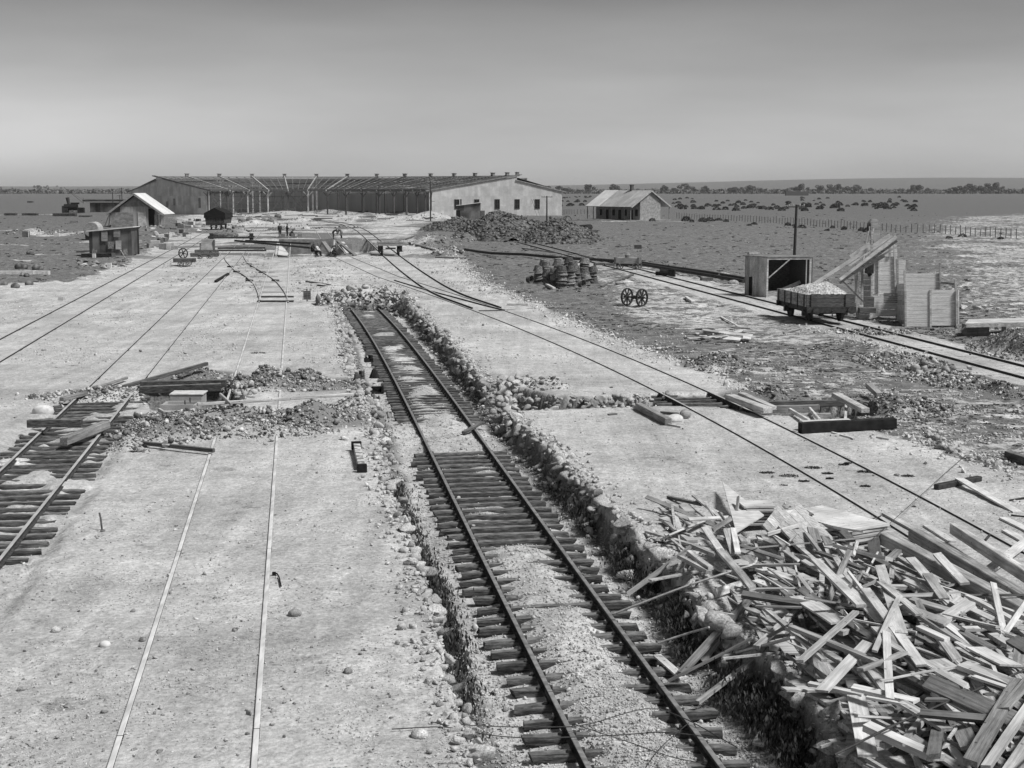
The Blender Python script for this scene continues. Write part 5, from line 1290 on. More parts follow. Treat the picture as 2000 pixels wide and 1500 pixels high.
# right platform
beam((1247,800),(1305,833),.20,.2,'heavy grey timber lying flat on the right platform',M_woodmid)
beam((1305,833),(1331,838),.08,.05,'thin splinter at the end of the heavy grey timber',M_wood)
beam((1290,809),(1325,812),.1,.08,'short dark board among stones by the sacks',M_wooddk)
beam((1188,811),(1204,809),.08,.05,'tiny dark board on the right platform',M_wooddk)
beam((1425,775),(1500,802),.30,.16,'pale heavy plank over the rails beside the framed trench',M_wood,za=.26,zb=.22)
beam((1448,770),(1510,797),.22,.12,'pale plank lying behind the heavy one at the framed trench',M_wood,za=.26,zb=.22)
beam((1494,790),(1650,787),.14,.2,'far dark wall beam of the framed trench',M_wooddk,za=.0,zb=.02)
beam((1445,800),(1600,797),.16,.2,'middle wall beam of the framed trench',M_woodmid,za=-.05,zb=-.02)
beam((1562,836),(1748,826),.24,.28,'long black log in front of the framed trench',M_black,za=.14,zb=.16)
beam((1565,826),(1660,822),.3,.1,'pale plank on top of the black log',M_woodpale,za=.2,zb=.24)
beam((1632,771),(1690,802),.26,.14,'grey heavy plank slanting across the framed trench',M_wood,za=.42,zb=.3)
beam((1696,752),(1718,772),.2,.16,'short grey post sticking out of the dark bank',M_woodmid,za=.35,zb=.2)
beam((1542,800),(1580,822),.08,.1,'left pale strut across the framed trench',M_woodpale,za=.1,zb=.15)
beam((1581,798),(1600,820),.08,.1,'middle pale strut across the framed trench',M_woodpale,za=.1,zb=.15)
beam((1652,793),(1651,820),.08,.1,'right pale strut across the framed trench',M_woodpale,za=.1,zb=.15)
tb = empty('trench_frame', P(1580, 808, -.3), 'timber frame with small openings lining the near side of the framed trench', 'timber frame')
b = MB(); p1 = P(1546, 812, .0); p2 = P(1622, 810, .0)
b.bar(p1, p2, .1, .1); b.bar(p1-Vector((0,0,.35)), p2-Vector((0,0,.35)), .1, .1); b.build('rails', M_wood, tb)
for f_ in (0, .33, .66, 1):
    q_ = p1+(p2-p1)*f_; MB().box(q_-Vector((0,.0,.18)), (.1, .12, .28)).build('upright', M_woodmid, tb)
for k, (a, b_) in enumerate([((1622,852),(1648,850)),((1625,846),(1666,858)),((1700,852),(1738,860)),((1702,856),(1720,853)),((1650,850),(1668,860))]):
    beam(a, b_, .06, .04, ['short pale lath in front of the black log, leftmost','pale lath crossing the leftmost one','pale lath to the right of the black log','small lath end beside the right lath','crossed pale lath tip in front of the black log'][k], M_woodpale, 'lath', 'lath')
beam((1828,957),(1913,940),.14,.12,'dark short rail length beneath the long pointed plank',M_iron,'rail_offcut','rail offcut')
beam((1873,935),(1988,1001),.20,.04,'long white pointed plank lying over the dark rail length',M_woodpale,'plank','plank',za=.14,zb=.03)
beam((1968,898),(2010,912),.2,.2,'dark timber at the right edge of the yard',M_wooddk)
beam((1960,1015),(2030,1052),.18,.04,'pale plank at the right edge, upper of three',M_woodpale,'plank','plank')
beam((1965,1038),(2030,1075),.18,.04,'pale plank at the right edge, middle of three',M_woodpale,'plank','plank')
beam((1932,1155-42),(2040,1020+10),.18,.05,'pale plank at the right edge pointing back up, lowest of three',M_woodpale,'plank','plank',za=.1,zb=.1)
for k, (a, b_) in enumerate([((1972,980),(2020,972)),((1975,1010),(2020,1016)),((1924,1057),(1936,1043)),((1921,1078),(1934,1070))]):
    beam(a, b_, .035, .035, ['iron bolt with a head near the right edge, upper','iron bolt with a head near the right edge, lower','thin spike on the ground behind the beams','small curled iron scrap behind the beams'][k], M_iron, 'iron_bolt', 'bolt')
# big beams behind the plank heap
beam((1712,1042),(2075,1235),.24,.22,'long squared hewn beam lying behind the plank heap, nearest of three',M_wood,za=.24,zb=.30)
beam((1784,1042),(2085,1222),.2,.22,'smooth squared beam behind the plank heap, middle of three',M_woodmid,za=.2,zb=.28)
beam((1862,1032),(2090,1180),.14,.2,'hewn beam on edge behind the plank heap, farthest of three',M_wood,za=.28,zb=.26)
beam((1728,1005),(1800,1045),.14,.05,'thin pale plank beside the buried rail',M_woodpale,'plank','plank')
beam((1810,1028),(1860,1060),.16,.04,'white plank between the squared beams',M_woodpale,'plank','plank')
beam((1760,1055),(1785,1062),.1,.05,'short dark stick by the nearest squared beam',M_wooddk)
beam((1737,1082),(1778,1090),.07,.06,'short grey stick between heap and beams',M_woodmid)
# middle ground pieces
beam((1174,559),(1236,539),.18,.14,'dark pole on the ground right of the basket stacks',M_wooddk)
for k, (px, py) in enumerate([(1212,556),(1226,553),(1240,550)]):
    lump(px, py, .42, .25, .12, ['left dark flat stone slab beside the pole','middle pale flat slab beside the pole','right dark flat slab beside the pole'][k], [M_rockd,M_cloth,M_rockd][k], 'flat_slab', 'stone slab', .3)
beam((1064,557),(1082,567),.2,.14,'pale squared offcut in front of the basket stacks',M_woodpale)
beam((1340,583),(1353,592),.2,.12,'small pale offcut on the dirt right of the wheelset',M_woodpale)
beam((1262,605),(1290,613),.12,.05,'pale splinter on the dirt behind the plank scraps',M_woodpale,'plank','plank')
beam((991,597),(1032,598),.22,.12,'pale board lying beside the right platform points',M_woodpale)
beam((990,606),(1040,602),.1,.04,'thin grey board beside the right platform points',M_woodmid)
beam((598,553),(645,555),.2,.1,'dark board lying between the tracks beyond the cutting',M_wooddk)
beam((620,558),(636,559),.14,.08,'short dark board lying in front of the longer one',M_wooddk)
beam((408,1370-816),(408,553),.05,.05,'tiny peg beside the left track',M_wooddk)
beam((421,552),(446,537),.18,.16,'short black rail lying on the left track beyond the carts',M_black)
# laid out rails left of the ash pit
beam((418,489),(520,489),.16,.16,'nearest of the long dark rails lying left of the pit',M_iron,'rail_length','rail',za=.5,zb=.5)
beam((425,485),(518,484),.16,.16,'second of the long dark rails lying left of the pit',M_iron,'rail_length','rail',za=.5,zb=.5)
beam((412,479),(495,476),.3,.14,'pale timber stack behind the dark rails',M_wood,za=.3,zb=.3)
beam((459,470),(606,484),.2,.2,'long dark rail slanting over the pit, nearer one',M_iron,'rail_length','rail',za=.6,zb=.5)
beam((480,470),(606,476),.2,.2,'long dark rail slanting over the pit, farther one',M_iron,'rail_length','rail',za=.6,zb=.5)
ax0 = empty('axle', P(452, 467), 'pair of dark wheels on a long axle lying behind the rails', 'axle')
a_ = P(406, 464, .5); b_ = P(494, 464, .5); MB().tube([a_, b_], .12, 8).build('shaft', M_iron, ax0)
for q_ in (P(413, 462, .55), P(491, 462, .6)):
    b = MB(); wheel(b, q_, .42, (1, .2, 0), w=.5, solid=True, n=18); b.build('wheel', M_black, ax0)
lump(440,463,1.8,1.2,.5,'dark mound of loose iron behind the slanting rails',M_clod,'scrap_heap','scrap heap')
# ash pit: boarded walls
ap = empty('ash_pit', P(600, 480, -1.2), 'board lined ash pit dug between the tracks with a white ramp panel', 'ash pit')
def wall(a, b_, zt, zb_, mt, th=.2, name='lining_wall'):
    pa = P(*a, 0); pb = P(*b_, 0); b = MB(); b.slab(pa+Vector((0,0,zb_)), pb+Vector((0,0,zb_)), pb+Vector((0,0,zt)), pa+Vector((0,0,zt)), th); return b.build(name, mt, ap)
wall((545,472.5),(657,472.5),.35,-1.5,M_woodmid); wall((655,473),(655,484),.3,-1.5,M_wood); wall((540,499),(566,503),.12,-.6,M_woodmid); wall((544,474),(541,500),.15,-1.5,M_wood)
wall((657,479),(688,479),.2,-1.5,M_woodmid); wall((690,499),(657,502),.1,-.8,M_woodmid)
pa = P(545, 476, .1); pb = P(543, 499, -.15); pc = P(566, 499, -.3); b = MB(); b.slab(pa, pb, pc, P(556, 485, .0), .08); b.build('ramp_panel', M_cloth, ap)
pa = P(660, 470, .1); b = MB(); b.slab(P(661, 472, .05), P(672, 472, .05), P(688, 494, .0), P(676, 494, -.0), .08); b.build('ramp_panel', M_cloth, ap)
for k, (a, b_) in enumerate([((631,473),(650,500)),((657,470),(692,498))]): pass
beam((632,474),(652,502),.45,.35,'left heavy girder carrying the rail over the pit',M_woodmid,'girder','girder',za=.0,zb=.0)
beam((660,472),(694,500),.35,.3,'right heavy girder carrying the rail over the pit',M_woodmid,'girder','girder',za=.0,zb=.0)
# small posts and tools
st = G(200, 1037); b = MB(); b.tube([st+Vector((0,0,-.1)), st+Vector((-.02,0,.2)), st+Vector((-.05,.02,.33))], .018, 6); tag(b.build('survey_stake', M_wooddk), 'thin leaning survey stake on the left platform', 'stake')
lump(201,1040,.05,.04,.03,'small clod at the foot of the survey stake',M_rockd,'stone','stone')
p1 = G(533, 1124); p2 = G(548, 1144)
b = MB(); b.tube([p1+Vector((0,0,.03)), p1+Vector((.07,0,.035)), P(545,1127,.035), P(549,1145,.03)], .012, 8); b.box(p1+Vector((.02,0,.03)), (.06,.05,.06)); tag(b.build('bent_bolt', M_black), 'bent black iron rod beside the middle rail', 'iron rod')
c = P(600, 592); mk = empty('switch_stand', c, 'small square target on a stand beside the left points', 'switch stand'); b = MB(); b.box(c+Vector((0,0,.45)), (.42,.06,.5)); b.build('target', M_wooddk, mk); MB().tube([c, c+Vector((0,0,.8))], .04, 6).build('post', M_wooddk, mk); MB().box(c+Vector((.8,.1,.06)), (1.5,.12,.08)).build('lever', M_woodmid, mk)
beam((570,590),(597,589),.09,.06,'pale rod from the left points to the switch stand',M_woodpale,'point_rod','rod')
p = P(597, 580); MB(); tag(MB().box(p+Vector((0,0,.1)), (.2,.2,.2)).build('switch_box', M_iron), 'tiny black box beyond the switch stand', 'box')
for k, (px, py, w_, h_, nm, lab) in enumerate([(720,707,.34,.26,'iron_clamp','black iron casting in the cutting, farthest of three'),(731,738,.3,.38,'iron_clamp','black pyramid shaped casting in the cutting, middle of three'),(735,768,.42,.24,'iron_clamp','black box shaped casting in the cutting, nearest of three'),(702,740,.32,.2,'iron_clamp','small casting on the left rim of the cutting')]):
    p = P(px, py, -.5 if k < 3 else .05); b = MB()
    if k == 1: b.lathe([(.02,.36),(.08,.3),(.2,.0),(.22,0),(.0,0)], p, 6)
    elif k == 2:
        b.box(p+Vector((0,0,.02)), (.5,.34,.05)); b.box(p+Vector((-.22,0,.13)), (.06,.34,.24)); b.box(p+Vector((.22,0,.13)), (.06,.34,.26)); b.box(p+Vector((0,.16,.12)), (.44,.05,.2))
    else: b.box(p+Vector((0,0,.08)), (w_,.25,.16), .3); b.box(p+Vector((.08,0,.2)), (.1,.25,.16), .5); b.box(p+Vector((-.1,0,.18)), (.08,.2,.1), .2)
    tag(b.build(nm, M_black if k < 3 else M_wooddk), lab, 'iron casting')
p = P(702, 893); oc = empty('oil_can', p, 'rusty dented tin with dark ends lying on the left rim of the cutting', 'tin can')
b = MB(); b.bar(P(697,872,.12), P(706,912,.09), .16, .16); b.build('body', MT('dented_tin', .2, .6, 5, contrast=(.45,.55), bump=.3), oc)
MB().box(P(696,870,.13), (.24,.12,.2), .3).build('end_cap', M_black, oc); MB().box(P(707,914,.1), (.22,.14,.18), .2).build('end_cap', M_black, oc)
lump(862,880,.14,.1,.11,'dark pointed rock lying against the sunken rail',M_rockd,'dark_rock','rock',.3,-.6)
beam((905,845),(940,826),.12,.08,'dark broken board lying across the sunken rail',M_wooddk,za=-.42,zb=-.36)
# flagstones, clipped stones on platforms (single, named)
for k, (px, py, s_, mt, lab) in enumerate([(205,1262,.07,M_cloth,'white stone on the left foreground platform'),(110,1232,.07,M_rock,'pale stone left of the white one'),(278,1252,.05,M_rockd,'dark stone touching the left foreground rail'),
     (576,1203,.09,M_rockd,'grey angular stone right of the middle foreground rail'),(42,1349,.05,M_rockd,'dark stone at the bottom left'),(680,1316,.06,M_rockd,'flat dark stone on the foreground platform near the cutting'),
     (820,1438,.09,M_rock,'pale stone beside the wires at the bottom'),(108,1172,.04,M_rockd,'small dark stone at the left'),(1240,985,.04,M_rockd,'small dark stone near the right rim'),(1532,994,.07,M_rockd,'dark stone behind the plank heap'),(1545,812,.1,M_rock,'stone at the edge of the trench')]):
    lump(px, py, s_*1.2, s_, s_*.8, lab, mt, 'stone', 'stone', k)
# wires across the bottom of the picture
def wire(pts_, r_, label, name='wire', mt=M_iron):
    b = MB(); b.tube(catmull([P(x, y, z) for x, y, z in pts_], .15), r_, 5); tag(b.build(name, mt), label, 'wire')
wire([(842,1410,.03),(950,1418,-.1),(1080,1420,-.3),(1150,1414,-.35),(1262,1384,-.3),(1330,1400,-.4),(1440,1460,-.45)], .007, 'upper loose wire crossing the sunken rails at the bottom')
wire([(765,1424,.02),(870,1420,.03),(960,1436,-.15),(1050,1441,-.35),(1200,1436,-.45),(1300,1430,-.4),(1400,1442,-.42)], .007, 'lower loose wire crossing the sunken rails at the bottom')
wire([(1120,1414,-.35),(1230,1450,-.45),(1310,1478,-.5),(1380,1492,-.5)], .006, 'wire running down between the sunken rails')
wire([(1345,1412,-.35),(1290,1460,-.45),(1260,1500,-.5)], .006, 'short wire knotted to the right sunken rail')
wire([(1630,1474,.5),(1760,1410,.6),(1900,1350,.7),(2060,1285,.9)], .014, 'long dark iron rod slanting over the plank heap', 'iron_rod')
wire([(1705,1052,.5),(1790,975,.25),(1845,925,.12),(1885,890,.05)], .006, 'thin wire looping back over the beams to the dark rail length')
wire([(1657,1030,.05),(1690,1018,.08),(1720,1008,.05)], .012, 'bundle of thin wire by the buried rail')
wire([(1200,1198,-.35),(1340,1145,.2),(1440,1112,.5),(1472,1102,.55),(1478,1090,.56)], .02, 'long pale bent pipe leaning from the plank heap down to the sunken rail', 'bent_pipe', M_wood)
wire([(1285,1256,-.3),(1340,1238,-.1),(1385,1225,.1)], .018, 'short pale rod reaching down from the rim to the cutting floor', 'rod', M_wood)

# ------------------------------------------------------------------ plank heap
HEAP = WP([(1300,1000),(1350,962),(1450,985),(1600,1030),(1720,1085),(1860,1160),(2000,1225),(2250,1340),(2300,1620),(1760,1620),(1600,1345),(1470,1245),(1370,1130),(1300,1060)])
def hp(x, y):
    x = np.atleast_1d(np.asarray(x, float)); y = np.atleast_1d(np.asarray(y, float)); d = polydist(x, y, HEAP)
    return .62*sstep(0, 1.3, d)*(.65+.7*fbm(x, y, .9, 2))
PLK = {}
def plank_mesh(L_, w, t, mt, seed):
    rr = random.Random(seed); bm = bmesh.new(); bmesh.ops.create_cube(bm, size=1)
    bmesh.ops.subdivide_edges(bm, edges=[e_ for e_ in bm.edges if abs(e_.verts[0].co.x-e_.verts[1].co.x) > .5], cuts=4)
    bow = rr.uniform(-.02, .02); sk = rr.uniform(-.5, .5); sk2 = rr.uniform(-.5, .5)
    for v in bm.verts:
        f_ = v.co.x*2
        v.co.z = v.co.z*t+bow*L_*(1-f_*f_)*.4; yy = v.co.y
        v.co.y *= w
        v.co.x = v.co.x*L_+(yy*w*sk if f_ > .9 else (yy*w*sk2 if f_ < -.9 else 0))
    me = bpy.data.meshes.new('plank'); bm.to_mesh(me); bm.free(); me.materials.append(mt); return me
def put_plank(pa, pb, w, t, mt, label, roll=0, group=None, name='plank', cat='plank'):
    d = pb-pa; L_ = d.length; d.normalize(); me = plank_mesh(L_, w, t, mt, random.random())
    o = link(name, me); o.location = (pa+pb)/2; y = Vector((0,0,1)).cross(d).normalized(); z = d.cross(y)
    M3 = Matrix((d, y, z)).transposed()@Matrix.Rotation(roll, 3, 'X'); o.rotation_euler = M3.to_euler(); return tag(o, label, cat, group)
# traced planks: (ax, ay, za, bx, by, zb, width, thick, tone, label)
TR = [
 (1635,1125,.72,1722,1212,.62,.16,.03,'p','broad pale plank running down from the board stack'),
 (1690,1150,.75,1800,1300,.66,.13,.03,'p','long pale plank beside the broad one, crossing the heap centre'),
 (1719,1105,.75,1762,1238,.72,.15,.03,'p','wide pale plank standing out near the heap top'),
 (1757,1165,.80,1708,1272,.74,.07,.03,'p','narrow plank crossing over the wide pale one'),
 (1440,1148,.35,1610,1290,.45,.09,.04,'w','long batten along the left rim of the heap'),
 (1545,1225,.55,1740,1305,.66,.12,.05,'w','long grey plank slanting through the heap middle'),
 (1672,1195,.75,1562,1292,.55,.09,.04,'w','plank crossing up to the right in the heap middle'),
 (1765,1275,.74,1680,1308,.66,.10,.04,'w','short thick plank crossing near the heap centre'),
 (1695,1255,.68,1605,1350,.42,.16,.03,'p','broad pale plank end hanging toward the lower left'),
 (1731,1235,.80,1738,1366,.60,.10,.03,'p','nearly upright pale plank in the heap centre'),
 (1672,1360,.40,1695,1476,.25,.22,.03,'p','wide pale plank pointing down at the bottom of the heap'),
 (1692,1418,.50,1830,1480,.42,.16,.08,'p','thick pale timber at the bottom edge of the heap'),
 (1580,1335,.30,1685,1358,.42,.08,.04,'p','pale batten poking out over the left rim'),
 (1665,1342,.55,1790,1370,.58,.13,.04,'p','pale plank lying level in the lower heap'),
 (1692,1362,.60,1775,1378,.60,.07,.03,'p','thin pale batten in the lower heap'),
 (1820,1340,.66,1900,1425,.55,.12,.05,'w','thick plank running down at the lower right'),
 (1760,1372,.6,1850,1425,.55,.13,.04,'w','grey plank under the iron rod'),
 (1990,1330,.9,1895,1490,.55,.16,.07,'d','dark long plank leaning at the lower right corner'),
 (2030,1350,.9,1925,1500,.5,.09,.07,'p','pale long batten leaning at the lower right corner'),
 (2060,1380,.8,1965,1520,.5,.16,.06,'w','grey long plank leaning at the lower right corner'),
 (1500,1268,-.1,1362,1372,-.45,.07,.05,'w','long batten leaning down from the heap to the sunken rail'),
 (1462,1172,.25,1330,1315,-.5,.13,.04,'d','dark broad plank leaning down into the cutting'),
 (1448,1186,.2,1372,1292,-.45,.12,.04,'d','second dark plank leaning down into the cutting'),
 (1470,1245,.15,1305,1330,-.5,.09,.03,'d','dark thin plank leaning far into the cutting'),
 (1545,1220,.5,1420,1290,-.3,.06,.04,'d','dark batten leaning over the rim'),
 (1548,1245,.5,1440,1275,-.1,.07,.03,'p','pale curved batten hanging over the rim'),
 (1350,1068,.35,1226,1160,-.45,.07,.07,'w','squared post leaning from the rim down to the cutting floor'),
 (1283,1280,-.52,1335,1325,-.55,.12,.03,'p','pale plank lying on the cutting floor by the rail'),
 (1422,1370,-.6,1462,1405,-.6,.13,.03,'p','broken pale plank on the cutting floor'),
 (1480,1455,-.6,1498,1425,-.6,.16,.03,'w','short grey board on the cutting floor at the bottom'),
 (1600,1150,.5,1440,1250-98,.4,.06,.03,'w','thin lath slanting across the upper heap'),
 (1740,1122,.7,1640,1165,.62,.05,.03,'d','dark lath slanting up to the right'),
 (1400,1020,.35,1470,1082,.35,.09,.03,'w','upper long batten at the top left of the heap'),
 (1355,968,.2,1450,1052,.35,.10,.03,'w','long batten at the far top left of the heap'),
 (1360,978,.15,1425,1012,.2,.05,.02,'p','thin pale lath at the far top left'),
 (1290,985,.08,1345,1025,.12,.03,.03,'d','thin dark stick at the far left end of the heap'),
 (1316,1002,.1,1326,1030,.1,.11,.03,'p','short pale board at the left end of the heap'),
 (1290,1008,.06,1316,1012,.08,.06,.03,'p','small pale lath at the left end of the heap'),
 (1376,1030,.45,1408,1076,.45,.12,.03,'p','pale short plank propped at the upper left'),
 (1392,1035,.4,1428,1012,.55,.07,.07,'d','round dark stub resting on the upper left planks'),
 (1420,1035,.48,1434,1082,.42,.13,.05,'w','short grey plank standing out at the upper left'),
 (1432,1032,.5,1441,1080,.5,.1,.03,'p','short pale plank beside the grey one'),
 (1405,1075,.45,1470,1150,.5,.12,.06,'w','thick grey timber running down the upper left'),
 (1352,1065,.35,1400,1085,.4,.1,.06,'w','squared batten end near the left rim'),
 (1346,1078,.3,1388,1110,.35,.09,.06,'w','squared batten end above the left rim, second'),
 (1328,1088,.25,1385,1118,.3,.09,.06,'w','squared batten end above the left rim, third'),
 (1830,1062+20,.5,1885,1140,.5,.14,.04,'p','wide pale plank at the upper right of the heap'),
 (1778,1090,.55,1860,1185,.55,.15,.03,'p','long wedge shaped pale plank at the upper right'),
 (1862,1155,.55,1875,1178,.6,.13,.03,'p','short pale block at the right of the heap'),
 (1890,1165,.55,1985,1215,.55,.13,.05,'p','thick pale plank at the far right of the heap'),
 (1780,1170,.6,1880,1200,.6,.12,.04,'w','long plank along the right side of the heap'),
 (1845,1200,.6,1950,1225,.6,.11,.03,'p','pale plank along the far right side'),
 (1830,1235,.6,1870,1290,.62,.13,.05,'w','thick plank end pointing down on the right'),
 (1795,1225,.65,1850,1250,.65,.10,.05,'p','pale block plank on the right of the heap'),
 (1560,1165,.5,1640,1215,.55,.26,.03,'p','wide flat board lying among narrow planks in the heap centre left'),
 (1820,1290,.66,1880,1325,.66,.3,.025,'w','wide grey board lying flat low in the right of the heap'),
 (1905,1265,.7,1975,1300,.7,.28,.025,'p','wide pale board near the right edge of the heap'),
 (1480,1120,.4,1560,1170,.48,.04,.02,'p','thin pale splinter on the upper left of the heap'),
 (1500,1110,.45,1620,1190,.55,.035,.02,'w','long thin grey splinter on the upper left of the heap'),
 (1640,1205,.66,1790,1235,.72,.035,.025,'p','long thin pale splinter across the heap middle'),
 (1720,1330,.7,1880,1300,.72,.03,.02,'w','thin grey splinter crossing the lower heap'),
 (1850,1360,.66,1960,1415,.62,.25,.03,'w','wide weathered board low on the right of the heap'),
 (1395,1010,.3,1378,985,.6,.05,.02,'p','thin lath sticking up at the far top left of the heap'),
 (1430,1035,.3,1404,1000,.7,.06,.02,'w','grey lath sticking up beside the triangular sheet'),
 (1960,1385,.8,2040,1290,1.1,.12,.04,'d','dark plank sticking up at the right edge of the heap'),
]
TONE = {'p': M_woodpale, 'w': M_wood, 'd': M_woodmid, 'k': M_wooddk}
for (ax_, ay_, za, bx_, by_, zb, w_, t_, tn, lab) in TR:
    put_plank(P(ax_, ay_, za), P(bx_, by_, zb), w_, t_, TONE[tn], lab, random.uniform(-.2, .2))
def heap_plank(i, x, y, lev, merged=None):
    h = float(hp(x, y)[0])
    r_ = random.random()
    if r_ < .68: ang = -1.42+random.gauss(0, .25)         # lies down to the right as seen in the picture
    elif r_ < .85: ang = 1.0+random.gauss(0, .4)
    else: ang = random.uniform(0, math.pi)
    L_ = random.choice([.4, .6, .9, 1.2, 1.6, 2.1, 2.7])*random.uniform(.85, 1.15); w_ = random.choice([.03, .05, .08, .09, .11, .14, .2]); t_ = random.choice([.025, .03, .045, .06])
    z = H1(x, y)*.0+.03+h*lev; d = Vector((math.cos(ang), math.sin(ang), random.gauss(0, .07))).normalized()
    c = Vector((x, y, z+.03)); return c-d*L_/2, c+d*L_/2, w_, t_
lo, hi = HEAP.min(0), HEAP.max(0)
def rnd_heap():
    while True:
        y = 1/math.sqrt(random.uniform(1/hi[1]**2, 1/lo[1]**2)); x = random.uniform(lo[0], hi[0])
        if polydist(np.array([x]), np.array([y]), HEAP)[0] > .12 and abs(x/y) < .40 and not (y > 25.2 and .12*y < x < .262*y and random.random() < .93): return x, y
def zone_label(x, y):
    fx = (x-lo[0])/(hi[0]-lo[0])
    row = 'far end' if y > 27 else ('upper part' if y > 24 else ('middle' if y > 20.5 else 'near end'))
    row = ('left of the ' if x/y < .22 else ('right of the ' if x/y > .29 else ''))+row
    return row
cnt = 0
for i in range(238):
    x, y = rnd_heap(); a, b_, w_, t_ = heap_plank(i, x, y, random.uniform(.55, 1.08))
    tn = random.choice('ppwwwddk'); tl = {'p': 'pale', 'w': 'weathered', 'd': 'grey', 'k': 'dark'}[tn]; z_ = zone_label(x, y); sz = 'short' if (b_-a).length < .9 else 'long'
    put_plank(a, b_, w_, t_, TONE[tn], f'{sz} {tl} plank tumbled in the {z_} of the scrap timber heap', random.gauss(0, .35), f'{sz} {tl} planks, {z_} of the heap')
mb = MB()
for i in range(700):
    x, y = rnd_heap(); a, b_, w_, t_ = heap_plank(i, x, y, random.uniform(.0, .6)); 
    if i > 600: a, b_ = a+(b_-a)*.35, b_-(b_-a)*.35
    mb.bar(a, b_, w_, t_)
me = mb.mesh('timber_scrap', M_wood); o = link('timber_scrap', me); tag(o, 'mass of broken boards and splinters filling the lower layers of the heap', 'timber scrap', kind='stuff')
# stacks of boards and sheets at the top
def stack(c, rx, ry, rz, n_, t_, label, mt, name='board_stack', jit=.06, z0=.0, gap=.012):
    root = empty(name, c, label, 'board stack', rz=rz)
    for k in range(n_):
        b = MB(); b.box((random.uniform(-jit, jit), random.uniform(-jit, jit), z0+k*(t_+gap)+t_/2), (rx*random.uniform(.95, 1.03), ry*random.uniform(.95, 1.03), t_), random.uniform(-.04, .04)); link('board', b.mesh('board', mt if k < n_-1 else M_woodpale), root)
    return root
stack(P(1630, 1062, 0), 1.0, 1.75, .55, 6, .045, 'stack of large pale square panels at the top of the heap', M_wood, 'panel_stack', z0=.12, gap=.02)
stack(P(1477, 1030, 0), .62, .55, .1, 7, .035, 'low stack of short boards at the upper left of the heap', M_wood, z0=.1, gap=.022)
for k, (a, b_, c_, d_, lab) in enumerate([((1520,1012,.62),(1555,1010,.64),(1616,1070,.48),(1572,1100,.40),'leaning boarded panel with three joints, front one'),((1548,1005,.66),(1590,1010,.70),(1640,1055,.52),(1600,1102,.42),'leaning boarded panel behind the front one')]):
    b = MB(); pa, pb, pc, pd = [P(*q_) for q_ in (a, b_, c_, d_)]; Y_ = pd
    # panel resting on its lower edge
    base1 = P(1570 if k == 0 else 1602, 1118 if k == 0 else 1120, .12); base2 = P(1600 if k == 0 else 1640, 1070 if k == 0 else 1068, .2)
    top1 = base1+Vector((-.55, 1.0, .55)); top2 = base2+Vector((-.55, 1.0, .55))
    root = empty('boarded_panel', base1, lab, 'panel')
    for j in range(4):
        f0, f1 = j/4+.004, (j+1)/4-.004; b = MB(); b.slab(base1+(base2-base1)*f0, base1+(base2-base1)*f1, top1+(top2-top1)*f1, top1+(top2-top1)*f0, .035); b.build('board', M_wood, root)
b = MB(); b.prism([P(1411,943,.22), P(1492,1008,.40), P(1438,1042,.48)], (0,0,.025)); tag(b.build('triangular_sheet', M_cloth), 'large white triangular sheet at the top left of the heap', 'sheet')
# dry scraps beside the right yard
SCR = WP([(1345,655),(1420,640),(1480,650),(1470,672),(1400,676),(1350,668)])
for i in range(20):
    px, py = random.uniform(1350, 1475), random.uniform(646, 670); p = P(px, py); an = random.gauss(.1, .6); L_ = random.uniform(.5, 1.5); d = Vector((math.cos(an), math.sin(an), random.uniform(-.08, .1))); z = random.uniform(.05, .3)
    put_plank(p-d*L_/2+Vector((0,0,z)), p+d*L_/2+Vector((0,0,z)), random.uniform(.1, .35), .03, random.choice([M_woodpale, M_woodpale, M_wood]), 'pale scrap board in the small pile on the dark dirt right of the platform', random.uniform(-.4, .4), 'scrap boards in the small pile')
beam((1408,622),(1440,638),.09,.05,'pale pole end sticking out behind the small scrap pile',M_woodpale)
beam((1530,653),(1575,643),.1,.08,'thin dark rail end on the slope below the wagon',M_woodmid); beam((1590,653),(1636,642),.1,.08,'bent thin rail end beside the wagon track',M_woodmid)

# ------------------------------------------------------------------ right edge: trestle, boulders
tr_ = empty('timber_trestle', P(1930, 655), 'low timber trestle table with boards at the right edge', 'trestle')
b = MB(); b.slab(P(1885,634,.55), P(2060,630,.55), P(2060,622,.55), P(1892,626,.55), .06); b.build('top', M_woodpale, tr_)
b = MB(); b.bar(P(1886,636,.5), P(2060,632,.5), .1, .16); b.build('front_rail', M_wood, tr_)
for px in (1960, 2010): b = MB(); p = P(px, 652); b.box(p+Vector((0,0,.25)), (.16,.16,.6)); b.build('leg', M_wood, tr_)
b = MB(); b.box(P(1910,655)+Vector((0,.4,.22)), (1.0,.8,.5)); b.build('chest', M_woodmid, tr_)
b = MB(); b.bar(P(1877,645,.1), P(1935,632,.35), .1, .08); b.bar(P(1878,646,.1), P(1890,636,.5), .1, .08); b.build('brace', M_woodpale, tr_)
b = MB(); b.slab(P(1935,655,.05), P(2060,655,.05), P(2060,655,.42), P(1935,655,.42), .05); b.build('back_board', M_black, tr_)
for k, (px, py, s_) in enumerate([(1880,618,.35),(1880,603,.3),(1905,606,.3),(1930,610,.28),(1868,625,.2),(1920,600,.22),(1893,592,.2),(1950,606,.2),(1985,652,.3)]):
    o = link('limestone_boulder', RP[k]); p = P(px, py); o.location = (p.x, p.y, s_*.4); o.scale = (s_*1.3, s_, s_*.8); o.rotation_euler = (0, 0, k)
    tag(o, ['largest pale boulder against the bin corner','pale boulder at the back of the boulder group','middle pale boulder between bin and trestle','pale boulder right of the middle one','small boulder touching the bin','small boulder behind the middle boulder','smallest boulder farthest back','small boulder behind the trestle','boulder under the trestle at the right edge'][k], 'boulder')

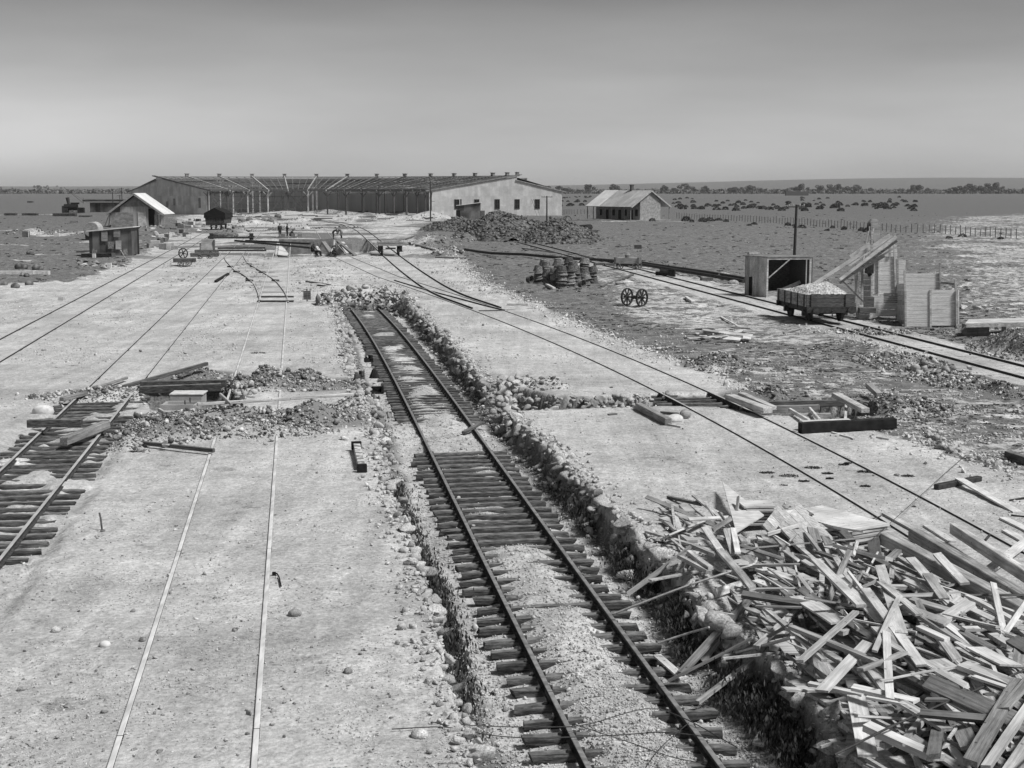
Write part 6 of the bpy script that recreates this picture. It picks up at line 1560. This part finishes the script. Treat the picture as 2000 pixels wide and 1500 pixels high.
# ------------------------------------------------------------------ fences
def fence(pts_, step, label, h=1.25, zoff=0):
    path = catmull([P(*q_) for q_ in pts_], 4); root = empty('post_and_wire_fence', path[0], label, 'fence'); ps = along_path(path, step)[:98]
    for p, t in ps:
        b = MB(); hh = h*random.uniform(.9, 1.1); z = H1(p.x, p.y); b.tube([p+Vector((0,0,z-.1)), p+Vector((random.uniform(-.06,.06),0,z+hh))], .06, 5); b.build('post', M_wooddk, root)
    for z in (.35, .7, 1.05):
        b = MB(); b.tube([p+Vector((0,0,H1(p.x, p.y)+z)) for p, t in ps[::2]], .012, 4); b.build('wire', M_steel, root)
fence([(1322,427),(1400,431),(1508,437),(1600,443),(1730,452),(1850,458),(2020,469)], 1.45, 'long post and wire fence running off to the right behind the house')
fence([(1088,420),(1120,418),(1165,417)], 1.7, 'short stretch of fence between the roundhouse and the house', 1.3)

# ------------------------------------------------------------------ shrubs and trees
def leafball(n, rx, ry, rz, s_, seed, mt, zc=0, blobs=None):
    r2 = np.random.default_rng(seed); V = []; F = []
    blobs = blobs or [(0, 0, zc, 1)]
    for i in range(n):
        bx, by, bz, bs_ = blobs[r2.integers(len(blobs))]
        d = r2.normal(size=3); d /= np.linalg.norm(d); rr = r2.uniform(.45, 1)**.5*bs_
        c = np.array([bx+d[0]*rx*rr, by+d[1]*ry*rr, bz+abs(d[2])*rz*rr if blobs[0][2] == 0 and len(blobs) == 1 else bz+d[2]*rz*rr])
        u = r2.normal(size=3); u /= np.linalg.norm(u); v = np.cross(u, r2.normal(size=3)); v /= np.linalg.norm(v)+1e-9; k = s_*r2.uniform(.6, 1.4)
        V += [c-u*k, c+v*k*.5, c+u*k, c-v*k*.5]; F.append([4*i, 4*i+1, 4*i+2, 4*i+3])
    return V, F
shr = []
for k in range(4):
    V, F = leafball(260, .75, .7, .75, .12, 100+k, M_leaf); shr.append(np_mesh('foliage', V, F, M_leaf))
def shrub(px, py, s_, label, group=None):
    p = P(px, py); root = empty('saltbush', (p.x, p.y, H1(p.x, p.y)), label, 'shrub', group, rz=random.uniform(0, 6)); root.scale = (s_, s_, s_*random.uniform(.7, 1)); link('foliage', random.choice(shr), root)
    return root
for i in range(115):
    px = random.uniform(1310, 1790); py = random.choice([random.gauss(399, 5), random.gauss(405, 4), random.uniform(386, 414)])
    zone = 'left third' if px < 1470 else ('middle' if px < 1630 else 'right third'); shrub(px, py, random.uniform(1.0, 2.1), f'small dark saltbush dotted on the paddock beyond the fence, {zone}', f'paddock bushes, {zone}')
for i in range(26):
    px = random.uniform(1088, 1160); py = random.choice([386, 394, 402])+random.uniform(-1.5, 1.5); shrub(px, py, random.uniform(1.0, 2.0), 'small dark bush in the rows between roundhouse and house', 'bushes in rows')
for i in range(18):
    px = random.uniform(1340, 1990); shrub(px, np.interp(px, [1322,1508,1730,2000], [431,440,454,470])+random.uniform(-3, 5), random.uniform(.6, 1.2), 'low dark bush growing along the foot of the long fence', 'bushes at the fence foot')
for i, (px, py, s_) in enumerate([(1274,433,1.1),(1340,432,1.5),(1372,434,1.2),(1386,433,1.4),(1403,432,1.2)]):
    shrub(px, py, s_, ['dark bush in front of the stone gable','dark bush just right of the verandah','first of three dark bushes right of the house','second of three dark bushes right of the house','third of three dark bushes right of the house'][i])
tree_p = []
for k in range(5):
    r2 = random.Random(k+50); blobs = [(r2.uniform(-5, 5), r2.uniform(-3, 3), r2.uniform(5, 10), r2.uniform(.7, 1.15)) for _ in range(7)]
    V, F = leafball(1100, 2.6, 2.6, 1.9, .55, 200+k, M_farleaf, blobs=blobs); cr_ = np_mesh('crown', V, F, M_farleaf)
    b = MB(); b.tube([(0,0,-.5),(.2,0,3),(0,.1,5)], [.45,.32,.22], 7)
    for bl in blobs[:5]: b.tube([(.1,0,3.2),(bl[0]*.5,bl[1]*.5,(bl[2]+3)/2+.6),(bl[0]*.9,bl[1]*.9,bl[2])], [.2,.13,.06], 5)
    tree_p.append((cr_, b.mesh('trunk', M_bark)))
def tree(px, pyb, s_, label, group):
    p = P(px, pyb); z = H1(p.x, p.y); root = empty('gum_tree', (p.x, p.y, z), label, 'tree', group, rz=random.uniform(0, 6)); root.scale = (s_, s_, s_*random.uniform(.8, 1.1)); c_, t_ = random.choice(tree_p); link('crown', c_, root); link('trunk', t_, root)
for i in range(52):
    px = random.choice([random.uniform(1290, 1560), random.uniform(1560, 2000), random.uniform(1060, 2030)]); tree(px, random.uniform(378, 379.5), random.uniform(.75, 1.4), 'grey gum tree in the belt of trees along the right horizon', 'gum trees along the right horizon')
for i, (px, py, s_) in enumerate([(1075,381,.9),(1085,380,.8),(1105,380,1.0),(1150,380,1.2),(1205,379,1.5)]): tree(px, py, s_, ['small gum tree right of the roundhouse corner','second small gum right of the roundhouse','low spreading gum on the plain behind the coal heaps','rounded gum left of the stone house','largest gum just above the stone house roof'][i], None)
for i, (px, py, s_) in enumerate([(68,374,1.15),(76,375,1.2),(90,374,1.2),(93,373,1.0),(112,373,.9),(120,374,.8)]): tree(px, py, s_, ['leftmost gum on the left horizon','second gum on the left horizon','third gum on the left horizon, tallest','fourth gum on the left horizon','fifth gum on the left horizon','rightmost gum of the left horizon group'][i], None)
# scrub belt that reads as one mass
V = []; F = []; off = 0; r2 = np.random.default_rng(5)
cs = []
for i in range(3600):
    px = r2.uniform(1040, 2080) if i % 3 else r2.uniform(-80, 330); Y = r2.uniform(2250, 2900); u = (px-1000)/2900; cs.append((u*Y, Y))
cs = np.array(cs); zz = H(cs[:, 0], cs[:, 1]); sz = r2.uniform(2, 5.5, len(cs))
n4 = 26
for (x_, y_), z_, s_ in zip(cs, zz, sz):
    d = r2.normal(size=(n4, 3)); d /= np.linalg.norm(d, axis=1)[:, None]; c_ = np.array([x_, y_, z_])+d*np.array([s_*1.7, s_, s_*.62])+np.array([0, 0, s_*.4])
    u_ = r2.normal(size=(n4, 3))*s_*.28; v_ = r2.normal(size=(n4, 3))*s_*.28
    V.append(np.stack([c_-u_, c_+v_, c_+u_, c_-v_], 1).reshape(-1, 3))
V = np.concatenate(V); F = np.arange(len(V)).reshape(-1, 4)
o = link('distant_scrub', np_mesh('distant_scrub', V, F, M_farleaf)); tag(o, 'continuous belt of low scrub along the far plain', 'scrub', kind='stuff')
# weeds in the shade of the cutting walls
V = []; F = []
WD = WP([(1290,1080),(1330,1150),(1385,1225),(1450,1290),(1540,1350),(1600,1440)]); WD2 = WP([(1090,900),(1150,975),(1215,1030),(1262,1085)]); WD3 = WP([(762,905),(790,975),(820,1055),(842,1100),(858,1160),(874,1215),(897,1324),(920,1380)]); WD4 = WP([(880,660),(910,700),(940,750)])
for w_, n_, side in ((WD, 17000, 0), (WD2, 4500, 0), (WD3, 20000, 1), (WD4, 2500, 0), (WP([(690,690),(712,735),(735,780),(752,830)]), 2500, 0)):
    for i in range(n_):
        k = random.randrange(len(w_)-1); t_ = random.random(); p = w_[k]+(w_[k+1]-w_[k])*t_; cl = vnoise(np.array([p[0]*1.7]), np.array([p[1]*1.7]))[0]
        if cl < (.22 if side else .4): continue
        x_, y_ = p[0]+random.gauss(-.05, .16), p[1]+random.gauss(0, .16); z = H1(x_, y_) if False else -.62
        c_ = np.array([x_, y_, z+abs(random.gauss(0, .17))]); u_ = np.array([random.gauss(0, .3), random.gauss(0, .3), 1]); u_ /= np.linalg.norm(u_); s_ = random.uniform(.02, .06)
        v_ = np.cross(u_, np.array([random.gauss(0, 1), random.gauss(0, 1), .1])); v_ /= np.linalg.norm(v_)
        b0 = len(V); V += [c_-u_*s_, c_+v_*s_*.35, c_+u_*s_, c_-v_*s_*.35]; F.append([b0, b0+1, b0+2, b0+3])
o = link('weeds', np_mesh('weeds', V, F, M_leaf)); tag(o, 'dark weeds growing along the foot of the cutting walls', 'weeds', kind='stuff')
# dark tufts and dung on the right platform
for k, (px, py, s_) in enumerate([(1498,924,.2),(1540,930,.24),(1587,914,.22),(1570,940,.14),(1616,925,.14),(1648,908,.13),(1690,922,.2),(1772,930,.16),(1690,950,.13),(1531,949,.1),(1655,905,.1),(505,690,.35),(1620,935,.1)]):
    s_ *= .75; V, F = leafball(110, s_*1.3, s_*.8, s_*.15, .03, 300+k, M_leaf); p = P(px, py); o = link('weed_tuft', np_mesh('weed_tuft', V, F, M_leaf)); o.location = (p.x, p.y, 0)
    tag(o, f'flat dark weed tuft on the right platform, {["left near","widest, left of the rail","behind the rail","small, on the rail","small, right of the rail","tiny upper","long, middle right","farthest right","lower right","lowest left","tiny top","","low middle"][k]}' if k != 11 else 'dark weed tuft between the left platform tracks', 'weed')

# ------------------------------------------------------------------ far left clutter
def block(px, py, w, d, h, label, mt, name, cat, rz=0, parts=None):
    p = G(px, py); b = MB(); b.box((p.x, p.y, p.z+h/2), (w, d, h), rz); return tag(b.build(name, mt), label, cat)
def sleeper_stack(px, py, n_, rows, label):
    p = P(px, py); root = empty('sleeper_stack', p, label, 'sleeper stack')
    for r_ in range(rows):
        for k in range(n_):
            b = MB(); b.bar(p+Vector(((k-n_/2)*.3, -1, .12+r_*.2)), p+Vector(((k-n_/2)*.3, 1.2, .12+r_*.2)), .24, .17); b.build('sleeper', M_sleeper, root)
sleeper_stack(22, 421, 9, 3, 'low dark sleeper stack on the far left, left one'); sleeper_stack(60, 421, 12, 3, 'low dark sleeper stack on the far left, second'); sleeper_stack(128, 423, 18, 4, 'widest dark sleeper stack below the steam plant'); sleeper_stack(168, 424, 9, 2, 'small dark sleeper stack right of the widest'); sleeper_stack(60, 396, 9, 4, 'dark stack standing alone on the far left plain')
sp = empty('steam_plant', P(140, 417), 'black steam plant with chimney and wheels in the left distance', 'machinery'); c = P(140, 417)
b = MB(); b.tube([c+Vector((-1.9,0,1.7)), c+Vector((1.6,0,1.7))], .85, 12); b.build('boiler', M_black, sp)
b = MB(); b.box(c+Vector((-1.6,0,1.1)), (1.6,1.6,1.9)); b.build('firebox', M_iron, sp)
b = MB(); b.tube([c+Vector((-.7,0,2.4)), c+Vector((-1.0,0,4.3))], [.35,.5], 10); b.build('chimney', M_iron, sp)
for xx in (-1.2, .4, 1.9): b = MB(); wheel(b, c+Vector((xx,-.9,.55)), .55, (0,1,0), spokes=8); b.build('wheel', M_iron, sp)
b = MB(); b.box(c+Vector((2.6,0,.9)), (1.6,1.4,1.4)); b.box(c+Vector((1.0,0,2.7)), (2.2,.8,.5)); b.build('tender', M_black, sp)
def derrick(px, pyb, tx, ty, label):
    c = P(px, pyb); Y = c.y; root = empty('derrick', c, label, 'derrick'); t_ = AT(tx, ty, Y)
    b = MB(); b.tube([c, t_], .09, 5); b.build('jib', M_iron, root); b = MB(); b.tube([c+Vector((2.2,0,0)), t_-(t_-c)*.05], .05, 4); b.tube([c, c+Vector((0,0,2.5))], .1, 6); b.build('mast', M_iron, root)
derrick(163, 397, 125, 366, 'thin derrick jib leaning left above the steam plant'); derrick(350, 411, 361, 392, 'thin dark jib leaning over the roundhouse left end wall'); derrick(299, 383, 306, 352, 'slender pole leaning on the roundhouse left end wall')
block(51, 464, .9, .5, .8, 'small dark box with a white edge in the left field', M_wooddk, 'field_box', 'box'); p = P(57, 464); tag(MB().box((p.x, p.y-.3, .45), (.08,.1,.9)).build('white_post', M_cloth), 'white post beside the small box in the left field', 'post')
block(145, 436, 1.6, .5, .5, 'low grey crate in the left distance', M_woodmid, 'crate', 'crate'); block(228, 409+20, 2.0, 1.5, 1.6, 'dark cart body behind the gabled hut', M_wooddk, 'cart_body', 'cart')
block(30, 537, 5.2, .5, .28, 'long white timber lying in the left field', M_cloth, 'white_timber', 'timber'); block(57, 537, .9, .7, .35, 'white sheeted bundle at the end of the long white timber', M_cloth, 'bundle', 'bundle')
for k, (px, py, s_) in enumerate([(42,526,.42),(74,528,.38),(52,541,.22),(60,498,.35),(4,558,.3),(57,556,.3),(30,563,.25)]):
    lump(px, py, s_*1.3, s_, s_*.9, ['dark heap above the long white timber, left','dark heap above the long white timber, right','small dark lump in front of the white timber','dark lump under a white cloth in the left field','dark lump at the far left edge','dark lump on the pale strip at the left','low dark lump by the pale strip'][k], M_clod, 'dark_lump', 'lump', k)
block(111, 463, .7, .4, .5, 'white object standing in the left field', M_cloth, 'white_block', 'block'); block(120, 575+12, .3, .3, .2, 'small pale block beside the far left track', M_conc, 'pale_block', 'block')
# rubbish in front of the shed
for k in range(34):
    px = random.uniform(148, 255); py = 522-abs(px-200)*.12+random.uniform(-6, 4); s_ = random.uniform(.15, .42); o = link('rubbish', RP[random.randrange(14)], None); p = P(px, py); o.location = (p.x, p.y, s_*.4); o.scale = (s_*1.3, s_, s_*.8); o.rotation_euler = (0, 0, k)
    me2 = None; o.data = RPDK[k % 14] if k % 4 else o.data
    tag(o, 'dark lump in the rubbish heap in front of the patched iron shed', 'rubbish', 'rubbish heap by the shed')
for k, (px, py, w, h) in enumerate([(184,505,.28,.4),(214,523,.35,.4),(225,497,.5,.6)]): block(px, py, w, .3, h, ['white tin before the iron shed','pale tin at the front of the rubbish heap','pale sack leaning on the iron shed'][k], M_cloth, 'tin', 'tin')
beam((150,493),(176,493),.3,.2,'dark log lying left of the iron shed',M_wooddk); beam((162,502),(222,504),.5,.4,'long dark timber at the foot of the iron shed',M_wooddk); beam((236,489),(245,505),.07,.07,'pale pole leaning on the iron shed',M_woodpale,za=1.2,zb=0)
# clutter between hut and wagon
for k in range(46):
    px = random.uniform(270, 400) if k < 30 else random.uniform(345, 400); py = random.uniform(446, 488) if k < 30 else random.uniform(428, 446)
    if px > 345+(488-py)*1.3: px -= 60
    w = random.uniform(.5, 1.6); h = random.uniform(.2, .7); mt = random.choice([M_wooddk, M_woodmid, M_wood, M_rockd, M_cloth]); p = P(px, py)
    if k % 3: b = MB(); b.box((p.x, p.y, h/2), (w, random.uniform(.3, 1), h), random.uniform(0, 3)); o = b.build('building_debris', mt, bev=.04)
    else: o = link('building_debris', RP[k % 14]); o.location = (p.x, p.y, .2); o.scale = (w*.6, w*.4, h)
    tag(o, 'odd block of building debris strewn between the hut and the covered wagon', 'debris', 'building debris left of the covered wagon')
beam((319,462),(341,461),.5,.2,'white timber among the debris beside the far left track',M_cloth,'white_timber','timber')
# clutter in front of the roundhouse
for k in range(60):
    px = random.uniform(440, 850); py = random.uniform(414, 434); p = P(px, py); w = random.uniform(.4, 2.2); z = H1(p.x, p.y)
    b = MB(); an = random.uniform(-.4, .4); b.bar(p+Vector((-w, an*w, z+.2)), p+Vector((w, -an*w, z+random.uniform(.1, .6))), random.uniform(.15, .4), random.uniform(.1, .35)); o = b.build('timber_offcut', random.choice([M_wooddk, M_woodmid, M_wood, M_wooddk]))
    tag(o, 'loose timber on the spoil ground in front of the roundhouse', 'timber', 'loose timber before the roundhouse')
for k, (px, py) in enumerate([(455,411),(560,414),(572,418),(740,413),(690,411)]): block(px, py, 1.6, 1.2, 1.4, ['dark barrow shape inside the left roundhouse bay','dark bulk in front of the middle posts, left','dark bulk in front of the middle posts, right','low dark trestle under the right hand rafters','small dark stack under the roundhouse roof'][k], M_wooddk, 'site_stack', 'stack')
block(494, 432, 3.4, 2.5, .6, 'pale slab with dark figures behind it beyond the left tracks', M_cloth, 'stone_slab', 'slab')
for k, (px, py) in enumerate([(473,434),(487,433),(504,436),(515,435),(528,435),(430,437),(543,428)]): lump(px, py, .8, .6, .6, ['dark lump left of the pale slab','dark lump right of the pale slab','dark lump in the row beyond the left tracks, first','dark lump in the row beyond the left tracks, second','dark lump in the row beyond the left tracks, third','dark lump beside the covered wagon','dark timber lump on the spoil ground'][k], M_clod, 'dark_lump', 'lump')
block(1117, 432, .1, .1, .1, 'tiny peg', M_wooddk, 'peg', 'peg') if False else None
# arch of iron and beam behind coal heaps
p = P(1108, 431); ar = empty('iron_hoop', p, 'dark curved iron hoop lying beside a long beam near the house', 'iron hoop'); b = MB(); b.tube([(p.x+.9*math.cos(a)*1.0, p.y, .9*math.sin(a)*1.1) for a in np.linspace(0, math.pi, 10)], .12, 6); b.build('hoop', M_wooddk, ar)
MB().tube([(p.x-.7, p.y, 0), (p.x, p.y, 1.0)], .15, 6).build('strut', M_wooddk, ar)
beam((1085,433),(1172,431),.4,.25,'long dark beam lying in front of the house verandah path',M_wooddk); lump(1076,428,.4,.4,.5,'small dark barrel before the roundhouse corner',M_wooddk,'barrel','barrel')
dg = empty('iron_cylinder', P(1130, 446), 'long tapering dark cylinder lying at the right end of the coal', 'cylinder'); a_ = P(1118, 443, .35); b_ = P(1152, 444, .5); MB().tube([a_, b_], [.22, .5], 10).build('body', M_iron, dg); MB().tube([P(1116, 443, .35), P(1119, 443, .35)], .33, 10).build('cap', M_black, dg)
block(1160, 456, 1.2, .8, .5, 'dark flat block on the grass right of the coal', M_clod, 'dark_block', 'block'); block(1246, 486, .75, .6, .45, 'square crate standing alone on the grass', M_wooddk, 'crate', 'crate'); lump(1222,482,1.2,.4,.2,'low dark lump left of the lone crate',M_clod,'dark_lump','lump')
block(1556, 382, 24, 6, 4.5, 'distant long low barn in front of the tree belt', M_wooddk, 'distant_barn', 'barn')
lump(1414,544,.5,.4,.3,'dark rock by the pipe near the open shed',M_rockd,'dark_rock','rock'); lump(1432,556,.4,.35,.25,'second dark rock by the pipe near the open shed',M_rockd,'dark_rock','rock')
beam((1020,460+27),(1090,495),.15,.1,'thin rail lying at the front foot of the coal',M_steel,'rail_length','rail'); beam((1130,498),(1178,512),.12,.1,'thin rail lying beyond the pipe',M_steel,'rail_length','rail')
beam((850,505),(912,505),.25,.15,'dark plank before the small gravel heap',M_wooddk); beam((775,472),(808,465),.2,.15,'dark plank beside the trolley line, upper',M_wooddk); beam((800,478),(848,490),.3,.2,'dark plank beside the trolley line, lower',M_wooddk)
# thin dusty air over the plain
hz = MB(); hz.box((0, 0, 48), (72000, 72000, 100)); me = hz.mesh('haze', [])
hm = bpy.data.materials.new('thin_haze'); hm.use_nodes = True; ht = hm.node_tree
for n_ in list(ht.nodes):
    if n_.type == 'BSDF_PRINCIPLED': ht.nodes.remove(n_)
pv_ = ht.nodes.new('ShaderNodeVolumePrincipled'); pv_.inputs['Density'].default_value = .00005; pv_.inputs['Color'].default_value = (.9, .9, .9, 1)
ht.links.new(pv_.outputs[0], ht.nodes['Material Output'].inputs['Volume']); me.materials.append(hm)
tag(link('haze', me), 'thin pale haze over the plain', 'haze', kind='stuff')

# ------------------------------------------------------------------ people
def person(base, pose, face, shirt, trou, label, hat=True, sc=1.06):
    """base = world point between the feet; face = heading (radians, 0 looks along +Y)"""
    J = POSES[pose]; root = empty('person', base, label, 'person', rz=face)
    names = list(J); V = [J[n] for n in names]; idx = {n: i for i, n in enumerate(names)}
    chain = [('pel','spi'),('spi','che'),('che','nec'),('nec','hea'),('hea','top'),('hea','nos'),('pel','hiL'),('pel','hiR'),('hiL','knL'),('knL','anL'),('anL','toL'),('hiR','knR'),('knR','anR'),('anR','toR'),
             ('che','shL'),('shL','elL'),('elL','wrL'),('wrL','paL'),('che','shR'),('shR','elR'),('elR','wrR'),('wrR','paR')]
    E = [(idx[a], idx[b]) for a, b in chain]
    RAD = dict(pel=(.15,.12), spi=(.14,.11), che=(.17,.12), nec=(.06,.06), hea=(.085,.10), top=(.075,.085), nos=(.02,.02), hiL=(.10,.10), hiR=(.10,.10), knL=(.065,.065), knR=(.065,.065), anL=(.045,.05), anR=(.045,.05), toL=(.045,.035), toR=(.045,.035),
               shL=(.07,.07), shR=(.07,.07), elL=(.048,.048), elR=(.048,.048), wrL=(.03,.03), wrR=(.03,.03), paL=(.035,.02), paR=(.035,.02))
    rad = [(RAD[n][0]*1.32, RAD[n][1]*1.32) if n not in ('nos','paL','paR') else RAD[n] for n in names]
    for s_, pa, wr in (('L', 'paL', 'wrL'), ('R', 'paR', 'wrR')):
        p = Vector(J[pa]); d = (p-Vector(J[wr])).normalized(); sd_ = d.cross(Vector((0, 1, .3))).normalized()
        for k in range(4):
            b0 = p+sd_*(k-1.5)*.02; f1 = b0+d*.045; f2 = f1+(d+Vector((0, -.3, -.4))*.5).normalized()*(.03+.008*(k in (1, 2)))
            n0 = len(V); V += [tuple(f1), tuple(f2)]; rad += [(.010,.010), (.008,.008)]; E += [(idx[pa], n0), (n0, n0+1)]
        th = p-d*.03+sd_*.045; n0 = len(V); V += [tuple(th), tuple(th+d*.03)]; rad += [(.012,.012), (.009,.009)]; E += [(idx[wr], n0), (n0, n0+1)]
    me = bpy.data.meshes.new('body'); me.from_pydata([tuple(Vector(v)*sc) for v in V], E, []); o = bpy.data.objects.new('tmp', me); COL.objects.link(o)
    md = o.modifiers.new('s', 'SKIN')
    for i, sv_ in enumerate(me.skin_vertices[0].data): sv_.radius = (rad[i][0]*sc, rad[i][1]*sc); sv_.use_root = (i == 0)
    sb = o.modifiers.new('u', 'SUBSURF'); sb.levels = 1; sb.render_levels = 1
    dg_ = bpy.context.evaluated_depsgraph_get(); m2 = bpy.data.meshes.new_from_object(o.evaluated_get(dg_)); bpy.data.objects.remove(o)
    m2.name = 'body'; m2.materials.clear()
    for m in (M_skin, shirt, trou, M_black): m2.materials.append(m)
    grp = {}
    for n_ in names:
        grp[n_] = 1 if n_ in ('spi','che','shL','shR','elL','elR') else (2 if n_ in ('pel','hiL','hiR','knL','knR') else (3 if n_ in ('anL','anR','toL','toR') else 0))
    pts_ = np.array([np.array(J[n_])*sc for n_ in names]); gi = np.array([grp[n_] for n_ in names]); mid_ = [((np.array(J[a])+np.array(J[b]))/2*sc, grp[b] if grp[b] else grp[a]) for a, b in chain if a not in ('nec','hea') and b != 'nec']
    pts_ = np.vstack([pts_, [m[0] for m in mid_]]); gi = np.concatenate([gi, [m[1] for m in mid_]])
    for pg in m2.polygons:
        c_ = np.array(pg.center[:]); pg.material_index = int(gi[np.argmin(((pts_-c_)**2).sum(1))]); pg.use_smooth = True
    link('body', m2, root)
    h_ = Vector(J['top'])*sc; up_ = (Vector(J['top'])-Vector(J['nec'])).normalized(); Mq = up_.to_track_quat('Z', 'Y').to_matrix()
    b = MB()
    if hat: b.lathe([(.0,.10),(.085,.09),(.10,.0),(.19,-.015),(.19,-.03),(.09,-.03)], h_+up_*.0, 14, M=Mq); lp('hat', b, M_wooddk, root)
    else: b.lathe([(.0,.085),(.06,.07),(.092,.0),(.09,-.09)], h_, 12, M=Mq); lp('hair', b, M_black, root)
    return root
def sym(d):
    for k in list(d):
        if k.endswith('L') and k[:-1]+'R' not in d: v = d[k]; d[k[:-1]+'R'] = (-v[0], v[1], v[2])
    return d
POSES = {
 'stand': sym(dict(pel=(0,0,.95), spi=(0,0,1.12), che=(0,0,1.36), nec=(0,0,1.5), hea=(0,.01,1.60), top=(0,0,1.68), nos=(0,.12,1.6), hiL=(-.10,0,.88), knL=(-.11,.02,.48), anL=(-.11,-.02,.09), toL=(-.13,.15,.04), shL=(-.19,0,1.40), elL=(-.24,-.02,1.12), wrL=(-.24,.08,.90), paL=(-.24,.10,.83))),
 'arms': sym(dict(pel=(0,0,.95), spi=(0,0,1.12), che=(0,0,1.36), nec=(0,.02,1.5), hea=(0,.05,1.60), top=(0,.03,1.68), nos=(0,.16,1.59), hiL=(-.10,0,.88), knL=(-.12,.03,.48), anL=(-.13,-.02,.09), toL=(-.16,.15,.04), shL=(-.19,0,1.40), elL=(-.27,.06,1.14), wrL=(-.10,.24,1.16), paL=(-.05,.29,1.17))),
 'bend': sym(dict(pel=(0,-.05,.92), spi=(0,.12,1.02), che=(0,.36,1.10), nec=(0,.50,1.12), hea=(0,.60,1.10), top=(0,.68,1.10), nos=(0,.62,.98), hiL=(-.11,-.04,.86), knL=(-.12,.05,.47), anL=(-.12,-.04,.09), toL=(-.14,.13,.04), shL=(-.19,.40,1.08), elL=(-.22,.48,.80), wrL=(-.18,.58,.58), paL=(-.17,.60,.50))),
 'crouch': sym(dict(pel=(0,-.10,.32), spi=(0,-.02,.48), che=(0,.14,.68), nec=(0,.22,.80), hea=(0,.28,.88), top=(0,.30,.96), nos=(0,.39,.86), hiL=(-.12,-.08,.30), knL=(-.18,.30,.50), anL=(-.16,.06,.09), toL=(-.18,.22,.04), shL=(-.19,.14,.72), elL=(-.24,.32,.50), wrL=(-.12,.44,.36), paL=(-.10,.48,.30))),
 'sit': sym(dict(pel=(0,0,.42), spi=(0,.03,.58), che=(0,.12,.80), nec=(0,.18,.93), hea=(0,.22,1.03), top=(0,.22,1.11), nos=(0,.33,1.01), hiL=(-.11,.03,.40), knL=(-.15,.42,.45), anL=(-.14,.44,.09), toL=(-.15,.60,.04), shL=(-.19,.12,.84), elL=(-.24,.24,.60), wrL=(-.12,.42,.52), paL=(-.08,.47,.50))),
}
person(P(547, 463), 'stand', .6, M_shirtd, M_trouser, 'man in dark clothes standing alone, left of the standing pair, facing away')
person(P(561, 463.5), 'arms', -1.2, M_shirtd, M_trouser, 'man in dark clothes standing with bent arms, right of the first man')
person(P(568, 464), 'crouch', -1.0, M_shirtd, M_trouser, 'man crouching at the feet of the standing pair')
person(P(651, 467), 'bend', -1.5, M_shirtd, M_trouser, 'man bending forward over the rails beyond the pit')
person(P(667, 466), 'bend', 1.3, M_shirtd, MT('grey_trousers', .12, .2, 5), 'second bending man facing the first over the rails')
person(P(609, 498), 'sit', -1.9, M_shirtd, M_trouser, 'man in a dark coat sitting on a beam beside the pit')
person(P(617, 500), 'sit', -1.7, M_shirtw, M_trouser, 'man in a white shirt sitting beside the dark coated man')
person(P(648, 501), 'crouch', -1.2, M_shirtw, M_trouser, 'man in a white shirt crouching by the girder')
person(P(657, 502), 'crouch', 1.5, M_shirtd, M_trouser, 'man in dark clothes crouching beside the white shirted man')
beam((600,496),(624,499),.25,.3,'short squared beam that the two seated men rest on',M_wooddk)
for k, (px, py) in enumerate([(553,463),(572,464),(586,464)]): block(px, py, .6, .4, .45, ['small box between the standing men','small box right of the crouching man','square drum right of the men'][k], M_woodmid, 'tool_box', 'box')
beam((536,466),(580,466),.5,.15,'low dark planks the standing men stand by',M_wooddk)
